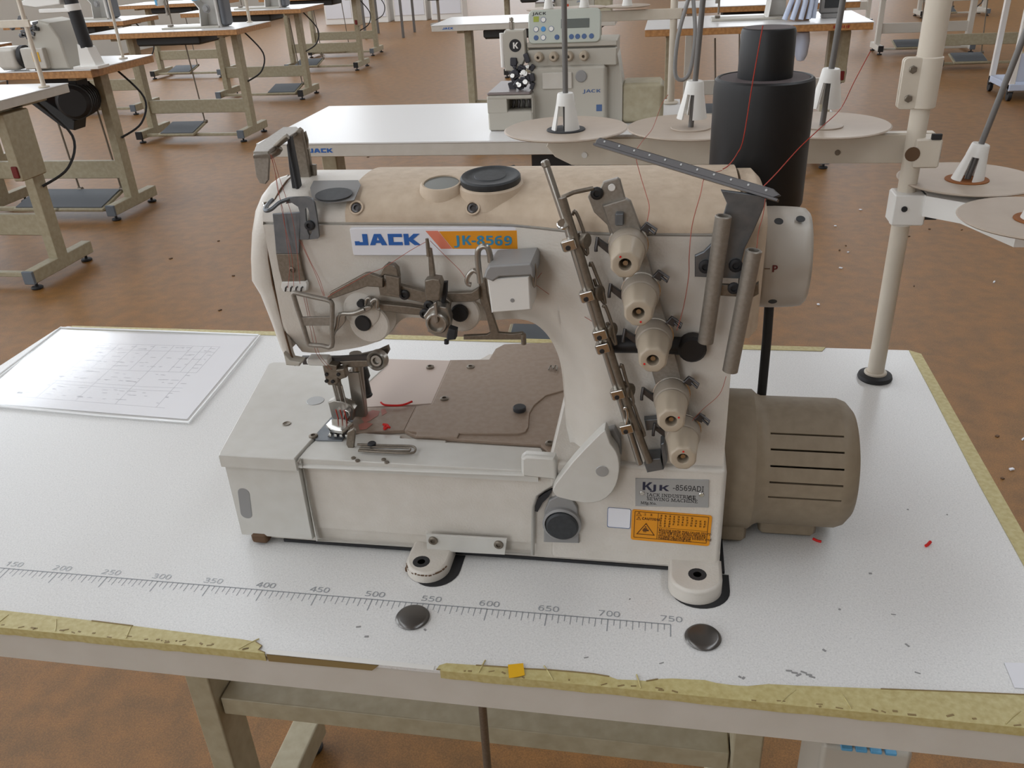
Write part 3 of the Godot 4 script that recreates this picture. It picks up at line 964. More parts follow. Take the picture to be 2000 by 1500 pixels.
func machine_bed(t: Node3D) -> void:
	# sole of the bed, on a dark gasket
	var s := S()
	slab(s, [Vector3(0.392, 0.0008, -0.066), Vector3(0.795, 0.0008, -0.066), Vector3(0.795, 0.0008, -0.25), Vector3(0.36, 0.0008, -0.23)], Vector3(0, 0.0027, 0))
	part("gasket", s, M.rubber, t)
	s = S()
	slab(s, [Vector3(0.37, 0.0035, -0.0675), Vector3(0.79, 0.0035, -0.0675), Vector3(0.79, 0.0035, -0.25), Vector3(0.345, 0.0035, -0.23)], Vector3(0, 0.02, 0))
	part("sole", s, M.paint, t)
	s = S()
	box(s, Vector3(0.3709, 0.0024, -0.066) * Vector3(1, 0, 1) + Vector3(0, 0.0066, 0), Vector3(0.017, 0.0116, 0.014), 0.003)
	part("rest_block", s, M.brown, t)
	# lower block of the column with the plates
	s = S()
	box(s, Vector3(0.7175, 0.056, -0.160), Vector3(0.145, 0.104, 0.192), 0.004)
	part("column_foot", s, M.paint, t)
	# side cover and its lid
	s = S()
	slab(s, [Vector3(0.3535, 0.0095, -0.0615), Vector3(0.324, 0.0095, -0.236), Vector3(0.46, 0.0095, -0.238), Vector3(0.4234, 0.0095, -0.0615)], Vector3(0, 0.0775, 0), 0.001)
	var sc := part("side_cover", s, M.cover, t)
	s = S()
	slab(s, round_rect(Vector3(0.3643, 0.0458, -0.0618), Vector3(0.10, 1, 0), Vector3(-1, 0.1, 0), 0.034, 0.0115, 0.0055, 5), Vector3(0, 0, 0.0006), 0.0003)
	part("oil_gauge", s, M.grey_plastic, sc)
	s = S()
	var lid := [Vector3(0.3474, 0.0875, -0.0647), Vector3(0.341, 0.0875, -0.0726), Vector3(0.3391, 0.0875, -0.0802), Vector3(0.3095, 0.0875, -0.2531), Vector3(0.3115, 0.0875, -0.2595), Vector3(0.4084, 0.0875, -0.2679), Vector3(0.4245, 0.0875, -0.2691), Vector3(0.4152, 0.0875, -0.1644), Vector3(0.422, 0.0875, -0.0645), Vector3(0.4183, 0.0875, -0.0617)]
	lid = [Vector3(0.352, 0.0875, -0.058), Vector3(0.3505, 0.0875, -0.062), Vector3(0.3195, 0.0875, -0.236), Vector3(0.3235, 0.0875, -0.241), Vector3(0.452, 0.0875, -0.246), Vector3(0.4327, 0.0875, -0.148), Vector3(0.4236, 0.0875, -0.058)]
	slab(s, lid, Vector3(0, 0.0125, 0), 0.0013)
	part("side_lid", s, M.cover, t)
	s = S()
	drum(s, Vector3(0.4026, 0.1, -0.1607), Vector3.UP, 0.0088, -0.004, 0.0005, 0.0004, 26)
	part("oil_sight", s, M.silver, t)
	s = S()
	for p in [Vector3(0.392, 0.1, -0.1154)]:
		lathe(s, [Vector2(0.0042, 0.0003), Vector2(0.0036, 0.0008), Vector2(0.0028, 0.0002), Vector2(0, 0.0002)], p, Vector3.UP, 16)
	part("screw_hole", s, M.dull_steel, t)
	# bed core under the plates
	s = S()
	slab(s, [Vector3(0.4252, 0.02, -0.066), Vector3(0.43, 0.02, -0.148), Vector3(0.45, 0.02, -0.247), Vector3(0.53, 0.02, -0.247), Vector3(0.552, 0.02, -0.285), Vector3(0.66, 0.02, -0.287), Vector3(0.66, 0.02, -0.066)], Vector3(0, 0.0755, 0))
	part("bed_core", s, M.paint, t)
	# front cover: face with the raised tab, and its top
	s = S()
	slab(s, [Vector3(0.4243, 0.0928, -0.066), Vector3(0.4269, 0.0967, -0.066), Vector3(0.4261, 0.0065, -0.066), Vector3(0.6308, 0.0085, -0.066), Vector3(0.6337, 0.0625, -0.066), Vector3(0.6371, 0.0733, -0.066), Vector3(0.6434, 0.079, -0.066), Vector3(0.6505, 0.0842, -0.066), Vector3(0.6536, 0.0912, -0.066), Vector3(0.6532, 0.1099, -0.066), Vector3(0.6517, 0.1143, -0.066), Vector3(0.6275, 0.1148, -0.066), Vector3(0.6239, 0.1116, -0.066), Vector3(0.6229, 0.0973, -0.066)], Vector3(0, 0, 0.006), 0.003)
	slab(s, [Vector3(0.6231, 0.0931, -0.068), Vector3(0.6234, 0.111, -0.068), Vector3(0.6275, 0.1147, -0.068), Vector3(0.6516, 0.1142, -0.068), Vector3(0.6532, 0.1098, -0.068), Vector3(0.6532, 0.0911, -0.068)], Vector3(0, 0, 0.0079), 0.0025)
	slab(s, [Vector3(0.4246, 0.0875, -0.0625), Vector3(0.4258, 0.0875, -0.0800), Vector3(0.4285, 0.0875, -0.0935), Vector3(0.4485, 0.0875, -0.0955), Vector3(0.4675, 0.0875, -0.1095), Vector3(0.505, 0.0875, -0.1085), Vector3(0.506, 0.0875, -0.1040), Vector3(0.5485, 0.0875, -0.1040), Vector3(0.549, 0.0875, -0.1005), Vector3(0.634, 0.0875, -0.0995), Vector3(0.637, 0.0875, -0.0945), Vector3(0.637, 0.0875, -0.0625)], Vector3(0, 0.0108, 0), 0.0011)
	var fc := part("front_cover", s, M.cover, t)
	s = S()
	slab(s, [Vector3(0.5347, 0.027, -0.0602), Vector3(0.6078, 0.0282, -0.0602), Vector3(0.6051, 0.0103, -0.0602), Vector3(0.5338, 0.0085, -0.0602)], Vector3(0, 0, 0.0018), 0.0004)
	part("access_plate", s, M.cover, fc)
	for p in [Vector3(0.5407, 0.0212, -0.0585), Vector3(0.6002, 0.0218, -0.0585)]:
		s = S()
		screw(s, p, Vector3(0, 0, 1), 0.0042)
		part("screw", s, M.dull_steel, fc)
	for p in [Vector3(0.4792, 0.099, -0.0631), Vector3(0.5016, 0.099, -0.0669), Vector3(0.5055, 0.099, -0.0632), Vector3(0.4742, 0.099, -0.0667)]:
		s = S()
		drum(s, p, Vector3.UP, 0.0021, -0.001, 0.0003, 0.0002, 12)
		part("screw", s, M.dull_steel, fc)
	# metal plates on the bed
	s = S()
	slab(s, [Vector3(0.4295, 0.0962, -0.2584), Vector3(0.5152, 0.0962, -0.2597), Vector3(0.5196, 0.0962, -0.1668), Vector3(0.4494, 0.0962, -0.1528), Vector3(0.4237, 0.0962, -0.1466)], Vector3(0, 0.003, 0), 0.0004)
	part("bed_plate", s, mat(Color(0.76, 0.69, 0.645), 0.42), t)
	s = S()
	slab(s, [Vector3(0.5145, 0.0962, -0.2604), Vector3(0.5558, 0.0962, -0.2647), Vector3(0.5579, 0.0962, -0.2911), Vector3(0.5653, 0.0962, -0.3032), Vector3(0.63, 0.0962, -0.3128), Vector3(0.6431, 0.0962, -0.2271), Vector3(0.657, 0.0962, -0.1117), Vector3(0.6542, 0.0962, -0.0746), Vector3(0.6337, 0.0962, -0.1027), Vector3(0.5196, 0.0962, -0.106), Vector3(0.5059, 0.0962, -0.1155), Vector3(0.5046, 0.0962, -0.1601), Vector3(0.518, 0.0962, -0.1653)], Vector3(0, 0.0032, 0), 0.0004)
	part("cloth_plate", s, M.plate, t)
	s = S()
	slab(s, [Vector3(0.517, 0.0992, -0.2554), Vector3(0.5569, 0.0992, -0.2595), Vector3(0.559, 0.0992, -0.2857), Vector3(0.5664, 0.0992, -0.2977), Vector3(0.6302, 0.0992, -0.3073), Vector3(0.6426, 0.0992, -0.2008), Vector3(0.6266, 0.0992, -0.1891), Vector3(0.6184, 0.0992, -0.1702), Vector3(0.6159, 0.0992, -0.1545), Vector3(0.6189, 0.0992, -0.1287), Vector3(0.6174, 0.0992, -0.1205), Vector3(0.6115, 0.0992, -0.1165), Vector3(0.5585, 0.0992, -0.1126), Vector3(0.5582, 0.0992, -0.1055), Vector3(0.5204, 0.0992, -0.1038), Vector3(0.5192, 0.0992, -0.1117), Vector3(0.5086, 0.0992, -0.1134), Vector3(0.5075, 0.0992, -0.1559), Vector3(0.52, 0.0992, -0.162)], Vector3(0, 0.0016, 0), 0.0006)
	part("slide_plate", s, M.plate, t, "dust-brown sliding cloth plate")
	s = S()
	slab(s, [Vector3(0.4517, 0.0962, -0.1523), Vector3(0.5048, 0.0962, -0.1598), Vector3(0.506, 0.0962, -0.1152), Vector3(0.4604, 0.0962, -0.1065), Vector3(0.4528, 0.0962, -0.1031)], Vector3(0, 0.0034, 0), 0.0004)
	part("finger_plate", s, M.plate, t)
	s = S()
	slab(s, [Vector3(0.4247, 0.0962, -0.0967), Vector3(0.4234, 0.0962, -0.1475), Vector3(0.452, 0.0962, -0.15), Vector3(0.4547, 0.0962, -0.0924), Vector3(0.4309, 0.0962, -0.091)], Vector3(0, 0.0036, 0), 0.0004)
	var ndl := part("needle_plate", s, M.zinc, t, "grey steel needle plate")
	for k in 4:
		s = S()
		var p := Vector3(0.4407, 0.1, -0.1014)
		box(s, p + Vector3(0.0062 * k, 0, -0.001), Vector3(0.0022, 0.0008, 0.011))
		part("feed_slot_shade", s, M.dark_steel, ndl)  # dark bars paint the shade in the needle plate slots
	# red dye rubbed into the plates by the thread
	for q in [[Vector3(0.461, 0.0997, -0.143), Vector3(0.4654, 0.0997, -0.1483), Vector3(0.473, 0.0997, -0.147), Vector3(0.4737, 0.0997, -0.1383), Vector3(0.4689, 0.0997, -0.1284), Vector3(0.4653, 0.0997, -0.1243), Vector3(0.4599, 0.0997, -0.1314)], [Vector3(0.4607, 0.0998, -0.12), Vector3(0.4657, 0.0998, -0.126), Vector3(0.4737, 0.0998, -0.123), Vector3(0.4708, 0.0998, -0.1135), Vector3(0.4648, 0.0998, -0.1111)], [Vector3(0.473, 0.0997, -0.15), Vector3(0.4764, 0.0997, -0.1522), Vector3(0.4808, 0.0997, -0.1447), Vector3(0.4776, 0.0997, -0.1387)]]:
		s = S()
		slab(s, q, Vector3(0, 0.0001, 0))
		part("dye_stain", s, M.dye, t)
	for p in [Vector3(0.4977, 0.1, -0.2412), Vector3(0.6417, 0.1, -0.1042), Vector3(0.4258, 0.1, -0.0965)]:
		s = S()
		screw(s, p - Vector3(0, 0.0006, 0), Vector3.UP, 0.0042)
		part("screw", s, M.dull_steel, t)
	for p in [Vector3(0.5407, 0.1008, -0.2428), Vector3(0.5297, 0.1008, -0.1739)]:
		s = S()
		screw(s, p - Vector3(0, 0.0006, 0), Vector3.UP, 0.0042)
		part("screw", s, M.dull_steel, t)
	s = S()
	drum(s, Vector3(0.6062, 0.1008, -0.1575), Vector3.UP, 0.0062, 0.0, 0.0045, 0.0008, 16)
	part("thumb_screw", s, M.rubber, t)
	s = S()
	tube(s, curve([Vector3(0.623, 0.103, -0.2388), Vector3(0.6232, 0.103, -0.2458), Vector3(0.625, 0.103, -0.2482), Vector3(0.6274, 0.103, -0.2415), Vector3(0.6281, 0.103, -0.2484), Vector3(0.6305, 0.103, -0.2463), Vector3(0.631, 0.103, -0.2383)], 3), 0.0008, 6)
	part("wire_spring", s, M.dull_steel, t)
	# slotted seam gauge on the front cover
	s = S()
	slab(s, [Vector3(0.465, 0.1141, -0.086), Vector3(0.4712, 0.1181, -0.086), Vector3(0.4728, 0.1161, -0.086), Vector3(0.468, 0.0956, -0.086), Vector3(0.4648, 0.0933, -0.086), Vector3(0.4622, 0.1017, -0.086)], Vector3(0, 0, 0.003), 0.0005)
	tube(s, curve([Vector3(0.4722, 0.1015, -0.0843), Vector3(0.5013, 0.1015, -0.0853), Vector3(0.5198, 0.1015, -0.0862), Vector3(0.525, 0.1015, -0.0842), Vector3(0.5268, 0.1015, -0.0793), Vector3(0.5239, 0.1015, -0.0749), Vector3(0.5048, 0.1015, -0.0739), Vector3(0.4765, 0.1015, -0.0746)], 3), 0.0011, 7)
	tube(s, curve([Vector3(0.4761, 0.1015, -0.0813), Vector3(0.5023, 0.1015, -0.082), Vector3(0.5193, 0.1015, -0.0828), Vector3(0.5218, 0.1015, -0.0805), Vector3(0.5203, 0.1015, -0.0779), Vector3(0.5038, 0.1015, -0.0771), Vector3(0.4763, 0.1015, -0.0779)], 3), 0.0009, 6)
	var gg := part("seam_gauge", s, M.dull_steel, t, "slotted steel seam gauge")
	s = S()
	drum(s, Vector3(0.4857, 0.1, -0.0846), Vector3.UP, 0.0038, 0.0, 0.004, 0.0006, 14)
	part("gauge_screw", s, M.rubber, gg)
	# lugs to the table
	for c in [[Vector3(0.5383, 0.0105, -0.0368).x, 0.0195, 0.0105, Vector3(0.5336, 0.0105, -0.0404)], [Vector3(0.7695, 0.0135, -0.0475).x, 0.0222, 0.0135, Vector3(0.7711, 0.0135, -0.0471)]]:
		s = S()
		var rim := [Vector3(c[0] - c[1], 0.0006, -0.07)]
		rim.append_array(arc_pts(Vector3(c[0], 0.0006, -0.0455), Vector3(c[1], 0, 0), Vector3(0, 0, 0.0205), 180, 0, 18))
		rim.append(Vector3(c[0] + c[1], 0.0006, -0.07))
		slab(s, rim, Vector3(0, c[2], 0), 0.003)
		var lug := part("lug", s, M.paint, t)
		s = S()
		lathe(s, [Vector2(0.0078, -0.001), Vector2(0.0076, 0.0004), Vector2(0.0050, 0.0005), Vector2(0.0034, 0.0002), Vector2(0, 0.0002)], c[3] + Vector3(0, 0.0004, 0), Vector3.UP, 18)
		part("bolt", s, M.rubber, lug)
		if c[1] < 0.02:
			# chipped paint round the rim
			s = S()
			var rng := RandomNumberGenerator.new()
			rng.seed = 3
			for k in 15:
				var a := deg_to_rad(lerpf(200, 340, k / 14.0))
				var p := Vector3(c[0] + cos(a) * (c[1] - 0.0006), c[2] - 0.0018 - rng.randf() * 0.001, -0.0455 - sin(a) * 0.0199)
				box(s, p, Vector3(rng.randf_range(0.0012, 0.0045), rng.randf_range(0.0006, 0.0016), 0.0012), 0.0003, Basis(Vector3.UP, PI / 2 + a))
			box(s, Vector3(c[0] - 0.0172, 0.004, -0.0375), Vector3(0.004, 0.005, 0.004), 0.001)
			part("paint_chips", s, M.brown, lug)

func machine_head(t: Node3D) -> void:
	# take-up guard: top plate, front flap, upright
	var s := S()
	slab(s, [Vector3(0.4247, 0.3575, -0.0896), Vector3(0.4202, 0.3575, -0.1019), Vector3(0.4129, 0.3575, -0.1699), Vector3(0.4253, 0.3575, -0.1711), Vector3(0.4343, 0.3575, -0.158), Vector3(0.4344, 0.3575, -0.1362), Vector3(0.4393, 0.3575, -0.0838), Vector3(0.4437, 0.3575, -0.0721), Vector3(0.4336, 0.3575, -0.0676)], Vector3(0, 0.0025, 0), 0.0008)
	slab(s, [Vector3(0.4309, 0.3612, -0.076), Vector3(0.4431, 0.3614, -0.076), Vector3(0.4427, 0.355, -0.076), Vector3(0.4389, 0.3398, -0.076), Vector3(0.4358, 0.3367, -0.076), Vector3(0.4314, 0.3375, -0.076), Vector3(0.4296, 0.3425, -0.076), Vector3(0.43, 0.3529, -0.076)], Vector3(0, 0, 0.002), 0.0006)
	var g := part("take_up_guard", s, M.guard, t, "bent grey steel take-up guard")
	s = S()
	slab(s, [Vector3(0.4295, 0.3576, -0.152), Vector3(0.4367, 0.3632, -0.152), Vector3(0.439, 0.3612, -0.152), Vector3(0.4398, 0.3425, -0.152), Vector3(0.4398, 0.3213, -0.152), Vector3(0.4375, 0.3131, -0.152), Vector3(0.4298, 0.3109, -0.152), Vector3(0.4293, 0.3342, -0.152)], Vector3(0, 0, 0.004), 0.0008)
	slab(s, [Vector3(0.4354, 0.3573, -0.156), Vector3(0.4393, 0.3593, -0.156), Vector3(0.4403, 0.3519, -0.156), Vector3(0.4392, 0.3456, -0.156), Vector3(0.4403, 0.3443, -0.156), Vector3(0.4401, 0.3321, -0.156), Vector3(0.4441, 0.332, -0.156), Vector3(0.4429, 0.3217, -0.156), Vector3(0.437, 0.3192, -0.156)], Vector3(0, 0, 0.003), 0.0005)
	part("upright", s, M.dull_steel, g)
	s = S()
	slab(s, [Vector3(0.4356, 0.355, -0.128), Vector3(0.4398, 0.3613, -0.128), Vector3(0.4405, 0.3363, -0.128), Vector3(0.4406, 0.3147, -0.128), Vector3(0.4338, 0.3138, -0.128), Vector3(0.4344, 0.3364, -0.128)], Vector3(0, 0, 0.006), 0.001)
	tube(s, [Vector3(0.4391, 0.3621, -0.122), Vector3(0.4383, 0.3485, -0.122), Vector3(0.4393, 0.3147, -0.122)], 0.0016, 7)
	part("take_up_lever", s, M.rubber, g)
	s = S()
	tube(s, curve([Vector3(0.43, 0.3537, -0.1), Vector3(0.4378, 0.3595, -0.1), Vector3(0.4456, 0.3651, -0.1), Vector3(0.4484, 0.3666, -0.1)], 3), 0.0022, 7)
	tube(s, [Vector3(0.431, 0.3521, -0.1), Vector3(0.4375, 0.3552, -0.1), Vector3(0.4401, 0.3583, -0.1)], 0.0030, 7)
	part("take_up_link", s, M.dull_steel, g)
	s = S()
	box(s, Vector3(0.4443, 0.3119, -0.135), Vector3(0.022, 0.009, 0.012), 0.002)
	part("lever_boot", s, M.rubber, t)
	# slotted thread guide bracket with a bent wire arm
	s = S()
	slab(s, [Vector3(0.4625, 0.3237, -0.088), Vector3(0.466, 0.3221, -0.088), Vector3(0.4675, 0.3185, -0.088), Vector3(0.4677, 0.3096, -0.088), Vector3(0.467, 0.2923, -0.088), Vector3(0.4659, 0.2906, -0.088), Vector3(0.4585, 0.2897, -0.088), Vector3(0.4597, 0.2933, -0.088), Vector3(0.4615, 0.2952, -0.088), Vector3(0.4618, 0.3022, -0.088), Vector3(0.462, 0.3128, -0.088), Vector3(0.4612, 0.3156, -0.088), Vector3(0.4593, 0.3144, -0.088), Vector3(0.4585, 0.3075, -0.088), Vector3(0.458, 0.2972, -0.088), Vector3(0.4584, 0.2943, -0.088), Vector3(0.4591, 0.2933, -0.088), Vector3(0.4579, 0.2897, -0.088), Vector3(0.4507, 0.2897, -0.088), Vector3(0.4545, 0.3112, -0.088), Vector3(0.4537, 0.316, -0.088), Vector3(0.4492, 0.3192, -0.088), Vector3(0.444, 0.3184, -0.088), Vector3(0.4466, 0.3233, -0.088)], Vector3(0, 0, 0.0025), 0.0)
	tube(s, curve([Vector3(0.4465, 0.3219, -0.086), Vector3(0.4423, 0.3214, -0.078), Vector3(0.4405, 0.3196, -0.068), Vector3(0.4367, 0.3186, -0.066), Vector3(0.4342, 0.3194, -0.07), Vector3(0.4324, 0.32, -0.08), Vector3(0.4338, 0.3215, -0.086)], 4), 0.0016, 7)
	var br := part("thread_bracket", s, M.zinc, t, "slotted zinc thread guide bracket")
	s = S()
	screw(s, Vector3(0.461, 0.3015, -0.0852), Vector3(0, 0, 1), 0.0040)
	part("screw", s, M.rubber, br)
	s = S()
	drum(s, Vector3(0.4259, 0.3161, -0.088), Vector3(-1, 0, 0.6), 0.0032, -0.002, 0.002, 0.0005, 10)
	part("stud", s, M.bright, br)
	# blue-grey plate, brass-toned lower plate and white comb
	s = S()
	slab(s, [Vector3(0.43, 0.3094, -0.0905), Vector3(0.4537, 0.3107, -0.0905), Vector3(0.4488, 0.2879, -0.0905), Vector3(0.4465, 0.2768, -0.0905), Vector3(0.4268, 0.2766, -0.0905), Vector3(0.4284, 0.2919, -0.0905)], Vector3(0, 0, 0.0022), 0.0004)
	var gp := part("guide_plate", s, M.zinc, t)
	s = S()
	slab(s, [Vector3(0.4271, 0.2768, -0.0905), Vector3(0.4467, 0.277, -0.0905), Vector3(0.4472, 0.2645, -0.0905), Vector3(0.4482, 0.2526, -0.0905), Vector3(0.4277, 0.2523, -0.0905), Vector3(0.4269, 0.2642, -0.0905)], Vector3(0, 0, 0.0028), 0.0004)
	part("lower_plate", s, M.dull_steel, gp)
	s = S()
	screw(s, Vector3(0.4385, 0.2634, -0.088), Vector3(0, 0, 1), 0.0026)
	part("screw", s, M.dull_steel, gp)
	s = S()
	slab(s, [Vector3(0.428, 0.2532, -0.09), Vector3(0.449, 0.254, -0.09), Vector3(0.4499, 0.2518, -0.09), Vector3(0.4485, 0.246, -0.09), Vector3(0.4461, 0.2451, -0.09), Vector3(0.4278, 0.2447, -0.09), Vector3(0.4267, 0.2483, -0.09)], Vector3(0, 0, 0.0036), 0.0006)
	var comb := part("thread_comb", s, M.white_plastic, gp, "white four-slot thread comb")
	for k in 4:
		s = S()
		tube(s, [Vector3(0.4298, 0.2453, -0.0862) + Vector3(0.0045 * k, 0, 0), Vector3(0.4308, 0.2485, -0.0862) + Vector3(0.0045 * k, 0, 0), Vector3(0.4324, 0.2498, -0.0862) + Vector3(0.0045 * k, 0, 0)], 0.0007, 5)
		part("comb_slit_shade", s, M.dark_steel, comb)  # dark lines standing for the shade inside the comb slits
	# finger guard: a bent frame with a cross plate
	s = S()
	tube(s, curve([Vector3(0.4399, 0.2453, -0.079), Vector3(0.4411, 0.2471, -0.079), Vector3(0.4446, 0.2467, -0.079), Vector3(0.4568, 0.2439, -0.079), Vector3(0.4686, 0.2414, -0.079), Vector3(0.4713, 0.2393, -0.079), Vector3(0.4715, 0.2353, -0.079), Vector3(0.4683, 0.2171, -0.079), Vector3(0.4656, 0.2003, -0.079), Vector3(0.4567, 0.2005, -0.079), Vector3(0.4469, 0.2011, -0.079), Vector3(0.4451, 0.2039, -0.079), Vector3(0.4436, 0.2182, -0.079), Vector3(0.4411, 0.2346, -0.079)], 3), 0.0021, 8, true)
	slab(s, [Vector3(0.4426, 0.226, -0.08), Vector3(0.4689, 0.2271, -0.08), Vector3(0.4681, 0.2194, -0.08), Vector3(0.4431, 0.2182, -0.08)], Vector3(0, 0, 0.002), 0.0004)
	part("finger_guard", s, M.guard, t, "bent steel finger guard frame")
	# pressure lever, bosses and the dark plug
	s = S()
	lathe(s, [Vector2(0.016, -0.012), Vector2(0.0155, 0.0), Vector2(0.014, 0.001), Vector2(0, 0.001)], Vector3(0.491, 0.2277, -0.0915), Vector3(0, 0, 1), 26)
	part("boss", s, M.paint, t)
	s = S()
	lathe(s, [Vector2(0.018, -0.016), Vector2(0.0172, 0.0), Vector2(0.016, 0.0012), Vector2(0, 0.0012)], Vector3(0.4957, 0.215, -0.0935), Vector3(0, 0, 1), 26)
	var boss := part("boss", s, M.paint, t)
	s = S()
	drum(s, Vector3(0.4913, 0.2168, -0.0925), Vector3(0, 0, 1), 0.0070, 0.0, 0.004, 0.001, 20)
	part("plug", s, M.black, boss)
	s = S()
	drum(s, Vector3(0.4928, 0.2354, -0.0905), Vector3(0, 0, 1), 0.0032, 0.0, 0.005, 0.0006, 12)
	part("pin", s, M.rubber, boss)
	s = S()
	slab(s, curve([Vector3(0.4674, 0.2097, -0.086), Vector3(0.4708, 0.2199, -0.086), Vector3(0.4745, 0.2269, -0.086), Vector3(0.4848, 0.2285, -0.086), Vector3(0.4942, 0.2332, -0.086), Vector3(0.5018, 0.2352, -0.086), Vector3(0.5022, 0.2321, -0.086), Vector3(0.4939, 0.2283, -0.086), Vector3(0.4866, 0.2258, -0.086), Vector3(0.48, 0.2257, -0.086), Vector3(0.4789, 0.2211, -0.086), Vector3(0.4741, 0.2154, -0.086), Vector3(0.4689, 0.2107, -0.086)], 3), Vector3(0, 0, 0.003), 0.0006)
	tube(s, curve([Vector3(0.4663, 0.2083, -0.083), Vector3(0.4713, 0.2177, -0.083), Vector3(0.475, 0.2274, -0.083), Vector3(0.487, 0.2286, -0.083), Vector3(0.4971, 0.2324, -0.083)], 3), 0.0016, 7)
	part("pressure_lever", s, M.steel, t)
	# below the head: needle bar, clamp, presser bar, foot
	s = S()
	box(s, Vector3(0.4344, 0.1671, -0.118), Vector3(0.021, 0.0075, 0.012), 0.002)
	part("bar_seal", s, M.white_plastic, t)
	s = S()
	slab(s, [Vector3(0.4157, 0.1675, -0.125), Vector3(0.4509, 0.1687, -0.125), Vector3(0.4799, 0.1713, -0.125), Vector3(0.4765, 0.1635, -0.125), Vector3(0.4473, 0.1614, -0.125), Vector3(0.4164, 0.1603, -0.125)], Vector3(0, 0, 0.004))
	part("underside_shade", s, M.dark_steel, t)  # dark strip painting the shadow on the underside of the head
	s = S()
	tube(s, [Vector3(0.4427, 0.164, -0.128), Vector3(0.4425, 0.1404, -0.128), Vector3(0.4443, 0.1163, -0.128)], 0.0042, 12)
	var nb := part("needle_bar", s, M.steel, t)
	s = S()
	slab(s, [Vector3(0.4382, 0.1641, -0.122), Vector3(0.4443, 0.1659, -0.122), Vector3(0.4522, 0.1646, -0.122), Vector3(0.451, 0.1471, -0.122), Vector3(0.4477, 0.1444, -0.122), Vector3(0.4408, 0.1441, -0.122), Vector3(0.439, 0.1477, -0.122)], Vector3(0, 0, 0.009), 0.001)
	slab(s, [Vector3(0.4506, 0.161, -0.12), Vector3(0.4589, 0.1623, -0.12), Vector3(0.4595, 0.1532, -0.12), Vector3(0.4534, 0.1509, -0.12), Vector3(0.4503, 0.1528, -0.12)], Vector3(0, 0, 0.008), 0.001)
	var nc := part("needle_clamp", s, M.dull_steel, nb)
	for p in [Vector3(0.4413, 0.1556, -0.1128), Vector3(0.4402, 0.1489, -0.1128), Vector3(0.446, 0.1486, -0.1128), Vector3(0.4529, 0.1566, -0.1118)]:
		s = S()
		drum(s, p, Vector3(0, 0, 1), 0.0017, 0.0, 0.0012, 0.0002, 10)
		part("clamp_screw", s, M.black, nc)
	for k in 3:
		s = S()
		var p := Vector3(0.4412, 0.1398, -0.122)
		tube(s, [p + Vector3(0.0042 * k, 0, 0), p + Vector3(0.0042 * k + 0.002, -0.037, -0.002)], 0.0008, 6)
		part("needle", s, M.bright, nb)
	s = S()
	tube(s, [Vector3(0.4591, 0.1629, -0.142), Vector3(0.4583, 0.1364, -0.142), Vector3(0.4568, 0.1034, -0.142)], 0.0058, 12)
	box(s, Vector3(0.4568, 0.1217, -0.139), Vector3(0.012, 0.05, 0.008), 0.001)
	var pb := part("presser_bar", s, M.steel, t)
	s = S()
	drum(s, Vector3(0.4579, 0.1349, -0.15), Vector3(0.2, -1, 0.1), 0.0085, -0.009, 0.004, 0.002, 14)
	tube(s, [Vector3(0.4582, 0.1333, -0.15), Vector3(0.4597, 0.1147, -0.15)], 0.0062, 10)
	drum(s, Vector3(0.4595, 0.1169, -0.15), Vector3(0.12, -1, 0.2), 0.0068, 0.0, 0.004, 0.0012, 14)
	part("lift_plunger", s, M.cap, pb)
	s = S()
	slab(s, [Vector3(0.4333, 0.1213, -0.13), Vector3(0.4397, 0.1238, -0.13), Vector3(0.4475, 0.1231, -0.13), Vector3(0.4558, 0.1191, -0.13), Vector3(0.4582, 0.1149, -0.13), Vector3(0.4545, 0.1027, -0.13), Vector3(0.4421, 0.1004, -0.13), Vector3(0.4346, 0.1039, -0.13)], Vector3(0, 0, 0.008), 0.001)
	var foot := part("presser_foot", s, M.steel, t)
	s = S()
	slab(s, [Vector3(0.4362, 0.106, -0.1041), Vector3(0.4376, 0.106, -0.1135), Vector3(0.4501, 0.106, -0.1146), Vector3(0.4612, 0.106, -0.1082), Vector3(0.4558, 0.106, -0.0933), Vector3(0.4437, 0.106, -0.0957)], Vector3(0, 0.003, 0), 0.0008)
	for k in 4:
		var p := Vector3(0.4413, 0.104, -0.1002)
		slab(s, [p + Vector3(0.0052 * k, 0, -0.004), p + Vector3(0.0052 * k + 0.0036, 0, -0.004), p + Vector3(0.0052 * k + 0.0030, -0.002, 0.006), p + Vector3(0.0052 * k + 0.0006, -0.002, 0.006)], Vector3(0, 0.0025, 0.0), 0.0004)
	part("foot_sole", s, M.bright, foot)
	s = S()
	tube(s, curve([Vector3(0.4485, 0.1069, -0.118), Vector3(0.45, 0.1135, -0.118), Vector3(0.4523, 0.1158, -0.118), Vector3(0.4545, 0.1138, -0.118), Vector3(0.4537, 0.1083, -0.118), Vector3(0.45, 0.1037, -0.118)], 3), 0.0011, 6)
	part("wire_guide", s, M.bright, foot)
	for k in 3:
		s = S()
		tube(s, [Vector3(0.4429, 0.1176, -0.116) + Vector3(0.004 * k, 0, 0), Vector3(0.4441, 0.1057, -0.116) + Vector3(0.004 * k, 0, 0)], 0.0006, 5)
		part("thread_tuft", s, M.thread, foot)
	# spreader arm with its ring nut
	s = S()
	slab(s, [Vector3(0.4516, 0.1652, -0.125), Vector3(0.4653, 0.1667, -0.125), Vector3(0.4816, 0.1673, -0.125), Vector3(0.4836, 0.1613, -0.125), Vector3(0.4691, 0.1597, -0.125), Vector3(0.4556, 0.1592, -0.125)], Vector3(0, 0, 0.005), 0.0008)
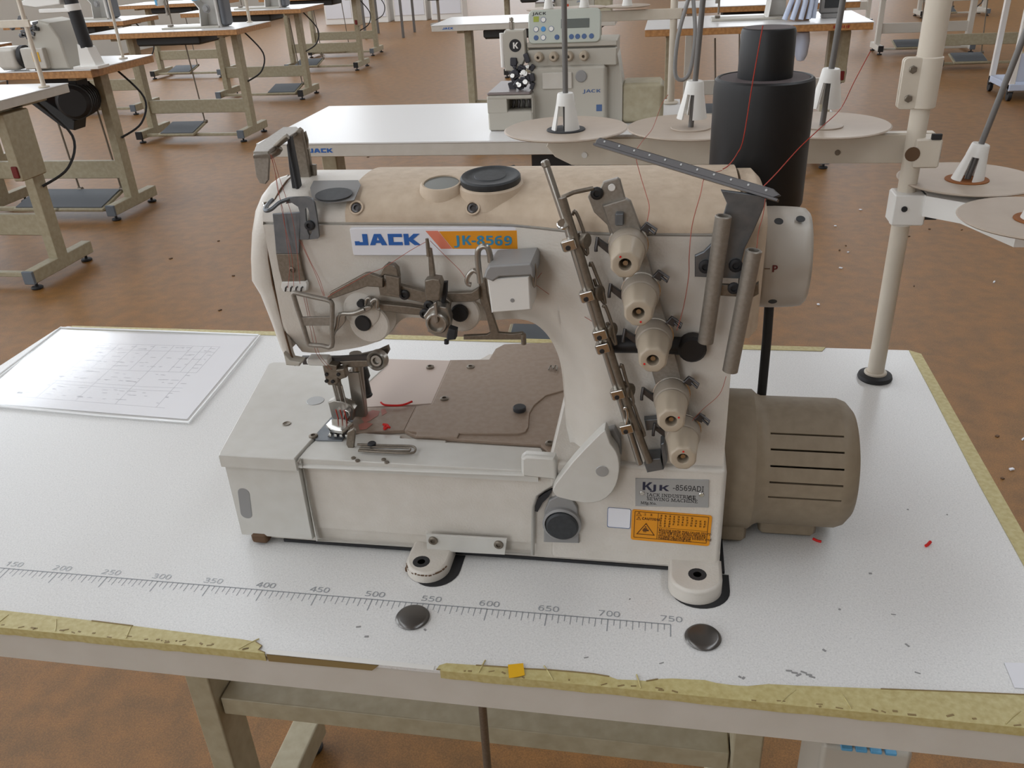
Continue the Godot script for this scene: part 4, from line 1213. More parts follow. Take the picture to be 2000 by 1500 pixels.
	slab(s, [Vector3(0.4675, 0.1679, -0.132), Vector3(0.4849, 0.1726, -0.132), Vector3(0.496, 0.178, -0.132), Vector3(0.4968, 0.173, -0.132), Vector3(0.488, 0.1594, -0.132), Vector3(0.4756, 0.1569, -0.132), Vector3(0.4776, 0.1642, -0.132), Vector3(0.4671, 0.1648, -0.132)], Vector3(0, 0, 0.004), 0.0008)
	var sp := part("spreader_arm", s, M.dull_steel, t)
	s = S()
	lathe(s, [Vector2(0.0090, -0.004), Vector2(0.0090, 0.003), Vector2(0.0078, 0.0042), Vector2(0.0064, 0.003), Vector2(0.0056, 0.001), Vector2(0.0050, 0.003), Vector2(0.0032, 0.003), Vector2(0.0026, 0.0), Vector2(0, 0.0)], Vector3(0.4894, 0.17, -0.116), Vector3(-0.1, 0.15, 1), 26)
	part("ring_nut", s, M.steel, sp)

func machine_levers(t: Node3D) -> void:
	# polished thread lever across the arm
	var s := S()
	slab(s, [Vector3(0.4691, 0.2442, -0.08), Vector3(0.4725, 0.2491, -0.08), Vector3(0.5038, 0.2656, -0.08), Vector3(0.5072, 0.2661, -0.08), Vector3(0.5184, 0.2621, -0.08), Vector3(0.5174, 0.2539, -0.08), Vector3(0.504, 0.2545, -0.08), Vector3(0.4765, 0.2444, -0.08), Vector3(0.4706, 0.2425, -0.08)], Vector3(0, 0, 0.0035), 0.0008)
	var lv := part("thread_lever", s, M.dull_steel, t, "polished thread lever")
	s = S()
	slab(s, [Vector3(0.5122, 0.255, -0.084), Vector3(0.5161, 0.259, -0.084), Vector3(0.538, 0.2529, -0.084), Vector3(0.5655, 0.2457, -0.084), Vector3(0.5701, 0.2415, -0.084), Vector3(0.5687, 0.2345, -0.084), Vector3(0.5638, 0.2361, -0.084), Vector3(0.5327, 0.2433, -0.084), Vector3(0.5127, 0.2459, -0.084)], Vector3(0, 0, 0.004), 0.0008)
	part("lever_arm", s, M.dull_steel, lv)
	s = S()
	slab(s, [Vector3(0.5209, 0.2652, -0.079), Vector3(0.5322, 0.2629, -0.079), Vector3(0.5309, 0.2479, -0.079), Vector3(0.5211, 0.2499, -0.079)], Vector3(0, 0, 0.004), 0.0006)
	slab(s, [Vector3(0.5156, 0.2648, -0.083), Vector3(0.5188, 0.2703, -0.083), Vector3(0.5225, 0.2733, -0.083), Vector3(0.5278, 0.2725, -0.083), Vector3(0.5307, 0.2692, -0.083), Vector3(0.5311, 0.2621, -0.083), Vector3(0.5202, 0.2644, -0.083), Vector3(0.5175, 0.2627, -0.083)], Vector3(0, 0, 0.006), 0.001)
	part("lever_clip", s, M.dull_steel, lv)
	s = S()
	slab(s, [Vector3(0.5059, 0.2359, -0.094), Vector3(0.5336, 0.2338, -0.094), Vector3(0.5546, 0.2307, -0.094), Vector3(0.5549, 0.2245, -0.094), Vector3(0.5285, 0.2265, -0.094), Vector3(0.5055, 0.2296, -0.094)], Vector3(0, 0, 0.006), 0.001)
	part("back_bar", s, M.dull_steel, lv)
	s = S()
	tube(s, curve([Vector3(0.4959, 0.233, -0.088), Vector3(0.498, 0.2388, -0.088), Vector3(0.5008, 0.2402, -0.088), Vector3(0.5024, 0.2358, -0.088), Vector3(0.5006, 0.2322, -0.088)], 3), 0.0016, 6)
	tube(s, curve([Vector3(0.5032, 0.2384, -0.084), Vector3(0.507, 0.2411, -0.084), Vector3(0.5089, 0.2394, -0.084), Vector3(0.5078, 0.234, -0.084), Vector3(0.5097, 0.2323, -0.084)], 3), 0.0016, 6)
	part("thread_hook", s, M.steel, lv)
	for p in [Vector3(0.5332, 0.2472, -0.08), Vector3(0.5524, 0.2385, -0.08), Vector3(0.5483, 0.2314, -0.08)]:
		s = S()
		screw(s, p, Vector3(0, 0, 1), 0.0042)
		part("screw", s, M.black, lv)
	# spike, its block and the split clamp
	s = S()
	tube(s, [Vector3(0.5584, 0.2958, -0.072), Vector3(0.5587, 0.2822, -0.072)], 0.0013, 8, false, 0.002)
	slab(s, [Vector3(0.5584, 0.2886, -0.074), Vector3(0.5611, 0.2878, -0.074), Vector3(0.5618, 0.2744, -0.074), Vector3(0.562, 0.2595, -0.074), Vector3(0.5571, 0.2589, -0.074)], Vector3(0, 0, 0.003), 0.0006)
	slab(s, [Vector3(0.5553, 0.265, -0.074), Vector3(0.5618, 0.2668, -0.074), Vector3(0.567, 0.266, -0.074), Vector3(0.5682, 0.2619, -0.074), Vector3(0.5654, 0.2485, -0.074), Vector3(0.5548, 0.2482, -0.074), Vector3(0.5543, 0.2558, -0.074)], Vector3(0, 0, 0.009), 0.001)
	var sk := part("thread_spike", s, M.dull_steel, t)
	s = S()
	slab(s, [Vector3(0.5495, 0.2331, -0.078), Vector3(0.5551, 0.2402, -0.078), Vector3(0.5603, 0.2429, -0.078), Vector3(0.5692, 0.2413, -0.078), Vector3(0.5717, 0.2319, -0.078), Vector3(0.5689, 0.2142, -0.078), Vector3(0.5578, 0.2161, -0.078), Vector3(0.5519, 0.2199, -0.078), Vector3(0.5529, 0.2253, -0.078)], Vector3(0, 0, 0.008), 0.001)
	lathe(s, [Vector2(0.0088, 0), Vector2(0.0088, 0.004), Vector2(0.0078, 0.005), Vector2(0.0066, 0.005), Vector2(0.0062, 0.002), Vector2(0, 0.0024)], Vector3(0.5611, 0.229, -0.07), Vector3(0, 0, 1), 26)
	slab(s, [Vector3(0.5603, 0.2466, -0.068), Vector3(0.5629, 0.2476, -0.068), Vector3(0.5629, 0.2304, -0.068), Vector3(0.5612, 0.2295, -0.068)], Vector3(0, 0, 0.003), 0.0005)
	part("split_clamp", s, M.steel, sk)
	s = S()
	slab(s, [Vector3(0.5713, 0.2267, -0.07), Vector3(0.5772, 0.2247, -0.07), Vector3(0.5758, 0.2168, -0.07), Vector3(0.5687, 0.2157, -0.07), Vector3(0.5691, 0.2206, -0.07)], Vector3(0, 0, 0.007), 0.001)
	tube(s, [Vector3(0.5679, 0.2152, -0.066), Vector3(0.5676, 0.212, -0.066)], 0.002, 7)
	part("hex_screw", s, M.rubber, sk)
	s = S()
	slab(s, [Vector3(0.5661, 0.2593, -0.08), Vector3(0.5698, 0.2597, -0.08), Vector3(0.5685, 0.2495, -0.08), Vector3(0.565, 0.2387, -0.08), Vector3(0.5634, 0.243, -0.08)], Vector3(0, 0, 0.004), 0.0006)
	part("clamp_leaf", s, M.rubber, sk)
	s = S()
	slab(s, [Vector3(0.5663, 0.2471, -0.088), Vector3(0.5862, 0.2484, -0.088), Vector3(0.5926, 0.2524, -0.088), Vector3(0.5928, 0.2429, -0.088), Vector3(0.5877, 0.2402, -0.088), Vector3(0.5665, 0.2393, -0.088)], Vector3(0, 0, 0.004), 0.0008)
	part("cross_strap", s, M.dull_steel, t)
	s = S()
	lathe(s, [Vector2(0.0165, -0.01), Vector2(0.016, 0.0), Vector2(0.015, 0.001), Vector2(0, 0.001)], Vector3(0.574, 0.226, -0.094), Vector3(0, 0, 1), 24)
	part("boss", s, M.paint, t)
	s = S()
	drum(s, Vector3(0.5739, 0.2277, -0.093), Vector3(0, 0, 1), 0.0072, 0.0, 0.005, 0.001, 18)
	part("plug", s, M.black, t)
	# silicone thread lubricator box
	s = S()
	slab(s, [Vector3(0.6068, 0.2721, -0.082), Vector3(0.6384, 0.275, -0.082), Vector3(0.6385, 0.2481, -0.082), Vector3(0.6085, 0.2449, -0.082)], Vector3(0, 0, 0.03), 0.0012)
	var bx := part("lubricator_box", s, M.white_plastic, t, "white thread lubricator box")
	s = S()
	slab(s, [Vector3(0.6046, 0.2736, -0.084), Vector3(0.6065, 0.2796, -0.084), Vector3(0.6094, 0.2831, -0.084), Vector3(0.6398, 0.2855, -0.084), Vector3(0.6419, 0.2824, -0.084), Vector3(0.6416, 0.2734, -0.084), Vector3(0.6395, 0.2758, -0.084), Vector3(0.6164, 0.2742, -0.084), Vector3(0.6113, 0.2706, -0.084), Vector3(0.6068, 0.2725, -0.084)], Vector3(0, 0, 0.034), 0.0015)
	part("box_lid", s, M.grey_plastic, bx)
	s = S()
	drum(s, Vector3(0.6249, 0.2557, -0.0525), Vector3(0, 0, 1), 0.0016, 0, 0.001, 0.0002, 10)
	part("pip", s, M.grey_plastic, bx)
	s = S()
	tube(s, curve([Vector3(0.6415, 0.2822, -0.058), Vector3(0.6424, 0.2763, -0.058), Vector3(0.6418, 0.2684, -0.058), Vector3(0.6409, 0.2644, -0.058), Vector3(0.6399, 0.2692, -0.058), Vector3(0.641, 0.2783, -0.058)], 3), 0.0011, 6)
	part("thread_eyelet", s, M.steel, bx)
	s = S()
	tube(s, curve([Vector3(0.5993, 0.2653, -0.062), Vector3(0.5988, 0.2762, -0.062), Vector3(0.5987, 0.2862, -0.062), Vector3(0.5999, 0.2913, -0.062), Vector3(0.6035, 0.2937, -0.062), Vector3(0.6068, 0.2921, -0.062), Vector3(0.608, 0.2863, -0.062), Vector3(0.6081, 0.2815, -0.062)], 3), 0.0023, 8)
	part("wire_arch", s, M.steel, bx)
	s = S()
	tube(s, curve([Vector3(0.5997, 0.2718, -0.062), Vector3(0.5952, 0.2749, -0.062), Vector3(0.5915, 0.2721, -0.062), Vector3(0.5892, 0.2676, -0.062), Vector3(0.5898, 0.2643, -0.062), Vector3(0.5921, 0.2635, -0.062)], 3), 0.0019, 7)
	part("thread_eyelet", s, M.steel, bx)
	# bracket hanging below the box, with the hooked bar
	s = S()
	slab(s, [Vector3(0.5915, 0.2576, -0.092), Vector3(0.5969, 0.2577, -0.092), Vector3(0.598, 0.2427, -0.092), Vector3(0.6012, 0.2275, -0.092), Vector3(0.6053, 0.2119, -0.092), Vector3(0.6161, 0.2113, -0.092), Vector3(0.6245, 0.2125, -0.092), Vector3(0.626, 0.2103, -0.092), Vector3(0.6258, 0.2035, -0.092), Vector3(0.6234, 0.2061, -0.092), Vector3(0.599, 0.2054, -0.092), Vector3(0.5756, 0.2047, -0.092), Vector3(0.5758, 0.2083, -0.092), Vector3(0.595, 0.2098, -0.092), Vector3(0.5981, 0.2117, -0.092), Vector3(0.5955, 0.2295, -0.092), Vector3(0.5919, 0.2382, -0.092)], Vector3(0, 0, 0.003), 0.0006)
	tube(s, [Vector3(0.6253, 0.2116, -0.089), Vector3(0.6253, 0.2026, -0.089)], 0.0022, 8)
	part("hooked_bracket", s, M.dull_steel, t)

func machine_tensions(t: Node3D) -> void:
	# slanting rail with five tension units
	var s := S()
	slab(s, [Vector3(0.6801, 0.3301, -0.066), Vector3(0.6815, 0.3333, -0.066), Vector3(0.6886, 0.3355, -0.066), Vector3(0.6907, 0.3404, -0.066), Vector3(0.7005, 0.3432, -0.066), Vector3(0.7023, 0.3418, -0.066), Vector3(0.7063, 0.3276, -0.066), Vector3(0.7098, 0.3261, -0.066), Vector3(0.7173, 0.3064, -0.066), Vector3(0.7244, 0.28, -0.066), Vector3(0.7366, 0.2405, -0.066), Vector3(0.7498, 0.1923, -0.066), Vector3(0.7603, 0.15, -0.066), Vector3(0.7583, 0.1358, -0.066), Vector3(0.7452, 0.1342, -0.066), Vector3(0.7375, 0.1627, -0.066), Vector3(0.7233, 0.2108, -0.066), Vector3(0.7104, 0.2521, -0.066), Vector3(0.7004, 0.2854, -0.066), Vector3(0.6937, 0.31, -0.066), Vector3(0.6843, 0.3192, -0.066)], Vector3(0, 0, 0.004), 0.0008)
	slab(s, [Vector3(0.6904, 0.3251, -0.062), Vector3(0.7065, 0.3301, -0.062), Vector3(0.71, 0.328, -0.062), Vector3(0.7181, 0.3069, -0.062), Vector3(0.699, 0.3001, -0.062)], Vector3(0, 0, 0.004), 0.001)
	var rail := part("tension_rail", s, M.guard, t, "slanting steel rail of the tension units")
	s = S()
	drum(s, Vector3(0.6967, 0.3369, -0.0618), Vector3(0, 0, 1), 0.0026, 0.0, 0.0008, 0.0003, 14)
	part("rivet", s, M.white_plastic, rail)
	s = S()
	screw(s, Vector3(0.6865, 0.333, -0.0618), Vector3(0, 0, 1), 0.0045)
	part("screw", s, M.black, rail)
	s = S()
	box(s, Vector3(0.7026, 0.3167, -0.056), Vector3(0.006, 0.009, 0.006), 0.001)
	part("thread_pin", s, M.zinc, rail)
	# black hose behind the rail
	s = S()
	tube(s, [Vector3(0.6953, 0.2157, -0.066), Vector3(0.7146, 0.2163, -0.066), Vector3(0.7526, 0.2158, -0.066)], 0.0068, 12)
	drum(s, Vector3(0.757, 0.2162, -0.0655), Vector3(0, 0, 1), 0.0105, -0.004, 0.008, 0.002, 20)
	part("hose", s, M.black, t, "short black hose")
	var tips := [Vector3(0.7086, 0.2961, -0.0205), Vector3(0.7181, 0.2611, -0.0205), Vector3(0.7288, 0.2256, -0.0205), Vector3(0.7434, 0.1768, -0.0205), Vector3(0.7532, 0.1452, -0.0205)]
	for k in 5:
		var c := Vector3(tips[k].x, tips[k].y, -0.0620)
		s = S()
		lathe(s, [Vector2(0.0100, 0.0), Vector2(0.0136, 0.001), Vector2(0.0138, 0.004), Vector2(0.0134, 0.011), Vector2(0.0128, 0.0135), Vector2(0.0118, 0.0142)], c, Vector3(0, 0, 1), 32)
		var un := part("tension_unit", s, M.knob_ring, t)
		s = S()
		# fluted knob
		var nn := 40
		var prev := []
		for h in [[0.0112, 0.0135, 0.0], [0.0120, 0.0150, 0.0], [0.0118, 0.0200, 0.0003], [0.0112, 0.0280, 0.0007], [0.0104, 0.0390, 0.0009], [0.0096, 0.0412, 0.0005], [0.0082, 0.0418, 0.0], [0.0046, 0.0418, 0.0], [0.0042, 0.0412, 0.0], [0.0041, 0.0230, 0.0], [0.0010, 0.0228, 0.0]]:
			var line := []
			for a in nn + 1:
				var w := TAU * a / nn
				var r: float = h[0] - h[2] * (0.5 + 0.5 * cos(w * 8.0))
				line.append(c + Vector3(cos(w) * r, sin(w) * r, h[1]))
			prev.append(line)
		sheet(s, prev, Vector3(-1, 0, 0.3))
		part("knob", s, M.knob, un, "cream fluted tension knob")
		s = S()
		tube(s, [c + Vector3(0, 0, 0.022), c + Vector3(0, 0, 0.0385)], 0.0018, 8)
		part("stud", s, M.bright, un)
		s = S()
		var da := [2.1, -1.3, 3.6, 0.6, 1.57][k] as float
		drum(s, c + Vector3(cos(da), sin(da), 0) * 0.0064 + Vector3(0, 0, 0.0414), Vector3(0, 0, 1), 0.0008, 0, 0.0008, 0.0001, 8)
		part("mark", s, M.red, un)
		s = S()
		lathe(s, [Vector2(0.0125, -0.0015), Vector2(0.0144, -0.001), Vector2(0.0144, 0.0), Vector2(0.011, 0.0008)], c, Vector3(0, 0, 1), 28)
		part("tension_disc", s, M.bright, un)
		# bent thread tabs on both sides
		s = S()
		slab(s, [c + Vector3(0.008, 0.012, 0.001), c + Vector3(0.012, 0.017, 0.001), c + Vector3(0.0165, 0.0145, 0.001), c + Vector3(0.014, 0.009, 0.001)], Vector3(0, 0, 0.003), 0.0005)
		tube(s, [c + Vector3(0.0125, 0.017, 0.004), c + Vector3(0.0195, 0.0135, 0.008), c + Vector3(0.0185, 0.0105, 0.008), c + Vector3(0.0145, 0.0125, 0.004)], 0.0010, 6)
		part("thread_tab", s, M.dark_steel, un)
		s = S()
		slab(s, [c + Vector3(-0.012, -0.002, -0.001), c + Vector3(-0.0215, 0.005, -0.001), c + Vector3(-0.0225, 0.0005, -0.001), c + Vector3(-0.0135, -0.007, -0.001)], Vector3(0, 0, 0.003), 0.0005)
		tube(s, [c + Vector3(-0.0215, 0.006, 0.002), c + Vector3(-0.0225, -0.001, 0.004), c + Vector3(-0.0225, -0.004, 0.004)], 0.0014, 6)
		part("thread_tab", s, M.dark_steel, un)
	# two long guide rods with clamps and wire loops
	s = S()
	tube(s, [Vector3(0.6505, 0.3516, -0.068), Vector3(0.6659, 0.3088, -0.058), Vector3(0.6798, 0.2627, -0.052), Vector3(0.7031, 0.1811, -0.052), Vector3(0.7211, 0.1179, -0.052)], 0.0026, 8)
	drum(s, Vector3(0.6506, 0.3518, -0.067), Vector3(-0.3, 1, -0.1), 0.0032, -0.002, 0.003, 0.001, 10)
	var rod := part("guide_rod", s, M.steel, t)
	s = S()
	tube(s, [Vector3(0.6637, 0.3331, -0.05), Vector3(0.6683, 0.3165, -0.05), Vector3(0.6759, 0.2913, -0.05), Vector3(0.6889, 0.2445, -0.05), Vector3(0.7115, 0.1691, -0.05), Vector3(0.7283, 0.1216, -0.05)], 0.0030, 8)
	tube(s, [Vector3(0.6633, 0.3323, -0.053), Vector3(0.6711, 0.3358, -0.053), Vector3(0.6839, 0.3367, -0.06)], 0.0016, 7)
	part("guide_rod", s, M.dull_steel, t)
	for p in [Vector3(0.6683, 0.3006, -0.048), Vector3(0.6806, 0.2624, -0.048), Vector3(0.6901, 0.2323, -0.048), Vector3(0.692, 0.2216, -0.048), Vector3(0.7033, 0.1833, -0.048), Vector3(0.7103, 0.1534, -0.048)]:
		s = S()
		box(s, p, Vector3(0.0105, 0.0085, 0.008), 0.0012, Basis(Vector3(0, 0, 1), 0.3))
		var cl := part("rod_clamp", s, M.bright, rod)
		s = S()
		drum(s, p + Vector3(-0.0005, -0.0015, 0.0035), Vector3(0, 0, 1), 0.0019, 0.0, 0.001, 0.0002, 10)
		part("screw", s, M.black, cl)
	s = S()
	drum(s, Vector3(0.6644, 0.314, -0.05), Vector3(0, 0.9, 0.4), 0.0050, -0.001, 0.0016, 0.0006, 14)
	part("rod_collar", s, M.bright, rod)
	for e in [[Vector3(0.67, 0.3194, -0.055), Vector3(0.6714, 0.3223, -0.055), Vector3(0.6742, 0.3176, -0.055), Vector3(0.6784, 0.3047, -0.055), Vector3(0.6805, 0.2915, -0.055), Vector3(0.6776, 0.2934, -0.055), Vector3(0.6734, 0.3065, -0.055)], [Vector3(0.6819, 0.2819, -0.055), Vector3(0.683, 0.2846, -0.055), Vector3(0.687, 0.2742, -0.055), Vector3(0.6907, 0.2645, -0.055), Vector3(0.6929, 0.2538, -0.055), Vector3(0.6892, 0.2585, -0.055), Vector3(0.6848, 0.2723, -0.055)], [Vector3(0.6917, 0.2518, -0.052), Vector3(0.6932, 0.2526, -0.052), Vector3(0.6977, 0.2398, -0.052), Vector3(0.7, 0.2295, -0.052), Vector3(0.7012, 0.2225, -0.052), Vector3(0.6985, 0.2257, -0.052), Vector3(0.6947, 0.2397, -0.052)], [Vector3(0.7048, 0.2031, -0.052), Vector3(0.7059, 0.2053, -0.052), Vector3(0.7096, 0.1915, -0.052), Vector3(0.7136, 0.1807, -0.052), Vector3(0.7149, 0.1718, -0.052), Vector3(0.7113, 0.1761, -0.052), Vector3(0.7072, 0.1914, -0.052)], [Vector3(0.713, 0.1717, -0.052), Vector3(0.7153, 0.1709, -0.052), Vector3(0.7186, 0.1606, -0.052), Vector3(0.722, 0.1516, -0.052), Vector3(0.7241, 0.1448, -0.052), Vector3(0.7213, 0.1465, -0.052), Vector3(0.7163, 0.1582, -0.052)]]:
		s = S()
		tube(s, curve(e, 3), 0.0013, 6)
		part("wire_loop", s, M.dull_steel, rod)
	for p in [Vector3(0.6789, 0.3016, -0.053), Vector3(0.6886, 0.2625, -0.053), Vector3(0.698, 0.2332, -0.053), Vector3(0.7119, 0.1832, -0.053)]:
		s = S()
		drum(s, p, Vector3(0.9, 0.1, 0.5), 0.0058, -0.002, 0.002, 0.0008, 14)
		part("loop_stud", s, M.dull_steel, rod)
	s = S()
	tube(s, curve([Vector3(0.7082, 0.1704, -0.046), Vector3(0.7094, 0.1722, -0.046), Vector3(0.711, 0.1651, -0.046), Vector3(0.7096, 0.1559, -0.046)], 3), 0.0011, 6)
	part("hook_spring", s, M.bright, rod)
	s = S()
	slab(s, [Vector3(0.7244, 0.1181, -0.066), Vector3(0.7258, 0.1226, -0.066), Vector3(0.737, 0.1242, -0.066), Vector3(0.7397, 0.1133, -0.066), Vector3(0.727, 0.1095, -0.066)], Vector3(0, 0, 0.014), 0.0008)
	slab(s, [Vector3(0.7365, 0.1358, -0.066), Vector3(0.7392, 0.1378, -0.066), Vector3(0.7426, 0.1209, -0.066), Vector3(0.7397, 0.112, -0.066)], Vector3(0, 0, 0.012), 0.0008)
	slab(s, [Vector3(0.7232, 0.1539, -0.066), Vector3(0.7358, 0.1555, -0.066), Vector3(0.7361, 0.1462, -0.066), Vector3(0.7251, 0.1437, -0.066)], Vector3(0, 0, 0.006), 0.0008)
	part("rod_bracket", s, M.zinc, rod)

func machine_right(t: Node3D) -> void:
	# plates on the column foot
	var z := -0.0632
	var s := S()
	slab(s, [Vector3(0.7175, 0.096, -0.064), Vector3(0.7762, 0.0985, -0.064), Vector3(0.7774, 0.0713, -0.064), Vector3(0.718, 0.0683, -0.064)], Vector3(0, 0, 0.0010), 0.0003)
	var pl := part("maker_plate", s, M.silver, t, "small silver maker's plate")
	letters("lettering", "K", font_bold, 0.0078, Vector3(0.7222, 0.0892, -0.063), Vector3.RIGHT, Vector3.UP, M.ink_navy, pl, 1.3)
	letters("lettering", "JK", font_bold, 0.0055, Vector3(0.7309, 0.0883, -0.063), Vector3.RIGHT, Vector3.UP, M.ink_navy, pl, 1.85)
	letters("lettering", "-8569ADI", font_plain, 0.0050, Vector3(0.7478, 0.0893, -0.063), Vector3.RIGHT, Vector3.UP, M.ink, pl, 0.86)
	letters("lettering", "JACK INDUSTRIAL", font_serif, 0.0029, Vector3(0.727, 0.0809, -0.063), Vector3.RIGHT, Vector3.UP, M.ink, pl, 1.12)
	letters("lettering", "SEWING MACHINE", font_serif, 0.0029, Vector3(0.7271, 0.0768, -0.063), Vector3.RIGHT, Vector3.UP, M.ink, pl, 1.12)
	letters("lettering", "CE", font_plain, 0.0037, Vector3(0.7601, 0.0802, -0.063), Vector3.RIGHT, Vector3.UP, M.ink, pl, 1.2)
	letters("lettering", "Mfg.No.", font_serif, 0.0022, Vector3(0.7222, 0.0723, -0.063), Vector3.RIGHT, Vector3.UP, M.ink, pl, 1.1)
	for p in [Vector3(0.7232, 0.0822, -0.063), Vector3(0.771, 0.0841, -0.063)]:
		s = S()
		drum(s, p, Vector3(0, 0, 1), 0.0022, 0, 0.001, 0.0005, 12)
		part("rivet", s, M.bright, pl)
	s = S()
	slab(s, round_rect(Vector3(0.7045, 0.0546, -0.064), Vector3(1, -0.02, 0), Vector3(0.02, 1, 0), 0.0195, 0.0205, 0.0016, 3), Vector3(0, 0, 0.0007))
	var qs := part("square_sticker", s, M.button_blue, t, "small white square sticker with blue edge")
	s = S()
	slab(s, round_rect(Vector3(0.7046, 0.055, -0.0634), Vector3(1, -0.02, 0), Vector3(0.02, 1, 0), 0.0187, 0.0197, 0.0014, 3), Vector3(0, 0, 0.0003))
	part("sticker_face", s, M.sticker, qs)
	# caution label
	s = S()
	slab(s, round_rect(Vector3(0.7478, 0.0482, -0.064), Vector3(1, -0.022, 0), Vector3(0.022, 1, 0), 0.0655, 0.0315, 0.0022, 4), Vector3(0, 0, 0.0009))
	var ca := part("caution_label", s, M.orange, t, "orange caution label")
	var u := Vector3(1, -0.022, 0).normalized()
	var v := Vector3(0.022, 1, 0).normalized()
	var o := Vector3(0.7477, 0.049, -0.063)
	s = S()
	var w := 0.0603
	var h := 0.0270
	for e in [[0, h / 2, w, 0.0005], [0, -h / 2, w, 0.0005], [-w / 2, 0, 0.0005, h], [w / 2, 0, 0.0005, h], [-w / 2 + 0.0193, 0, 0.0004, h], [0.0097, -0.0012, 0.041, 0.0003]]:
		mark(s, o, u, v, e[0], e[1], e[2], e[3])
	# triangles
	for q in [[-0.0268, 0.0112, 0.0040], [-0.0268, 0.0068, 0.0034]]:
		outline(s, o, u, v, [Vector2(q[0] - q[2] / 2, q[1] - q[2] * 0.45), Vector2(q[0] + q[2] / 2, q[1] - q[2] * 0.45), Vector2(q[0], q[1] + q[2] * 0.45)], 0.00035)
		mark(s, o, u, v, q[0], q[1], 0.0004, 0.0012)
	outline(s, o, u, v, [Vector2(-0.0277, -0.0097), Vector2(-0.0132, -0.0097), Vector2(-0.0205, 0.0018)], 0.0007)
	mark(s, o, u, v, -0.0205, -0.0052, 0.0052, 0.0016)
	mark(s, o, u, v, -0.0208, -0.0036, 0.0030, 0.0012)
	mark(s, o, u, v, -0.0207, -0.0018, 0.0013, 0.0013)
	mark(s, o, u, v, -0.0212, -0.0068, 0.0028, 0.0008)
	# the two heading characters, zhu yi, stroke by stroke
	for e in [[0, 0.8, 0.12, 0.2], [-0.05, 0.35, 0.12, 0.2], [-0.1, -0.5, 0.12, 0.6], [0.55, 0.85, 0.15, 0.25], [0.6, 0.5, 0.9, 0.14], [0.6, -0.05, 0.75, 0.14], [0.6, -0.75, 1.0, 0.14], [0.6, -0.1, 0.14, 1.25]]:
		mark(s, o, u, v, -0.0225 + e[0] * 0.0016, 0.0112 + e[1] * 0.0014, e[2] * 0.0016, e[3] * 0.0014)
	for e in [[0.4, 0.9, 0.2, 0.14], [0.4, 0.65, 1.0, 0.13], [0.4, 0.35, 1.1, 0.13], [0.4, -0.15, 0.7, 0.5], [-0.15, -0.75, 0.14, 0.3], [0.4, -0.8, 0.7, 0.14], [0.9, -0.7, 0.14, 0.3]]:
		mark(s, o, u, v, -0.0172 + e[0] * 0.0016, 0.0112 + e[1] * 0.0014, e[2] * 0.0016, e[3] * 0.0014)
	# lines of small Chinese type: too small in the photograph to read, each character a few strokes
	var rng := RandomNumberGenerator.new()
	rng.seed = 77
	for row in 5:
		var count: int = [8, 11, 11, 11, 3][row]
		for k in count:
			var cx := -0.0085 + 0.0036 * k
			var cy := 0.0113 - 0.0026 * row
			for b in 3:
				mark(s, o, u, v, cx + rng.randf_range(-0.0003, 0.0003), cy - 0.0007 + 0.0007 * b, rng.randf_range(0.0011, 0.0019), 0.00026)
			for b in 2:
				mark(s, o, u, v, cx + rng.randf_range(-0.0007, 0.0007), cy + rng.randf_range(-0.0003, 0.0003), 0.00026, rng.randf_range(0.0012, 0.0019))
	part("label_print", s, M.label_ink, ca)
	letters("lettering", "CAUTION", font_bold, 0.0021, o + u * -0.0243 + v * 0.0068, u, v, M.label_ink, ca, 1.05)
	var yy := -0.0035
	for line in ["Moving parts may cause injury.", "Operate with safety devices.", "Turn off main switch before", "threading,changing bobbin and", "needle,cleaning etc."]:
		letters("lettering", line, font_plain, 0.00145, o + u * -0.0098 + v * yy, u, v, M.label_ink, ca, 0.98)
		yy -= 0.00215
	# push button and its housing
	s = S()
	slab(s, [Vector3(0.6399, 0.0254, -0.0645), Vector3(0.6414, 0.0584, -0.0645), Vector3(0.6457, 0.0705, -0.0645), Vector3(0.6545, 0.0764, -0.0645), Vector3(0.6649, 0.074, -0.0645), Vector3(0.6699, 0.0649, -0.0645), Vector3(0.6708, 0.0269, -0.0645)], Vector3(0, 0, 0.004), 0.001)
	lathe(s, [Vector2(0.0165, 0.0), Vector2(0.0165, 0.004), Vector2(0.0145, 0.005), Vector2(0.0142, 0.0)], Vector3(0.6564, 0.048, -0.0615), Vector3(0, 0, 1), 28)
	var bh := part("button_housing", s, M.grey_plastic, t)
	s = S()
	drum(s, Vector3(0.657, 0.0483, -0.0605), Vector3(0, 0, 1), 0.0138, 0.0, 0.007, 0.0015, 30)
	part("push_button", s, M.cap, bh, "round dark grey push button")
	s = S()
	slab(s, [Vector3(0.6318, 0.0573, -0.0655), Vector3(0.634, 0.0681, -0.0655), Vector3(0.6403, 0.075, -0.0655), Vector3(0.6492, 0.0814, -0.0655), Vector3(0.6455, 0.0732, -0.0655), Vector3(0.6401, 0.0665, -0.0655), Vector3(0.6353, 0.0565, -0.0655)], Vector3(0, 0, 0.003))
	part("notch", s, M.rubber, bh)
	# white swinging guard
	s = S()
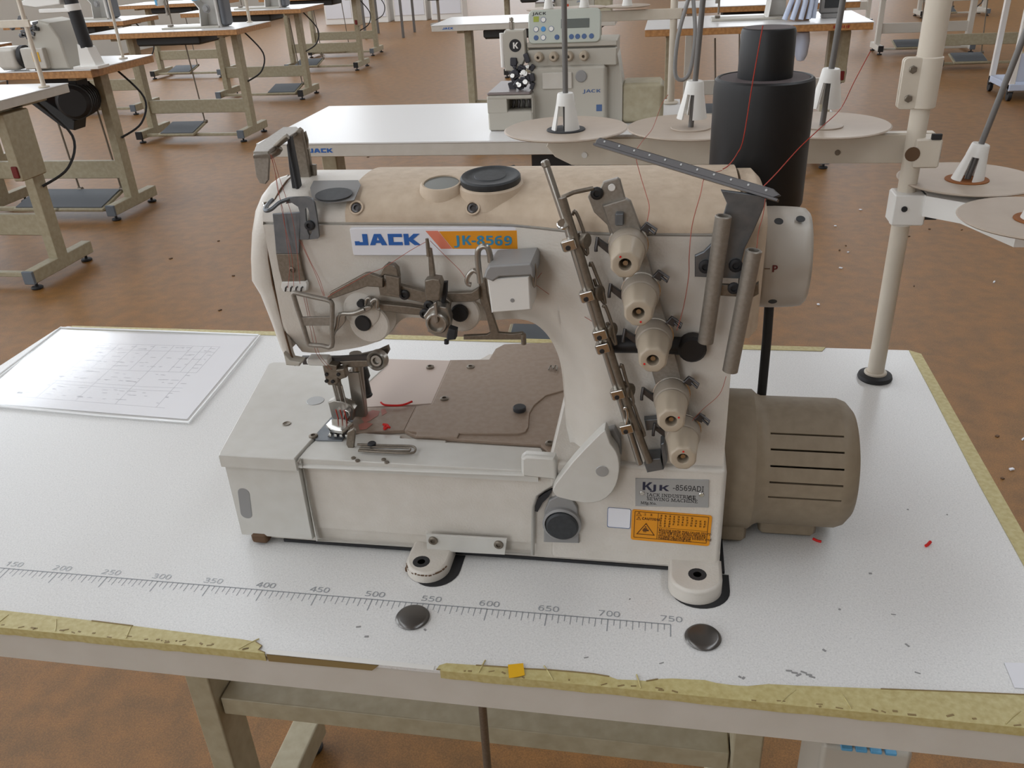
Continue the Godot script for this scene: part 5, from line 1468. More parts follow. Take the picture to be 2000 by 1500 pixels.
	slab(s, curve([Vector3(0.6506, 0.0887, -0.062), Vector3(0.6529, 0.0949, -0.062), Vector3(0.6683, 0.1188, -0.062), Vector3(0.6848, 0.14, -0.062), Vector3(0.6916, 0.1479, -0.062), Vector3(0.6944, 0.1481, -0.062), Vector3(0.6977, 0.137, -0.062), Vector3(0.7026, 0.1296, -0.062), Vector3(0.7051, 0.1187, -0.062), Vector3(0.7044, 0.104, -0.062), Vector3(0.6996, 0.0901, -0.062), Vector3(0.6897, 0.0802, -0.062), Vector3(0.6762, 0.0777, -0.062), Vector3(0.6614, 0.0802, -0.062), Vector3(0.6534, 0.0827, -0.062), Vector3(0.6506, 0.0887, -0.062)], 2).slice(0, -1), Vector3(0, 0, 0.012), 0.001)
	var sg := part("swing_guard", s, M.cover, t, "white swinging guard plate")
	s = S()
	drum(s, Vector3(0.6913, 0.1104, -0.0502), Vector3(0, 0, 1), 0.0052, 0.0, 0.0008, 0.0003, 20)
	part("pivot_cap", s, M.silver, sg)
	s = S()
	slab(s, [Vector3(0.6886, 0.139, -0.072), Vector3(0.7, 0.1424, -0.072), Vector3(0.705, 0.1332, -0.072), Vector3(0.706, 0.1177, -0.072), Vector3(0.6985, 0.125, -0.072), Vector3(0.6935, 0.1354, -0.072)], Vector3(0, 0, 0.009), 0.001)
	part("guard_spring", s, M.grey_plastic, sg)
	# thread guide arm: long drilled bar on a zinc bracket
	s = S()
	slab(s, [Vector3(0.7696, 0.3365, -0.058), Vector3(0.8003, 0.3323, -0.058), Vector3(0.797, 0.3205, -0.058), Vector3(0.793, 0.3084, -0.058), Vector3(0.7883, 0.2964, -0.058), Vector3(0.7867, 0.2853, -0.058), Vector3(0.7883, 0.274, -0.058), Vector3(0.7557, 0.275, -0.058), Vector3(0.7549, 0.2905, -0.058), Vector3(0.7607, 0.2935, -0.058), Vector3(0.7665, 0.3002, -0.058), Vector3(0.7701, 0.3082, -0.058), Vector3(0.7716, 0.3161, -0.058), Vector3(0.7742, 0.3275, -0.058)], Vector3(0, 0, 0.003), 0.0006)
	var ga := part("guide_arm", s, M.zinc, t, "zinc bracket with a long drilled thread bar")
	for p in [Vector3(0.7626, 0.2831, -0.0548), Vector3(0.783, 0.2842, -0.0548)]:
		s = S()
		screw(s, p, Vector3(0, 0, 1), 0.0048)
		part("screw", s, M.rubber, ga)
	var a := Vector3(0.6812, 0.3539, -0.118)
	var b := Vector3(0.8071, 0.3313, -0.05)
	var along := (b - a).normalized()
	var wide := (Vector3(0, 0.85, -0.5) - along * along.dot(Vector3(0, 0.85, -0.5))).normalized()
	var face := along.cross(wide).normalized()
	if face.z < 0:
		face = -face
	s = S()
	slab(s, [a, b - along * 0.004, b + wide * 0.003, b - along * 0.006 + wide * 0.0055, a + wide * 0.0052 + along * 0.002, a + wide * 0.003], face * 0.0022, 0.0005)
	slab(s, [a, b, b + face * 0.004, a + face * 0.004], -wide * 0.0016)
	part("thread_bar", s, M.dark_steel, ga)
	for k in 11:
		s = S()
		var p := a.lerp(b, 0.05 + 0.088 * k) + wide * 0.0033 + face * 0.0022
		drum(s, p, face, 0.0009, 0, 0.0004, 0.0002, 8)
		part("eyelet", s, M.silver, ga)
	# two thread tubes in a clip
	for e in [[[Vector3(0.7718, 0.3214, -0.046), Vector3(0.7655, 0.229, -0.046)], 0.0056], [[Vector3(0.793, 0.2984, -0.044), Vector3(0.784, 0.2076, -0.044)], 0.0056]]:
		s = S()
		var top: Vector3 = e[0][0]
		var low: Vector3 = e[0][1]
		var run := (top - low).length()
		lathe(s, [Vector2(0, 0), Vector2(e[1], 0), Vector2(e[1], run), Vector2(e[1] * 0.9, run + 0.0006), Vector2(e[1] * 0.66, run + 0.0006), Vector2(e[1] * 0.62, run - 0.03), Vector2(0, run - 0.03)], low, top - low, 20)
		part("thread_tube", s, M.guard, t)
	s = S()
	slab(s, [Vector3(0.7671, 0.2748, -0.052), Vector3(0.7735, 0.2719, -0.052), Vector3(0.795, 0.2708, -0.052), Vector3(0.7989, 0.2739, -0.052), Vector3(0.7996, 0.2652, -0.052), Vector3(0.7944, 0.2616, -0.052), Vector3(0.7839, 0.2629, -0.052), Vector3(0.7727, 0.2635, -0.052), Vector3(0.7677, 0.2657, -0.052)], Vector3(0, 0, 0.003), 0.0006)
	var cp := part("tube_clip", s, M.dull_steel, t)
	s = S()
	screw(s, Vector3(0.7823, 0.2698, -0.0488), Vector3(0, 0, 1), 0.0042)
	part("screw", s, M.rubber, cp)
	# hand wheel
	var c := Vector3(0.806, 0.2585, -0.145)
	s = S()
	var rings := []
	for q in [[0.0, 0.0], [0.035, 0.0], [0.0382, 0.0015], [0.0395, 0.004], [0.0397, 0.012], [0.0395, 0.020], [0.039, 0.029], [0.038, 0.0345], [0.035, 0.0375], [0.0, 0.0375]]:
		var line := []
		for k in 65:
			var ang := TAU * k / 64
			var r: float = q[0]
			if q[1] > 0.016 and q[1] < 0.036:
				r -= 0.0022 * pow(maxf(0.0, cos(ang * 5.0 + 0.5)), 2.0) * smoothstep(0.012, 0.030, q[1])
			line.append(c + Vector3(q[1], sin(ang) * r, cos(ang) * r))
		rings.append(line)
	sheet(s, rings, Vector3(0, 0, -1))
	var hw := part("hand_wheel", s, textured(Color(0.70, 0.67, 0.63), M.paint.albedo_texture, 6.0, 0.4), t, "grey hand wheel")
	for q in [[0.012, 62.0], [0.028, 66.0], [0.012, -40.0]]:
		s = S()
		var ang := deg_to_rad(q[1])
		var n := Vector3(0, sin(ang), cos(ang))
		drum(s, c + Vector3(q[0], 0, 0) + n * 0.0391, n, 0.0034, 0.0, 0.0007, 0.0002, 14)
		part("set_screw", s, M.cap, hw)
	s = S()
	var nrm := Vector3(0, sin(0.12), cos(0.12))
	box(s, c + Vector3(0.0045, 0, 0) + nrm * 0.0397, Vector3(0.004, 0.0006, 0.0006), 0.0001)
	part("pointer_mark", s, M.brown, hw)
	letters("lettering", "P", font_bold, 0.0052, c + Vector3(0.0075, 0, 0) + nrm * 0.0399, Vector3.RIGHT, Vector3(0, cos(0.12), -sin(0.12)), mat(Color(0.38, 0.10, 0.09), 0.5), hw, 1.1)
	# motor with its vents
	c = Vector3(0.79, 0.0645, -0.152)
	s = S()
	lathe(s, [Vector2(0, 0.0), Vector2(0.0620, 0.0), Vector2(0.0630, 0.002), Vector2(0.0630, 0.026), Vector2(0.0590, 0.0305), Vector2(0.0575, 0.034), Vector2(0.0575, 0.038)], c, Vector3(1, 0, 0), 56)
	lathe(s, [Vector2(0.0575, 0.097), Vector2(0.0575, 0.099), Vector2(0.0550, 0.1055), Vector2(0.0480, 0.1115), Vector2(0.0350, 0.1145), Vector2(0.0, 0.1150)], c, Vector3(1, 0, 0), 56)
	# middle of the housing with five cut grooves
	var angles := []
	for k in 72:
		angles.append([deg_to_rad(k * 5.0 - 182.5), false])
	for k in 5:
		var mid := deg_to_rad(55.0 - 14.0 * k)
		angles.append([mid - 0.0145, false])
		angles.append([mid - 0.0144, true])
		angles.append([mid + 0.0144, true])
		angles.append([mid + 0.0145, false])
	angles.sort_custom(func(p, q): return p[0] < q[0])
	for k in angles.size():
		var p: Array = angles[k]
		var q: Array = angles[(k + 1) % angles.size()]
		var np_ := Vector3(0, sin(p[0]), cos(p[0]))
		var nq := Vector3(0, sin(q[0]), cos(q[0]))
		var rp := 0.0480 if p[1] else 0.0575
		var rq := 0.0480 if q[1] else 0.0575
		var x0 := Vector3(0.038, 0, 0)
		var x1 := Vector3(0.097, 0, 0)
		if p[1] == q[1]:
			quad4(s, c + x0 + np_ * rp, c + x0 + nq * rq, c + x1 + nq * rq, c + x1 + np_ * rp, np_, nq, nq, np_)
			if p[1]:
				for x in [[x0, 1.0], [x1, -1.0]]:
					quad(s, c + x[0] + np_ * 0.048, c + x[0] + nq * 0.048, c + x[0] + nq * 0.0575, c + x[0] + np_ * 0.0575, Vector3(x[1], 0, 0))
		else:
			var side := Vector3(0, cos(p[0]), -sin(p[0])) * (1.0 if q[1] else -1.0)
			quad(s, c + x0 + np_ * rp, c + x0 + nq * rq, c + x1 + nq * rq, c + x1 + np_ * rp, side)
	box(s, c + Vector3(0.013, -0.045, 0), Vector3(0.024, 0.034, 0.09), 0.004)
	box(s, c + Vector3(0.062, -0.045, 0), Vector3(0.05, 0.036, 0.06), 0.004)
	part("motor", s, M.motor, t, "dusty grey-brown direct drive motor with five grooves")
	# belt guard rod from the wheel down to the motor
	s = S()
	tube(s, [Vector3(0.825, 0.2158, -0.19), Vector3(0.8263, 0.1673, -0.19), Vector3(0.8267, 0.1077, -0.19)], 0.0042, 10)
	part("drive_rod", s, M.rubber, t)
	# black presser-lift solenoid behind the hand wheel
	c = Vector3(0.8105, 0.262, -0.245)
	s = S()
	lathe(s, [Vector2(0, 0.0), Vector2(0.030, 0.0), Vector2(0.037, 0.005), Vector2(0.0408, 0.014), Vector2(0.0410, 0.110), Vector2(0.0402, 0.1165), Vector2(0.0385, 0.118), Vector2(0.0372, 0.118), Vector2(0.0368, 0.117), Vector2(0, 0.117)], c, Vector3.UP, 48)
	var so := part("lift_solenoid", s, M.black_drum, t, "tall matt black cylinder with a smaller one on top")
	s = S()
	drum(s, c, Vector3.UP, 0.0362, 0.1168, 0.1176, 0.0004, 40)
	part("lid_face", s, M.drum_dust, so)
	s = S()
	lathe(s, [Vector2(0.0220, 0.117), Vector2(0.0222, 0.119), Vector2(0.0218, 0.153), Vector2(0.0208, 0.1555), Vector2(0.0198, 0.156)], c, Vector3.UP, 40)
	part("upper_drum", s, M.black_drum, so)
	s = S()
	drum(s, c, Vector3.UP, 0.0199, 0.152, 0.1561, 0.0004, 36)
	part("top_face", s, M.drum_dust, so)
	s = S()
	drum(s, Vector3(0.8105, 0.20, -0.245), Vector3.UP, 0.014, 0.0, 0.063, 0.002, 20)
	box(s, Vector3(0.80, 0.225, -0.215), Vector3(0.03, 0.05, 0.05), 0.002)
	part("solenoid_bracket", s, M.paint, so)

# a bar printed on a label: centre and size in label coordinates
func mark(s: SurfaceTool, o: Vector3, u: Vector3, v: Vector3, x: float, y: float, w: float, h: float) -> void:
	var c := o + u * x + v * y
	var n := u.cross(v)
	quad(s, c - u * w / 2 - v * h / 2 + n * 0.0001, c + u * w / 2 - v * h / 2 + n * 0.0001, c + u * w / 2 + v * h / 2 + n * 0.0001, c - u * w / 2 + v * h / 2 + n * 0.0001, n)

func outline(s: SurfaceTool, o: Vector3, u: Vector3, v: Vector3, pts: Array, w: float) -> void:
	var n := u.cross(v)
	for i in pts.size():
		var a: Vector2 = pts[i]
		var b: Vector2 = pts[(i + 1) % pts.size()]
		var d := (b - a).normalized() * w / 2
		var p := Vector2(-d.y, d.x)
		var q := []
		for e in [a - d - p, b + d - p, b + d + p, a - d + p]:
			q.append(o + u * e.x + v * e.y + n * 0.0001)
		quad(s, q[0], q[1], q[2], q[3], n)

# ---------------------------------------------------------------- thread stand of the big machine
func spool_seat(t: Node3D, c: Vector3, rod_top: Vector3, lift: float, washer: Material, r := 0.0705) -> void:
	var s := S()
	lathe(s, [Vector2(0, -0.0005), Vector2(r * 0.55, -0.001), Vector2(r - 0.002, 0.0015), Vector2(r, 0.003), Vector2(r - 0.0015, 0.004), Vector2(r * 0.6, 0.0018), Vector2(0, 0.0014)], c, Vector3.UP, 56)
	var tr := part("spool_tray", s, M.tray, t, "round dusty white spool tray")
	s = S()
	drum(s, c, Vector3.UP, 0.022, 0.0014, 0.003, 0.0005, 30)
	part("washer", s, washer, tr)
	s = S()
	tube(s, [c, rod_top], 0.0031, 10)
	part("spool_pin", s, M.rod_grey, t)
	# cone with three slots
	s = S()
	var y := (rod_top - c).normalized()
	var o := c + y * lift
	var rows := []
	for leg in 3:
		var a0 := TAU * leg / 3.0 + 0.2
		for pass_ in [0, 1]:
			var lines := []
			for q in [[0.0165, 0.0], [0.0105, 0.028]]:
				var line := []
				for k in 9:
					var a := a0 + (TAU / 3.0 - 0.75) * k / 8.0
					var rr: float = q[0] - 0.0022 * pass_
					line.append(o + Vector3(cos(a) * rr, 0, sin(a) * rr) + y * q[1])
				lines.append(line)
			rows.append(lines)
			var mid: Vector3 = lines[0][4] - o
			sheet(s, lines, mid if pass_ == 0 else -mid)
		for k in 8:
			quad(s, rows[-1][0][k], rows[-1][0][k + 1], rows[-2][0][k + 1], rows[-2][0][k], -y)
		for k in [0, 8]:
			quad(s, rows[-1][0][k], rows[-1][1][k], rows[-2][1][k], rows[-2][0][k], (rows[-1][0][k] - rows[-1][0][4]).normalized())
	lathe(s, [Vector2(0.0108, 0.026), Vector2(0.0092, 0.0375), Vector2(0.0084, 0.039), Vector2(0.0, 0.039)], o, y, 24)
	part("spool_cone", s, M.white_plastic, t, "white slotted spool cone")

func main_thread_stand() -> void:
	var t := thing("thread_stand", "cream thread stand with round spool trays rising at the corner of the taped table", "thread stand", Vector3(0.9894, 0.0, -0.4461))
	var p := Vector3(0.9894, 0, -0.4461)
	var s := S()
	lathe(s, [Vector2(0, 0), Vector2(0.0190, 0), Vector2(0.0200, 0.002), Vector2(0.0190, 0.0055), Vector2(0.0135, 0.0072), Vector2(0, 0.0072)], p, Vector3.UP, 34)
	part("grommet", s, M.rubber, t)
	s = S()
	tube(s, [p + Vector3(0, 0.004, 0), p + Vector3(0, 0.335, 0)], 0.0095, 22)
	drum(s, p, Vector3.UP, 0.0128, 0.0062, 0.010, 0.001, 24)
	var pole := part("pole", s, M.pole, t)
	s = S()
	tube(s, [p + Vector3(0, 0.318, 0), p + Vector3(0, 0.62, 0)], 0.0122, 22)
	part("upper_pole", s, M.pole, t)
	# joint sleeve with two bolts
	s = S()
	drum(s, p, Vector3.UP, 0.0136, 0.316, 0.366, 0.001, 26)
	for dz in [-0.0035, 0.0035]:
		slab(s, round_rect(p + Vector3(-0.0165, 0.341, dz + 0.004), Vector3.UP, Vector3.RIGHT, 0.05, 0.018, 0.004, 4), Vector3(0, 0, 0.003), 0.0006)
	var jo := part("joint_clamp", s, M.pole, t)
	for y in [0.327, 0.355]:
		s = S()
		drum(s, p + Vector3(-0.0165, y, 0.0105), Vector3(0, 0, 1), 0.0040, 0, 0.003, 0.0008, 6)
		part("bolt", s, M.dull_steel, jo)
	# long cross rail with three trays
	s = S()
	var rim := [Vector3(0.600, 0.286, 0), Vector3(0.596, 0.278, 0), Vector3(0.606, 0.266, 0), Vector3(0.625, 0.2565, 0), Vector3(0.63, 0.256, 0), Vector3(1.006, 0.256, 0), Vector3(1.0125, 0.262, 0), Vector3(1.0125, 0.2865, 0)]
	var at := []
	for q in rim:
		at.append(Vector3(q.x, q.y, -0.4605))
	slab(s, at, Vector3(0, 0, 0.004), 0.001)
	box(s, Vector3(0.806, 0.2863, -0.4655), Vector3(0.412, 0.002, 0.012), 0.0005)
	box(s, Vector3(1.0, 0.2715, -0.446), Vector3(0.026, 0.03, 0.03), 0.002)
	var rail := part("cross_rail", s, M.pole, t)
	for q in [[0.640, 0.268, 0.0035, M.white_plastic], [0.700, 0.268, 0.0035, M.white_plastic], [0.800, 0.268, 0.0035, M.white_plastic], [0.915, 0.268, 0.003, M.dull_steel], [0.985, 0.2715, 0.0075, M.brown]]:
		s = S()
		drum(s, Vector3(q[0], q[1], -0.4566 if q[0] < 0.97 else -0.4312), Vector3(0, 0, 1), q[2], 0, 0.001, 0.0003, 18)
		part("rivet", s, q[3], rail)
	s = S()
	box(s, Vector3(1.0135, 0.271, -0.440), Vector3(0.002, 0.014, 0.006), 0.0005)
	part("rail_slot_shade", s, M.rubber, rail)  # dark block painting the shade inside the open rail end
	s = S()
	box(s, Vector3(1.006, 0.289, -0.432), Vector3(0.010, 0.006, 0.004), 0.0005)
	part("rail_slot_shade", s, M.rubber, rail)  # another dark block for the shade of a slot
	spool_seat(t, Vector3(0.6185, 0.2935, -0.4625), Vector3(0.6195, 0.60, -0.4625), 0.003, M.rubber)
	spool_seat(t, Vector3(0.7575, 0.2935, -0.4625), Vector3(0.772, 0.62, -0.45), 0.013, M.tray)
	spool_seat(t, Vector3(0.8965, 0.2935, -0.4625), Vector3(0.909, 0.62, -0.45), 0.022, M.tray)
	# lower arm to the right with two trays
	s = S()
	box(s, p + Vector3(0.002, 0.212, 0.003), Vector3(0.034, 0.034, 0.030), 0.002)
	drum(s, p, Vector3.UP, 0.0125, 0.192, 0.20, 0.001, 22)
	slab(s, [Vector3(1.004, 0.229, -0.452), Vector3(1.07, 0.231, -0.462), Vector3(1.09, 0.231, -0.32), Vector3(1.06, 0.231, -0.32), Vector3(1.035, 0.229, -0.40), Vector3(1.004, 0.229, -0.425)], Vector3(0, -0.022, 0))
	var la := part("lower_arm", s, M.far_white, t)
	s = S()
	box(s, p + Vector3(0.022, 0.212, 0.010), Vector3(0.022, 0.024, 0.004), 0.001)
	part("bracket_gap_shade", s, M.rubber, la)  # dark box paints the shade inside the hollow bracket
	s = S()
	drum(s, p + Vector3(-0.004, 0.214, 0.018), Vector3(0, 0, 1), 0.0032, 0, 0.002, 0.0006, 12)
	part("bolt", s, M.rubber, la)
	spool_seat(t, Vector3(1.053, 0.2345, -0.4625), Vector3(1.10, 0.52, -0.452), 0.002, M.cork)
	spool_seat(t, Vector3(1.0765, 0.2345, -0.3195), Vector3(1.10, 0.52, -0.32), 0.002, M.cork)

# ---------------------------------------------------------------- sheet, buttons, scraps and threads
func small_things() -> void:
	# printed sheet under clear film at the back left of the table
	var t := thing("instruction_sheet", "white printed sheet taped flat under clear film behind the machine", "paper", Vector3(0.1, 0, -0.44))
	var pa := [Vector3(-0.1358, 0.0011, -0.5067), Vector3(0.159, 0.0011, -0.5095), Vector3(0.1789, 0.0011, -0.2744), Vector3(-0.1176, 0.0011, -0.2911)]
	var s := S()
	s.set_normal(Vector3.UP)
	var uv := [Vector2(0, 0), Vector2(1, 0), Vector2(1, 1), Vector2(0, 1)]
	for k in [0, 1, 2, 0, 2, 3]:
		s.set_normal(Vector3.UP)
		s.set_uv(uv[k])
		s.add_vertex(pa[k])
	var im := Image.create(512, 384, false, Image.FORMAT_RGB8)
	im.fill(Color(0.97, 0.97, 0.985))
	var ink := Color(0.62, 0.62, 0.66)
	for q in [60, 90, 190, 260, 275, 345]:
		im.fill_rect(Rect2i(70, q, 372, 1), ink)
	for q in [70, 120, 170, 220, 270, 320, 370, 400, 420, 441]:
		im.fill_rect(Rect2i(q, 60, 1, 130 if q % 100 != 20 else 285), ink)
	var rng := RandomNumberGenerator.new()
	rng.seed = 9
	for k in 190:
		var x := rng.randi_range(75, 430)
		var y: int = [70, 82, 105, 125, 150, 168, 205, 225, 240, 285, 300, 325][rng.randi_range(0, 11)] + rng.randi_range(-2, 2)
		im.fill_rect(Rect2i(x, y, rng.randi_range(4, 16), 2), Color(0.66, 0.66, 0.70))
	im.fill_rect(Rect2i(60, 325, 14, 7), Color(0.45, 0.45, 0.48))
	var pm := mat(Color(1, 1, 1), 0.55)
	pm.albedo_texture = ImageTexture.create_from_image(im)
	part("sheet", s, pm, t)
	s = S()
	slab(s, [Vector3(-0.1656, 0.0014, -0.5225), Vector3(0.1633, 0.0014, -0.514), Vector3(0.1858, 0.0014, -0.2658), Vector3(-0.1245, 0.0014, -0.2816)], Vector3(0, 0.0002, 0))
	var film := mat(Color(1, 1, 1, 0.1), 0.12)
	film.transparency = BaseMaterial3D.TRANSPARENCY_ALPHA
	part("film", s, film, t, "clear plastic film")
	s = S()
	for e in [[Vector3(-0.1599, 0.0024, -0.5172), Vector3(-0.0062, 0.0024, -0.5158), Vector3(0.162, 0.0024, -0.5122)], [Vector3(-0.1616, 0.0024, -0.5171), Vector3(-0.1529, 0.0024, -0.4375), Vector3(-0.1446, 0.0024, -0.3439)], [Vector3(0.165, 0.0024, -0.5106), Vector3(0.1779, 0.0024, -0.3763), Vector3(0.1867, 0.0024, -0.2645)], [Vector3(0.186, 0.0024, -0.2656), Vector3(0.0693, 0.0024, -0.2712), Vector3(-0.1113, 0.0024, -0.284)]]:
		tube(s, e, 0.0013, 6)
	var rim_m := mat(Color(0.93, 0.93, 0.93), 0.15)
	part("film_rim", s, rim_m, t)
	# steel buttons let into the table
	var n := 0
	for p in [Vector3(0.5409, 0.001, 0.0173), Vector3(0.7749, 0.001, 0.0115)]:
		s = S()
		lathe(s, [Vector2(0, 0.0), Vector2(0.0135, -0.001), Vector2(0.0142, 0.0004), Vector2(0.0130, 0.0020), Vector2(0.0110, 0.0026), Vector2(0.0, 0.0027)], p, Vector3.UP, 36)
		var m := mat(Color(0.42, 0.41, 0.40), 0.3, 0.85)
		single("steel_button", s, m, ["round steel button in the table covering the number 550 of the scale", "round steel button in the table beside the number 750 of the scale"][n], "button", "steel buttons in the table")
		n += 1
	# bits of lint and thread
	s = S()
	tube(s, curve([Vector3(0.4704, 0.1022, -0.1593), Vector3(0.4759, 0.1022, -0.1548), Vector3(0.4877, 0.1022, -0.1547), Vector3(0.4945, 0.1022, -0.1573), Vector3(0.5003, 0.1022, -0.1638)], 4), 0.0010, 6)
	single("thread_scrap", s, M.red, "curved red thread scrap lying on the machine bed", "thread scrap", "red thread scraps")
	s = S()
	tube(s, curve([Vector3(0.4852, 0.1024, -0.1187), Vector3(0.4893, 0.1024, -0.1181), Vector3(0.4911, 0.1024, -0.1155), Vector3(0.4892, 0.1024, -0.1108), Vector3(0.4882, 0.1024, -0.1171), Vector3(0.4931, 0.1024, -0.1139)], 4), 0.0012, 6)
	single("thread_scrap", s, M.red, "small red tangle of thread on the bed by the presser foot", "thread scrap", "red thread scraps")
	s = S()
	tube(s, [Vector3(0.8751, 0.0014, -0.1224), Vector3(0.8783, 0.0014, -0.1198), Vector3(0.8817, 0.0014, -0.1187)], 0.0012, 6)
	single("thread_scrap", s, M.red, "short red thread scrap on the table right of the motor", "thread scrap", "red thread scraps")
	s = S()
	tube(s, [Vector3(0.97, 0.0014, -0.1226), Vector3(0.9721, 0.0014, -0.1243), Vector3(0.9754, 0.0014, -0.1289)], 0.0014, 6)
	single("thread_scrap", s, M.red, "tiny red thread scrap near the right edge of the table", "thread scrap", "red thread scraps")
	s = S()
	slab(s, [Vector3(0.628, 0.0016, 0.0589), Vector3(0.6394, 0.0016, 0.0559), Vector3(0.6424, 0.0016, 0.0673), Vector3(0.637, 0.0016, 0.0699), Vector3(0.6311, 0.0016, 0.0717)], Vector3(0, 0.0004, 0))
	single("tape_scrap", s, M.yellow, "bright yellow square of tape on the front edge of the table", "tape")
	s = S()
	slab(s, [Vector3(0.9928, 0.0003, 0.0103), Vector3(1.0282, 0.0003, 0.0069), Vector3(1.0291, 0.0003, 0.0328), Vector3(0.9925, 0.0003, 0.0341)], Vector3(0, 0.0004, 0))
	single("paper_label", s, M.sticker, "white paper label at the front right corner of the table", "label")
	# pencil marks and specks on the laminate
	s = S()
	rng.seed = 21
	for p in [Vector3(0.4989, 0.0002, 0.0322), Vector3(0.5091, 0.0002, 0.0419), Vector3(0.7434, 0.0002, 0.0412), Vector3(0.6863, 0.0002, 0.0426), Vector3(0.8654, 0.0002, 0.0131), Vector3(0.9278, 0.0002, 0.0002), Vector3(0.9676, 0.0002, -0.1776), Vector3(0.9288, 0.0002, 0.0277), Vector3(1.0009, 0.0002, -0.1732), Vector3(0.8007, 0.0002, 0.0477), Vector3(0.8032, 0.0002, 0.0484), Vector3(0.4062, 0.0002, -0.192), Vector3(0.5544, 0.0002, 0.0289), Vector3(0.884, 0.0002, -0.0338), Vector3(0.4103, 0.0002, 0.0635), Vector3(0.7163, 0.0002, -0.0262), Vector3(0.9164, 0.0002, -0.0812), Vector3(0.9247, 0.0002, -0.0328)]:
		box(s, p, Vector3(rng.randf_range(0.001, 0.004), 0.0004, rng.randf_range(0.0008, 0.002)), 0.0001, Basis(Vector3.UP, rng.randf_range(-1, 1)))
	for p in [Vector3(0.8369, 0.0002, 0.0372), Vector3(0.8407, 0.0002, 0.0387), Vector3(0.8434, 0.0002, 0.0404), Vector3(0.8474, 0.0002, 0.0374), Vector3(0.8508, 0.0002, 0.0394), Vector3(0.8528, 0.0002, 0.0412)]:
		box(s, p, Vector3(0.0045, 0.0003, 0.0016), 0.0001, Basis(Vector3.UP, rng.randf_range(-0.6, 0.6)))
	var sm := single("lint_specks", s, M.grey_plastic, "dark specks of lint scattered over the table top", "lint")
	sm.set_meta("kind", "stuff")
	# red sewing threads
	var runs := [
		[[Vector3(0.8004, 0.4245, -0.19), Vector3(0.7963, 0.3844, -0.19), Vector3(0.7927, 0.3416, -0.19), Vector3(0.7888, 0.3296, -0.19), Vector3(0.7782, 0.3376, -0.12), Vector3(0.7728, 0.3396, -0.1)], "red thread hanging in front of the black cylinder down to the drilled bar", M.thread, 0.00042],
		[[Vector3(0.9268, 0.3754, -0.42), Vector3(0.9153, 0.3467, -0.42), Vector3(0.9058, 0.321, -0.42), Vector3(0.8546, 0.3419, -0.22), Vector3(0.8359, 0.3331, -0.19), Vector3(0.8117, 0.3307, -0.12), Vector3(0.797, 0.3375, -0.06)], "red thread slanting from the right spool tray to the end of the drilled bar", M.thread, 0.00042],
		[[Vector3(0.7721, 0.3385, -0.1), Vector3(0.7601, 0.3394, -0.08), Vector3(0.7562, 0.3351, -0.05), Vector3(0.7518, 0.3147, -0.048), Vector3(0.7509, 0.2929, -0.048), Vector3(0.7513, 0.2772, -0.05), Vector3(0.7489, 0.2527, -0.053), Vector3(0.745, 0.2345, -0.053)], "red thread hanging from the drilled bar beside the zinc bracket", M.thread_pale, 0.0003],
		[[Vector3(0.7317, 0.3415, -0.4), Vector3(0.7253, 0.3315, -0.4), Vector3(0.7171, 0.3084, -0.4), Vector3(0.7128, 0.3384, -0.2), Vector3(0.7105, 0.3464, -0.12), Vector3(0.7145, 0.3363, -0.1), Vector3(0.7198, 0.3268, -0.08), Vector3(0.7225, 0.322, -0.065), Vector3(0.7215, 0.3143, -0.058)], "red thread hanging from the middle spool tray to the topmost tension knob", M.thread_pale, 0.0003],
		[[Vector3(0.7984, 0.3318, -0.052), Vector3(0.7978, 0.3207, -0.052), Vector3(0.796, 0.3101, -0.052), Vector3(0.7957, 0.2975, -0.052)], "short red thread running into the lower thread tube", M.thread_pale, 0.0003],
		[[Vector3(0.782, 0.1998, -0.05), Vector3(0.7782, 0.1846, -0.05), Vector3(0.7666, 0.1709, -0.05), Vector3(0.7596, 0.1607, -0.05)], "red thread running past the lowest tension knobs on the column", M.thread_pale, 0.00022],
		[[Vector3(0.6639, 0.2904, -0.086), Vector3(0.6553, 0.2824, -0.086), Vector3(0.6431, 0.2659, -0.086), Vector3(0.6418, 0.2692, -0.058)], "red thread from the guide rods to the white lubricator box", M.thread_pale, 0.00022],
		[[Vector3(0.6417, 0.266, -0.058), Vector3(0.6504, 0.245, -0.086), Vector3(0.6662, 0.2343, -0.086), Vector3(0.6843, 0.2359, -0.06)], "red thread from the lubricator box down to the guide rods", M.thread_pale, 0.00022],
		[[Vector3(0.5579, 0.2929, -0.076), Vector3(0.5426, 0.2846, -0.076), Vector3(0.5205, 0.2711, -0.076), Vector3(0.508, 0.2662, -0.074), Vector3(0.4798, 0.2508, -0.076), Vector3(0.4703, 0.2454, -0.076)], "red thread from the tip of the spike along the polished lever", M.thread_pale, 0.00022],
		[[Vector3(0.5595, 0.2929, -0.076), Vector3(0.5704, 0.2809, -0.076), Vector3(0.5814, 0.2687, -0.076), Vector3(0.5903, 0.2659, -0.06)], "thin dark red thread from the tip of the spike to the wire hook", M.thread_pale, 0.00022],
	]
	for r in runs:
		s = S()
		tube(s, curve(r[0], 5), r[3], 5)
		single("thread", s, r[2], r[1], "thread", "red sewing threads")
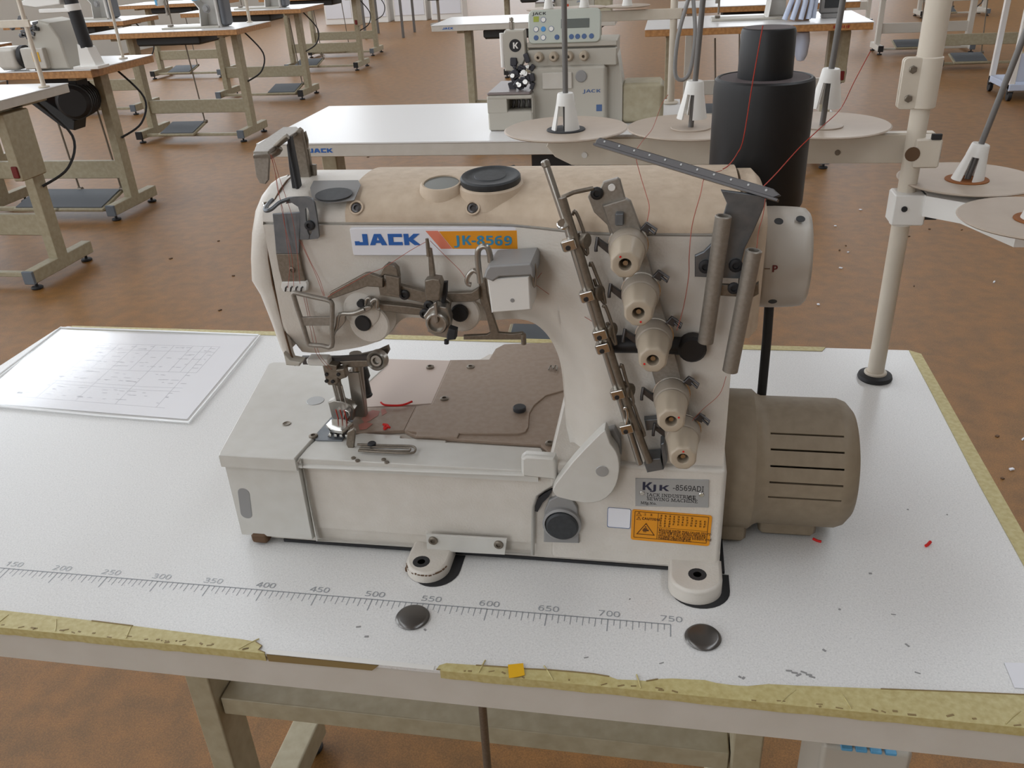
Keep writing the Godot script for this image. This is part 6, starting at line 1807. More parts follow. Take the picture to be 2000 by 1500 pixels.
	var strands := [[Vector3(0.4362, 0.3559, -0.09), Vector3(0.4377, 0.3443, -0.09), Vector3(0.4445, 0.3325, -0.075), Vector3(0.441, 0.3145, -0.085), Vector3(0.4396, 0.2889, -0.085), Vector3(0.4383, 0.2675, -0.085), Vector3(0.4332, 0.249, -0.085)], [Vector3(0.4383, 0.354, -0.09), Vector3(0.4427, 0.3396, -0.085), Vector3(0.4457, 0.3218, -0.085), Vector3(0.4478, 0.3056, -0.085), Vector3(0.4467, 0.2805, -0.085), Vector3(0.4444, 0.2523, -0.085)], [Vector3(0.4372, 0.3552, -0.09), Vector3(0.4403, 0.3377, -0.085), Vector3(0.4402, 0.3198, -0.085), Vector3(0.4402, 0.3014, -0.085), Vector3(0.4416, 0.2762, -0.085), Vector3(0.4387, 0.25, -0.085)], [Vector3(0.4492, 0.2892, -0.087), Vector3(0.4537, 0.2756, -0.087), Vector3(0.4587, 0.2584, -0.087), Vector3(0.4652, 0.2445, -0.08)], [Vector3(0.4508, 0.2883, -0.087), Vector3(0.4556, 0.2713, -0.087), Vector3(0.4609, 0.2562, -0.087), Vector3(0.4661, 0.2445, -0.08)], [Vector3(0.445, 0.243, -0.086), Vector3(0.4458, 0.2272, -0.086), Vector3(0.4463, 0.2086, -0.086), Vector3(0.4477, 0.1897, -0.086), Vector3(0.443, 0.1612, -0.113)], [Vector3(0.447, 0.2417, -0.086), Vector3(0.4478, 0.2226, -0.086), Vector3(0.4492, 0.204, -0.086), Vector3(0.4503, 0.1888, -0.086), Vector3(0.4468, 0.1603, -0.113)]]
	for r in strands:
		s = S()
		tube(s, curve(r, 4), 0.0002, 5)
		single("thread", s, M.thread_pale, "fine red thread running down the head of the machine to the needles", "thread", "red sewing threads")

# ---------------------------------------------------------------- the rows of tables behind
# A table in its own axes: x to the right from its middle, z to the front from its middle, y = 0 at its top.
func table_at(called_label: String, at: Vector3, wood: bool, group: String, opt := {}) -> Node3D:
	var t := thing("sewing_table", called_label, "table", Vector3.ZERO, group)
	var wdt: float = opt.get("w", 1.2)
	var dep: float = opt.get("d", 0.587)
	var top: Material = M.laminate_plain
	var s := S()
	box(s, Vector3(0, -0.0025, 0), Vector3(wdt, 0.005, dep), 0.001)
	part("tabletop", s, top, t)
	s = S()
	box(s, Vector3(0, -0.0225, 0), Vector3(wdt - 0.004, 0.035, dep - 0.004), 0.002)
	part("edge_band", s, M.table_wood if wood else M.edge, t)
	var fm: Material = M.frame_white if opt.get("white", false) else M.frame
	var lx: float = opt.get("leg", wdt / 2 - 0.172)
	for sx in [-1.0, 1.0]:
		s = S()
		box(s, Vector3(sx * lx, -0.405, -0.02), Vector3(0.05, 0.73, 0.075), 0.004)
		box(s, Vector3(sx * lx, -0.05, 0), Vector3(0.05, 0.022, 0.44), 0.002)
		var leg := part("leg", s, fm, t)
		s = S()
		box(s, Vector3(sx * lx, -H + 0.062, -0.02), Vector3(0.052, 0.058, 0.43), 0.004)
		part("foot_bar", s, fm, leg)
		s = S()
		box(s, Vector3(sx * lx, -H + 0.062, 0.2), Vector3(0.054, 0.06, 0.016), 0.003)
		part("end_cap", s, M.foot_cap if (sx > 0) == opt.get("caps_right", true) else M.far_dark, leg)
		for z in [-0.2, 0.17]:
			s = S()
			drum(s, Vector3(sx * lx, -H, z), Vector3.UP, 0.026, 0.0, 0.012, 0.004, 14)
			drum(s, Vector3(sx * lx, -H, z), Vector3.UP, 0.007, 0.01, 0.04, 0.0, 8)
			part("levelling_foot", s, M.rubber, leg)
	s = S()
	box(s, Vector3(0, -0.575, -0.02), Vector3(lx * 2 - 0.03, 0.10, 0.03), 0.004)
	part("rail", s, fm, t)
	s = S()
	box(s, Vector3(0, -H + 0.05, 0.12), Vector3(lx * 2 - 0.03, 0.022, 0.03), 0.003)
	part("treadle_bar", s, fm, t)
	for x in opt.get("treadles", [-0.12]):
		var tilt := Basis(Vector3.RIGHT, 0.22)
		s = S()
		box(s, Vector3(x, -H + 0.085, 0.07), Vector3(0.30, 0.018, 0.24), 0.004, tilt)
		var tr := part("treadle", s, M.frame, t)
		s = S()
		box(s, Vector3(x, -H + 0.097, 0.07), Vector3(0.275, 0.008, 0.215), 0.002, tilt)
		part("tread_pad", s, M.tread, tr)
		s = S()
		var rx: float = x + 0.14
		tube(s, [Vector3(rx, -H + 0.11, -0.04), Vector3(rx - 0.02, -0.4, -0.05), Vector3(rx - 0.04, -0.1, -0.06)], 0.0055, 8)
		drum(s, Vector3(rx, -H + 0.12, -0.04), Vector3.RIGHT, 0.014, -0.01, 0.02, 0.003, 10)
		part("treadle_rod", s, M.dull_steel, tr)
	if opt.get("motor", true):
		s = S()
		box(s, Vector3(-0.02, -0.075, 0.02), Vector3(0.52, 0.065, 0.32), 0.015)
		part("oil_pan", s, M.cap, t)
	if opt.has("clutch"):
		# dark motor hung under the top
		var m := Vector3(opt.clutch, -0.17, 0.12)
		s = S()
		drum(s, m, Vector3(0.3, 0, 1), 0.085, -0.1, 0.1, 0.015, 20)
		var mo := part("hung_motor", s, M.far_dark, t)
		for k in 6:
			s = S()
			drum(s, m, Vector3(0.3, 0, 1), 0.092, -0.08 + 0.03 * k, -0.07 + 0.03 * k, 0.002, 20)
			part("cooling_fin", s, M.cap, mo)
		s = S()
		slab(s, [m + Vector3(-0.30, 0.03, -0.05), m + Vector3(-0.22, 0.05, -0.05), m + Vector3(-0.02, -0.10, -0.05), m + Vector3(-0.04, -0.15, -0.05), m + Vector3(-0.10, -0.14, -0.05)], Vector3(0, 0, 0.1), 0.005)
		part("belt_cover", s, M.cap, mo)
		s = S()
		box(s, m + Vector3(-0.05, 0.085, 0), Vector3(0.2, 0.09, 0.1), 0.005)
		part("motor_bracket", s, M.far_dark, mo)
	if opt.get("box", false):
		s = S()
		box(s, Vector3(lx + 0.045, -0.2, 0.05), Vector3(0.05, 0.28, 0.16), 0.006)
		var bx := part("switch_box", s, M.frame, t)
		s = S()
		box(s, Vector3(lx + 0.045, -0.3, 0.132), Vector3(0.03, 0.05, 0.012), 0.004)
		part("switch", s, mat(Color(0.42, 0.07, 0.05), 0.5), bx)
	if opt.get("cable", true):
		s = S()
		tube(s, curve([Vector3(lx - 0.02, -0.06, -0.2), Vector3(lx + 0.10, -0.22, -0.22), Vector3(lx + 0.11, -0.34, -0.12), Vector3(lx + 0.03, -0.4, -0.02)], 6), 0.006, 7)
		part("cable", s, M.rubber, t)
	if opt.has("print"):
		block_letters(Vector3(-wdt / 2 + float(opt.print), -0.028, dep / 2 - 0.0015), 0.012, 0.075, Vector3.RIGHT, Vector3.UP, M.blue, t)
	t.position = at + Vector3(0, H, 0)
	return t

# slender thread stand for the tables behind
func far_stand(label: String, at: Vector3, trays: Array, height := 0.75, pole_r := 0.009) -> Node3D:
	var t := thing("far_thread_stand", label, "thread stand", at, "thread stands on the tables behind")
	var s := S()
	tube(s, [at, at + Vector3(0, height, 0)], pole_r, 12)
	drum(s, at, Vector3.UP, 0.024, 0.0, 0.008, 0.003, 18)
	part("pole", s, M.pole, t)
	if trays.size():
		s = S()
		var x0: float = trays[0]
		var x1: float = trays[-1]
		box(s, at + Vector3((minf(x0, 0) + maxf(x1, 0)) / 2, 0.262, 0.006), Vector3(maxf(x1, 0) - minf(x0, 0) + 0.05, 0.03, 0.012), 0.002)
		part("cross_rail", s, M.pole, t)
	for x in trays:
		var c := at + Vector3(x, 0.285, 0.0)
		s = S()
		lathe(s, [Vector2(0, 0), Vector2(0.066, 0.001), Vector2(0.07, 0.004), Vector2(0.066, 0.005), Vector2(0, 0.003)], c, Vector3.UP, 28)
		part("spool_tray", s, M.tray, t)
		s = S()
		lathe(s, [Vector2(0.016, 0.004), Vector2(0.010, 0.034), Vector2(0.008, 0.042), Vector2(0, 0.042)], c, Vector3.UP, 16)
		part("spool_cone", s, M.white_plastic, t)
		s = S()
		tube(s, [c, c + Vector3(0, 0.2, 0)], 0.003, 7)
		part("spool_pin", s, M.rod_grey, t)
	return t

# overlock machine with a key panel on top; at is the front left of its base
func overlock(label: String, at: Vector3, group := "") -> Node3D:
	var t := thing("overlock_machine", label, "sewing machine", at, group)
	var s := S()
	# left cloth plate block
	# hollow block: the looper bay is open to the front
	box(s, at + Vector3(0.065, 0.049, -0.115), Vector3(0.13, 0.098, 0.15), 0.006)
	box(s, at + Vector3(0.065, 0.028, -0.005), Vector3(0.13, 0.056, 0.07), 0.006)
	box(s, at + Vector3(0.065, 0.0925, -0.005), Vector3(0.13, 0.011, 0.07), 0.004)
	box(s, at + Vector3(0.0285, 0.07, -0.005), Vector3(0.057, 0.04, 0.07), 0.002)
	box(s, at + Vector3(0.1285, 0.07, -0.005), Vector3(0.003, 0.04, 0.07), 0.001)
	var b := part("bed_block", s, M.far_grey, t)
	s = S()
	box(s, at + Vector3(0.062, 0.1015, -0.08), Vector3(0.125, 0.009, 0.215), 0.004)
	part("cloth_plate", s, mat(Color(0.52, 0.48, 0.47), 0.4, 0.3), b)
	for k in 4:
		s = S()
		tube(s, [at + Vector3(0.066 + 0.016 * k, 0.058, -0.012), at + Vector3(0.072 + 0.014 * k, 0.074, -0.008), at + Vector3(0.066 + 0.015 * k, 0.086, -0.016)], 0.004, 7)
		part("looper", s, M.dark_steel, b)
	# body
	s = S()
	box(s, at + Vector3(0.225, 0.083, -0.10), Vector3(0.215, 0.166, 0.17), 0.010)
	box(s, at + Vector3(0.235, 0.1855, -0.10), Vector3(0.25, 0.047, 0.14), 0.004)
	box(s, at + Vector3(0.235, 0.2205, -0.10), Vector3(0.25, 0.015, 0.14), 0.003)
	box(s, at + Vector3(0.235, 0.205, -0.115), Vector3(0.248, 0.04, 0.13), 0.002)
	slab(s, [at + Vector3(0.32, 0.225, -0.05), at + Vector3(0.36, 0.19, -0.05), at + Vector3(0.375, 0.10, -0.05), at + Vector3(0.375, 0.0, -0.05), at + Vector3(0.31, 0.0, -0.05)], Vector3(0, 0, -0.13), 0.004)
	var body := part("body", s, M.far_grey, t)
	s = S()
	box(s, at + Vector3(0.43, 0.055, -0.11), Vector3(0.12, 0.11, 0.12), 0.012)
	part("motor_housing", s, M.frame, body)
	s = S()
	box(s, at + Vector3(0.195, 0.128, -0.0125), Vector3(0.085, 0.045, 0.006), 0.004)
	part("front_cover", s, M.edge, body)
	s = S()
	drum(s, at + Vector3(0.262, 0.138, -0.016), Vector3(0, 0, 1), 0.016, 0, 0.005, 0.002, 20)
	part("knob", s, M.grey_plastic, body)
	s = S()
	box(s, at + Vector3(0.205, 0.076, -0.0145), Vector3(0.02, 0.018, 0.002), 0.0005)
	part("orange_sticker", s, mat(Color(0.72, 0.27, 0.12), 0.5), body)
	s = S()
	box(s, at + Vector3(0.312, 0.052, -0.0145), Vector3(0.016, 0.018, 0.002), 0.0005)
	part("blue_sticker", s, M.button_blue, body)
	letters("lettering", "JACK", font_bold, 0.0085, at + Vector3(0.268, 0.098, -0.0145), Vector3.RIGHT, Vector3.UP, M.button_blue, body, 1.8)
	for k in 4:
		s = S()
		lathe(s, [Vector2(0.0135, 0), Vector2(0.0135, 0.006), Vector2(0.011, 0.018), Vector2(0.009, 0.02), Vector2(0.0042, 0.02), Vector2(0.0038, 0.006), Vector2(0, 0.006)], at + Vector3(0.143 + 0.042 * k, 0.190, -0.030), Vector3(0, 0, 1), 18)
		part("tension_knob", s, M.knob, body)
	# head with needle works
	s = S()
	slab(s, [at + Vector3(0.045, 0.155, -0.06), at + Vector3(0.04, 0.245, -0.06), at + Vector3(0.05, 0.262, -0.06), at + Vector3(0.105, 0.262, -0.06), at + Vector3(0.108, 0.19, -0.06), at + Vector3(0.085, 0.15, -0.06)], Vector3(0, 0, 0.035), 0.004)
	var hd := part("head", s, M.far_grey, t)
	s = S()
	drum(s, at + Vector3(0.078, 0.222, -0.026), Vector3(0, 0, 1), 0.017, 0, 0.002, 0.0005, 22)
	var em := part("emblem", s, M.ink, hd)
	letters("lettering", "K", font_bold, 0.016, at + Vector3(0.078, 0.222, -0.0236), Vector3.RIGHT, Vector3.UP, M.far_white, em, 1.2, true)
	s = S()
	drum(s, at + Vector3(0.067, 0.262, -0.045), Vector3.UP, 0.0075, 0.0, 0.022, 0.002, 14)
	drum(s, at + Vector3(0.067, 0.262, -0.045), Vector3.UP, 0.006, 0.02, 0.032, 0.002, 14)
	part("adjuster", s, M.bright, hd)
	s = S()
	tube(s, [at + Vector3(0.04, 0.165, -0.03), at + Vector3(0.04, 0.255, -0.03)], 0.006, 10)
	part("side_bar", s, M.far_white, hd)
	s = S()
	var rng := RandomNumberGenerator.new()
	rng.seed = 15
	for k in 26:
		box(s, at + Vector3(0.062 + rng.randf() * 0.065, 0.110 + rng.randf() * 0.085, -0.035 + rng.randf() * 0.03), Vector3(0.008 + rng.randf() * 0.014, 0.006 + rng.randf() * 0.02, 0.012), 0.002, Basis(Vector3(0, 0, 1), rng.randf_range(-0.7, 0.7)))
	part("needle_works", s, mat(Color(0.26, 0.26, 0.28), 0.35, 0.7), hd)
	s = S()
	for k in 9:
		drum(s, at + Vector3(0.062 + rng.randf() * 0.055, 0.112 + rng.randf() * 0.06, -0.004), Vector3(0, 0.3, 1), 0.004 + rng.randf() * 0.004, -0.01, 0.006, 0.001, 10)
	part("bright_fittings", s, M.bright, hd)
	# key panel
	s = S()
	var pc := at + Vector3(0.215, 0.262, -0.055)
	var tb := Basis(Vector3.RIGHT, -0.25)
	slab(s, round_rect(pc, Vector3.RIGHT, tb * Vector3.UP, 0.20, 0.088, 0.014, 4), tb * Vector3(0, 0, 0.02), 0.003)
	var pn := part("key_panel", s, mat(Color(0.72, 0.74, 0.70), 0.4), t, "key panel with round buttons and a display")
	var f := pc + tb * Vector3(0, 0, 0.0202)
	s = S()
	box(s, f + tb * Vector3(0.03, 0.006, 0), Vector3(0.078, 0.024, 0.001), 0.0003, tb)
	part("display", s, M.display, pn)
	for q in [[-0.058, 0.018, 0], [-0.078, -0.006, 0], [-0.058, -0.006, 1], [-0.036, -0.006, 0], [-0.078, -0.028, 2], [-0.058, -0.028, 0], [-0.02, -0.028, 2], [0.0, -0.028, 2], [0.02, -0.028, 2], [0.037, -0.028, 2], [0.055, -0.028, 2], [0.075, -0.028, 2]]:
		s = S()
		drum(s, f + tb * Vector3(q[0], q[1], 0), tb * Vector3(0, 0, 1), 0.0068, 0, 0.0012, 0.0004, 14)
		part("key", s, [M.far_white, M.sky_blue, M.button_blue][q[2]], pn)
		if q[2] == 0:
			s = S()
			lathe(s, [Vector2(0.0068, 0.0), Vector2(0.0074, 0.0008), Vector2(0.0062, 0.0014)], f + tb * Vector3(q[0], q[1], 0), tb * Vector3(0, 0, 1), 14)
			part("key_ring", s, M.button_blue, pn)
	s = S()
	box(s, f + tb * Vector3(-0.078, 0.02, 0), Vector3(0.015, 0.014, 0.001), 0.0002, tb)
	part("green_mark", s, mat(Color(0.62, 0.66, 0.25), 0.5), pn)
	letters("lettering", "JACK", font_bold, 0.007, f + tb * Vector3(-0.088, 0.034, 0.0), Vector3.RIGHT, tb * Vector3.UP, M.ink, pn, 1.7)
	return t

# flat lockstitch machine; at is the middle of its column on the table
func lockstitch(label: String, at: Vector3, blue: bool, group := "") -> Node3D:
	var t := thing("lockstitch_machine", label, "sewing machine", at, group)
	var s := S()
	slab(s, [at + Vector3(-0.09, 0.0, -0.07), at + Vector3(-0.075, 0.13, -0.07), at + Vector3(-0.12, 0.19, -0.07), at + Vector3(-0.36, 0.2, -0.07), at + Vector3(-0.385, 0.16, -0.07), at + Vector3(-0.40, 0.16, -0.07), at + Vector3(-0.405, 0.29, -0.07), at + Vector3(-0.36, 0.31, -0.07), at + Vector3(0.05, 0.31, -0.07), at + Vector3(0.075, 0.28, -0.07), at + Vector3(0.075, 0.0, -0.07)], Vector3(0, 0, 0.14), 0.014)
	var b := part("arm_and_column", s, M.far_white, t)
	s = S()
	box(s, at + Vector3(-0.16, 0.006, 0), Vector3(0.46, 0.012, 0.17), 0.003)
	part("bed", s, M.far_grey, b)
	s = S()
	drum(s, at + Vector3(-0.005, 0.13, 0.07), Vector3(0, 0, 1), 0.030, 0, 0.008, 0.003, 24)
	drum(s, at + Vector3(-0.005, 0.13, 0.07), Vector3(0, 0, 1), 0.019, 0.006, 0.02, 0.003, 20)
	part("stitch_dial", s, M.grey_plastic, b)
	s = S()
	box(s, at + Vector3(0.095, 0.13, -0.01), Vector3(0.05, 0.25, 0.13), 0.02)
	part("motor_cover", s, mat(Color(0.36, 0.37, 0.39), 0.4), b)
	if blue:
		s = S()
		slab(s, [at + Vector3(-0.14, 0.20, 0.0705), at + Vector3(-0.10, 0.186, 0.0705), at + Vector3(-0.06, 0.188, 0.0705), at + Vector3(-0.02, 0.21, 0.0705), at + Vector3(0.0, 0.25, 0.0705), at + Vector3(-0.14, 0.25, 0.0705)], Vector3(0, 0, 0.001))
		slab(s, [at + Vector3(-0.402, 0.165, 0.0705), at + Vector3(-0.385, 0.165, 0.0705), at + Vector3(-0.38, 0.29, 0.0705), at + Vector3(-0.402, 0.29, 0.0705)], Vector3(0, 0, 0.001))
		part("blue_trim", s, M.panel_blue, b)
	letters("lettering", "JACK", font_bold, 0.010, at + Vector3(-0.30, 0.235, 0.0705), Vector3.RIGHT, Vector3.UP, M.sky_blue, b, 1.8)
	s = S()
	tube(s, [at + Vector3(-0.365, 0.2, 0.0), at + Vector3(-0.365, 0.09, 0.0)], 0.008, 10)
	box(s, at + Vector3(-0.362, 0.10, 0.005), Vector3(0.02, 0.02, 0.02), 0.004)
	part("needle_bar", s, M.steel, t)
	s = S()
	tube(s, [at + Vector3(-0.350, 0.2, -0.01), at + Vector3(-0.350, 0.03, -0.01)], 0.006, 8)
	box(s, at + Vector3(-0.355, 0.020, 0.006), Vector3(0.03, 0.012, 0.045), 0.003)
	part("presser_foot", s, M.dull_steel, t)
	return t

func background() -> void:
	var g := "tables in the rows behind"
	# left row, front to back
	table_at("cream-edged sewing table with a switch box, nearest table of the left row", Vector3(-2.557, 0, -2.82), false, g, {"box": true, "treadles": [-0.1], "leg": 0.5})
	table_at("wood-edged sewing table with two treadles in the left row under a black-columned machine", Vector3(-2.739, 0, -3.8475), true, g, {"treadles": [-0.05, 0.22], "caps_right": true, "clutch": 0.36, "motor": false})
	table_at("wood-edged sewing table in the left row carrying the white machine with blue trim", Vector3(-2.929, 0, -5.86), true, g, {"treadles": [-0.12]})
	table_at("wood-edged sewing table in the left row behind the blue-trimmed machine's table", Vector3(-3.208, 0, -7.73), true, g, {"treadles": [0.22], "caps_right": false})
	table_at("wood-edged sewing table fourth from the cream-edged one in the left row", Vector3(-3.316, 0, -9.667), true, g, {"treadles": [-0.2], "caps_right": false, "box": true})
	table_at("wood-edged sewing table last in the left row before the white cabinets", Vector3(-3.564, 0, -11.02), true, g, {"treadles": [-0.1]})
	# a second row further left
	table_at("wood-edged sewing table in the outer left row beside the black-columned machine", Vector3(-4.45, 0, -4.9), true, g, {"treadles": [-0.1]})
	table_at("wood-edged sewing table in the outer left row beside the blue-trimmed machine", Vector3(-4.6, 0, -7.1), true, g, {"treadles": [-0.1]})
	table_at("wood-edged sewing table in the outer left row far behind", Vector3(-4.9, 0, -9.4), true, g, {"treadles": [-0.1]})
	# centre row
	table_at("white-topped sewing table directly behind the big machine, under the overlock machine with key panel", Vector3(0.165, 0, -2.0875), false, g, {"print": 0.155, "leg": 0.50, "treadles": [0.2], "motor": false, "clutch": 0.33})
	table_at("white-topped sewing table two behind the big machine in the centre row", Vector3(-0.224, 0, -5.5755), false, g, {"print": 0.075, "leg": 0.42, "treadles": [0.3], "box": true})
	table_at("white-topped sewing table third behind the big machine in the centre row", Vector3(-0.5, 0, -8.8), false, g, {"leg": 0.45, "treadles": [-0.1]})
	# right of the centre row
	table_at("wood-edged sewing table with red edge print, carrying the covered pot", Vector3(1.18, 0, -4.92), true, g, {"treadles": [-0.3], "box": true, "leg": 0.46, "d": 0.68, "motor": false})
	table_at("wood-edged sewing table behind the one carrying the covered pot", Vector3(1.35, 0, -6.2), true, g, {"white": true, "treadles": [-0.25], "leg": 0.5})
	table_at("white-legged sewing table behind the thread stand", Vector3(3.35, 0, -9.75), true, g, {"white": true, "treadles": [-0.15], "leg": 0.45})
	table_at("white-legged sewing table with a grey treadle right of the thread stand", Vector3(3.62, 0, -8.6), true, g, {"treadles": [-0.15], "leg": 0.42})
	table_at("wood-edged sewing table far behind on the right", Vector3(2.9, 0, -12.6), true, g, {"white": true, "treadles": [-0.1]})
	table_at("wood-edged sewing table farthest behind on the right", Vector3(4.6, 0, -13.4), true, g, {"white": true})
	# machines
	var om := "sewing machines on the tables behind"
	overlock("cream overlock machine with a key panel on the white table directly behind", Vector3(0.225, 0, -1.945), om)
	overlock("overlock machine on the second white table of the centre row", Vector3(-0.15, 0, -5.42), om)
	lockstitch("white lockstitch machine with blue trim on a wood-edged table in the left row", Vector3(-2.608, 0, -5.80), true, om)
	lockstitch("white lockstitch machine on the wood-edged table behind the blue-trimmed one", Vector3(-2.95, 0, -7.68), false, om)
	lockstitch("white lockstitch machine beside the covered pot on the wood-edged table", Vector3(1.34, 0, -4.95), false, om)
	lockstitch("white and blue lockstitch machine in the outer left row", Vector3(-4.1, 0, -4.9), true, om)
	lockstitch("white and blue lockstitch machine second in the outer left row", Vector3(-4.35, 0, -7.1), true, om)
	rear_machine()
	far_stand("thin thread stand at the corner of the cream-edged table of the left row", Vector3(-1.99, 0, -2.99), [-0.36, -0.22], 0.8, 0.010)
	far_stand("thin bare thread stand pole on the table of the black-columned machine", Vector3(-2.217, 0, -3.97), [], 0.7, 0.008)
	far_stand("white thread stand pole on the table of the blue-trimmed machine", Vector3(-2.476, 0, -6.1), [], 0.6, 0.012)
	var st := far_stand("white thread stand with spool trays and hanging hose behind the overlock machine", Vector3(0.735, 0, -2.30), [-0.38, -0.27, -0.14], 0.75, 0.011)
	base = Vector3(0.735, 0, -2.30)
	var s := S()
	tube(s, curve([Vector3(0.79, 0.30, -2.29), Vector3(0.80, 0.20, -2.27), Vector3(0.79, 0.10, -2.27), Vector3(0.765, 0.075, -2.27), Vector3(0.745, 0.10, -2.27), Vector3(0.75, 0.20, -2.27), Vector3(0.775, 0.30, -2.28)], 6), 0.006, 8)
	part("hose", s, M.grey_plastic, st)
	# things on the wood-edged table with the pot
	var p := thing("pot", "beige pot wrapped in white and blue plastic on the wood-edged table", "pot", Vector3(1.42, 0, -4.78))
	s = S()
	lathe(s, [Vector2(0, 0), Vector2(0.055, 0), Vector2(0.075, 0.05), Vector2(0.08, 0.13), Vector2(0.074, 0.14), Vector2(0, 0.14)], Vector3(1.42, 0, -4.78), Vector3.UP, 24)
	part("body", s, mat(Color(0.62, 0.52, 0.44), 0.5), p)
	for k in 5:
		s = S()
		var a := -0.5 - 0.45 * k
		tube(s, [Vector3(1.42 + cos(a) * 0.05, 0.15, -4.78 - sin(a) * 0.05), Vector3(1.42 + cos(a) * 0.085, 0.1, -4.78 - sin(a) * 0.085), Vector3(1.40 + cos(a) * 0.10, 0.012, -4.78 - sin(a) * 0.10)], 0.014, 7)
		part("plastic_wrap", s, M.pale_blue, p)
	p = thing("control_display", "small grey control display standing on the wood-edged table with the pot", "display", Vector3(1.60, 0, -4.86))
	s = S()
	box(s, Vector3(1.60, 0.012, -4.86), Vector3(0.10, 0.024, 0.07), 0.004)
	box(s, Vector3(1.60, 0.075, -4.86), Vector3(0.13, 0.105, 0.04), 0.008)
	part("housing", s, M.grey_plastic, p)
	s = S()
	box(s, Vector3(1.60, 0.082, -4.8392), Vector3(0.085, 0.06, 0.003), 0.001)
	part("display_face", s, M.cap, p)
	s = S()
	lathe(s, [Vector2(0, -0.205), Vector2(0.020, -0.20), Vector2(0.034, -0.17), Vector2(0.040, -0.10), Vector2(0.034, -0.055), Vector2(0.012, -0.041), Vector2(0, -0.0405)], Vector3(1.44, 0, -4.70), Vector3.UP, 16)
	single("hanging_bag", s, M.pale_blue, "pale blue plastic bag hanging under the wood-edged table with the pot", "bag")
	letters_on_edge()
	far_things()

# worn red stencilled print on the front edge: only its strokes are left
func letters_on_edge() -> void:
	for n in get_children():
		if n.has_meta("label") and str(n.get_meta("label")).contains("red edge print"):
			base = Vector3.ZERO
			var s := S()
			var x := 0.40
			for w in [0.010, 0.004, 0.008, 0.004, 0.007, 0.004, 0.009]:
				box(s, Vector3(x, -0.021, 0.3386), Vector3(w, 0.012 + 0.3 * w, 0.0012), 0.0002)
				x += w + 0.006
			var o := part("edge_print", s, mat(Color(0.55, 0.17, 0.10), 0.5), n)
			o.set_meta("kind", "stuff")

# the machine with its back to us on the second table of the left row
func rear_machine() -> void:
	var at := Vector3(-2.42, 0, -3.68)
	var t := thing("overlock_machine", "grey overlock machine with a black extraction column on the wood-edged table", "sewing machine", at, "sewing machines on the tables behind")
	var s := S()
	slab(s, [at + Vector3(-0.06, 0, -0.1), at + Vector3(-0.06, 0.12, -0.1), at + Vector3(-0.02, 0.2, -0.1), at + Vector3(0.04, 0.235, -0.1), at + Vector3(0.10, 0.22, -0.1), at + Vector3(0.14, 0.15, -0.1), at + Vector3(0.15, 0, -0.1)], Vector3(0, 0, 0.2), 0.012)
	var b := part("body", s, M.far_grey, t)
	s = S()
	box(s, at + Vector3(-0.19, 0.06, 0.06), Vector3(0.12, 0.11, 0.12), 0.02)
	part("motor_housing", s, M.edge, b)
	s = S()
	drum(s, at + Vector3(-0.13, 0.065, 0.06), Vector3.RIGHT, 0.055, 0, 0.03, 0.004, 24)
	part("hand_wheel", s, M.far_dark, b)
	s = S()
	box(s, at + Vector3(-0.02, 0.06, 0.105), Vector3(0.13, 0.10, 0.05), 0.006)
	var bx := part("belt_box", s, M.edge, b)
	s = S()
	box(s, at + Vector3(0.0, 0.068, 0.1315), Vector3(0.04, 0.045, 0.002), 0.0005)
	part("yellow_label", s, M.yellow, bx)
	s = S()
	var rng := RandomNumberGenerator.new()
	rng.seed = 31
	for k in 22:
		box(s, at + Vector3(-0.12 + rng.randf() * 0.18, 0.15 + rng.randf() * 0.10, 0.06 + rng.randf() * 0.06), Vector3(0.01 + rng.randf() * 0.03, 0.008 + rng.randf() * 0.02, 0.02), 0.003, Basis(Vector3(0, 0, 1), rng.randf_range(-0.8, 0.8)))
	part("needle_works", s, mat(Color(0.36, 0.36, 0.37), 0.35, 0.7), b)
	# black column on a cream shoe
	var c := at + Vector3(0.255, 0, 0.075)
	s = S()
	slab(s, [c + Vector3(-0.045, 0, -0.04), c + Vector3(0.055, 0, -0.04), c + Vector3(0.025, 0.10, -0.04), c + Vector3(-0.028, 0.12, -0.04)], Vector3(0, 0, 0.07), 0.003)
	box(s, c + Vector3(0.0, 0.008, 0), Vector3(0.14, 0.016, 0.1), 0.003)
	part("column_shoe", s, M.far_white, t)
	s = S()
	tube(s, [c + Vector3(0, 0.10, 0), c + Vector3(-0.02, 0.36, 0.0)], 0.032, 18)
	var cc := part("extraction_column", s, M.far_dark, t, "black extraction column")
	s = S()
	tube(s, [c + Vector3(-0.016, 0.27, 0), c + Vector3(-0.018, 0.30, 0)], 0.037, 18)
	box(s, c + Vector3(-0.10, 0.275, 0.02), Vector3(0.17, 0.02, 0.03), 0.004)
	part("column_clamp", s, M.far_white, cc)
	s = S()
	slab(s, [c + Vector3(-0.30, 0.31, -0.03), c + Vector3(-0.20, 0.29, -0.03), c + Vector3(-0.06, 0.30, -0.03), c + Vector3(-0.05, 0.37, -0.03), c + Vector3(-0.20, 0.35, -0.03)], Vector3(0, 0, 0.06), 0.006)
	part("nozzle", s, M.far_white, cc)

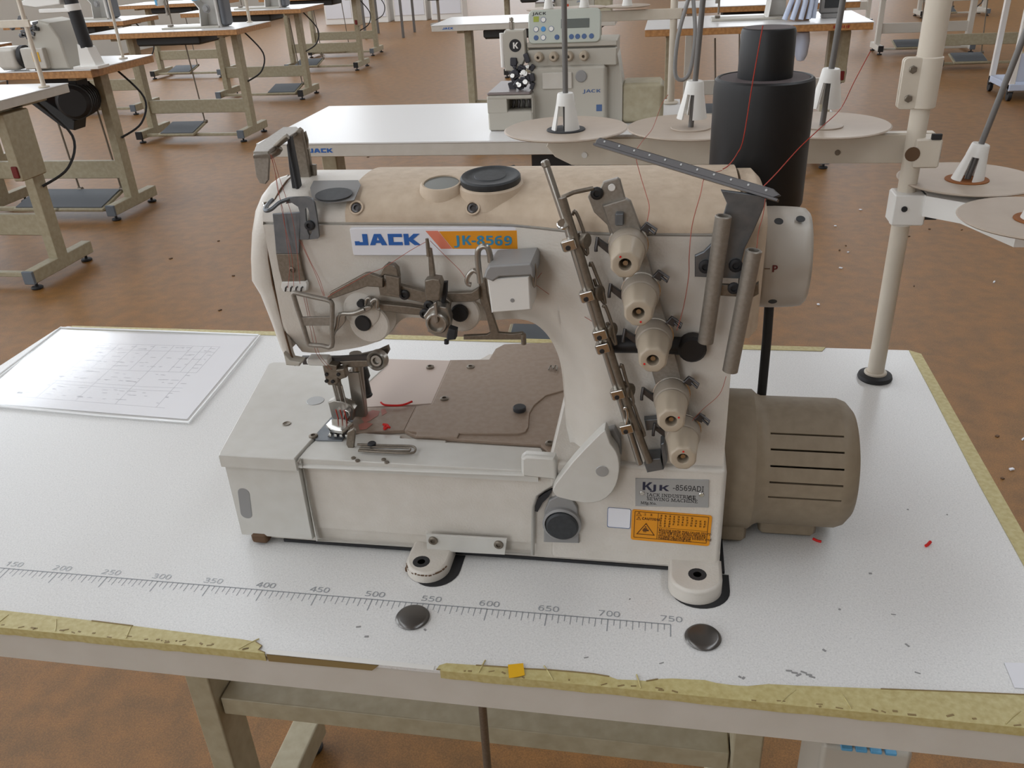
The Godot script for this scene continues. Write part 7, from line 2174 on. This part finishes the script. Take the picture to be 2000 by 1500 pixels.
func far_things() -> void:
	# white cabinets and the stool at the end of the aisle
	for q in [[-5.35, -15.9, 0.55, 1.1], [-4.72, -16.0, 0.55, 1.1], [-4.05, -16.1, 0.62, 1.1], [-3.35, -16.1, 0.6, 1.0]]:
		var c := thing("white_cabinet", "tall white cabinet in the line at the far end of the aisle", "cabinet", Vector3(q[0], -H, q[1]), "white cabinets at the far end")
		var s := S()
		box(s, Vector3(q[0], -H + q[3] / 2, q[1]), Vector3(q[2], q[3], 0.4), 0.008)
		part("body", s, M.far_white, c)
		s = S()
		box(s, Vector3(q[0], -H + q[3] / 2 + 0.03, q[1] + 0.204), Vector3(q[2] - 0.06, q[3] - 0.14, 0.012), 0.004)
		var d := part("door", s, M.sticker, c)
		s = S()
		box(s, Vector3(q[0] + q[2] / 2 - 0.07, -H + q[3] / 2, q[1] + 0.215), Vector3(0.02, 0.1, 0.02), 0.004)
		part("handle", s, M.grey_plastic, d)
	var st := thing("stool", "black padded stool on a thin stem at the far end of the aisle", "stool", Vector3(-3.25, -H, -14.9))
	var s := S()
	lathe(s, [Vector2(0, 0.40), Vector2(0.17, 0.40), Vector2(0.19, 0.43), Vector2(0.185, 0.49), Vector2(0.15, 0.51), Vector2(0, 0.51)], Vector3(-3.25, -H, -14.9), Vector3.UP, 24)
	part("seat", s, M.leather, st)
	s = S()
	tube(s, [Vector3(-3.25, -H + 0.03, -14.9), Vector3(-3.25, -H + 0.42, -14.9)], 0.025, 10)
	drum(s, Vector3(-3.25, -H, -14.9), Vector3.UP, 0.16, 0.0, 0.03, 0.01, 20)
	part("stem", s, M.steel, st)
	st = thing("tall_stand", "bare grey metal stand on thin legs in front of the white cabinets", "stand", Vector3(-3.35, -H, -13.4))
	for q in [[-3.335, -12.967], [-3.382, -13.779], [-3.95, -13.0], [-4.0, -13.8]]:
		s = S()
		box(s, Vector3(q[0], -H + 0.45, q[1]), Vector3(0.035, 0.9, 0.035), 0.004)
		part("leg", s, M.rod_grey, st)
	s = S()
	box(s, Vector3(-3.66, -H + 0.91, -13.38), Vector3(0.75, 0.03, 0.95), 0.006)
	part("shelf", s, M.rod_grey, st)
	# white cart with a castor at the right edge
	var c := thing("white_cart", "white metal cart on castors at the right edge", "cart", Vector3(3.62, -H, -6.85))
	for q in [[3.29, -6.80], [4.0, -6.80], [3.29, -7.25], [4.0, -7.25]]:
		s = S()
		box(s, Vector3(q[0], -H + 0.50, q[1]), Vector3(0.04, 0.86, 0.04), 0.004)
		part("post", s, M.far_white, c)
		s = S()
		drum(s, Vector3(q[0], -H + 0.035, q[1]), Vector3.RIGHT, 0.035, -0.014, 0.014, 0.004, 16)
		box(s, Vector3(q[0], -H + 0.07, q[1]), Vector3(0.045, 0.04, 0.03), 0.004)
		part("castor", s, M.far_dark, c)
	s = S()
	box(s, Vector3(3.645, -H + 0.1, -7.02), Vector3(0.75, 0.05, 0.5), 0.006)
	box(s, Vector3(3.645, -H + 0.24, -6.80), Vector3(0.74, 0.2, 0.02), 0.004)
	part("shelf", s, M.pale_blue, c)
	s = S()
	box(s, Vector3(3.645, -H + 0.94, -7.02), Vector3(0.8, 0.03, 0.55), 0.006)
	part("cart_top", s, M.table_wood, c)
	# scraps on the floor
	s = S()
	var rng := RandomNumberGenerator.new()
	rng.seed = 61
	for k in 60:
		var x := rng.randf_range(-1.75, -0.75) if k % 2 == 0 else rng.randf_range(1.2, 2.2)
		var z := rng.randf_range(-5.5, -1.0) if k % 2 == 0 else rng.randf_range(-3.8, -0.4)
		box(s, Vector3(x, -H + 0.002, z), Vector3(rng.randf_range(0.006, 0.02), 0.004, rng.randf_range(0.004, 0.012)), 0.001, Basis(Vector3.UP, rng.randf() * 3.0))
	var o := single("floor_lint", s, M.brown, "dark crumbs and lint scattered over the brown floor", "lint")
	o.set_meta("kind", "stuff")
	s = S()
	for k in 22:
		var x := rng.randf_range(1.2, 2.4)
		var z := rng.randf_range(-3.9, -0.6)
		box(s, Vector3(x, -H + 0.003, z), Vector3(rng.randf_range(0.006, 0.02), 0.005, rng.randf_range(0.004, 0.01)), 0.001, Basis(Vector3.UP, rng.randf() * 3.0))
	o = single("paper_crumbs", s, M.sticker, "pale paper crumbs on the brown floor beside the thread stand", "litter")
	o.set_meta("kind", "stuff")
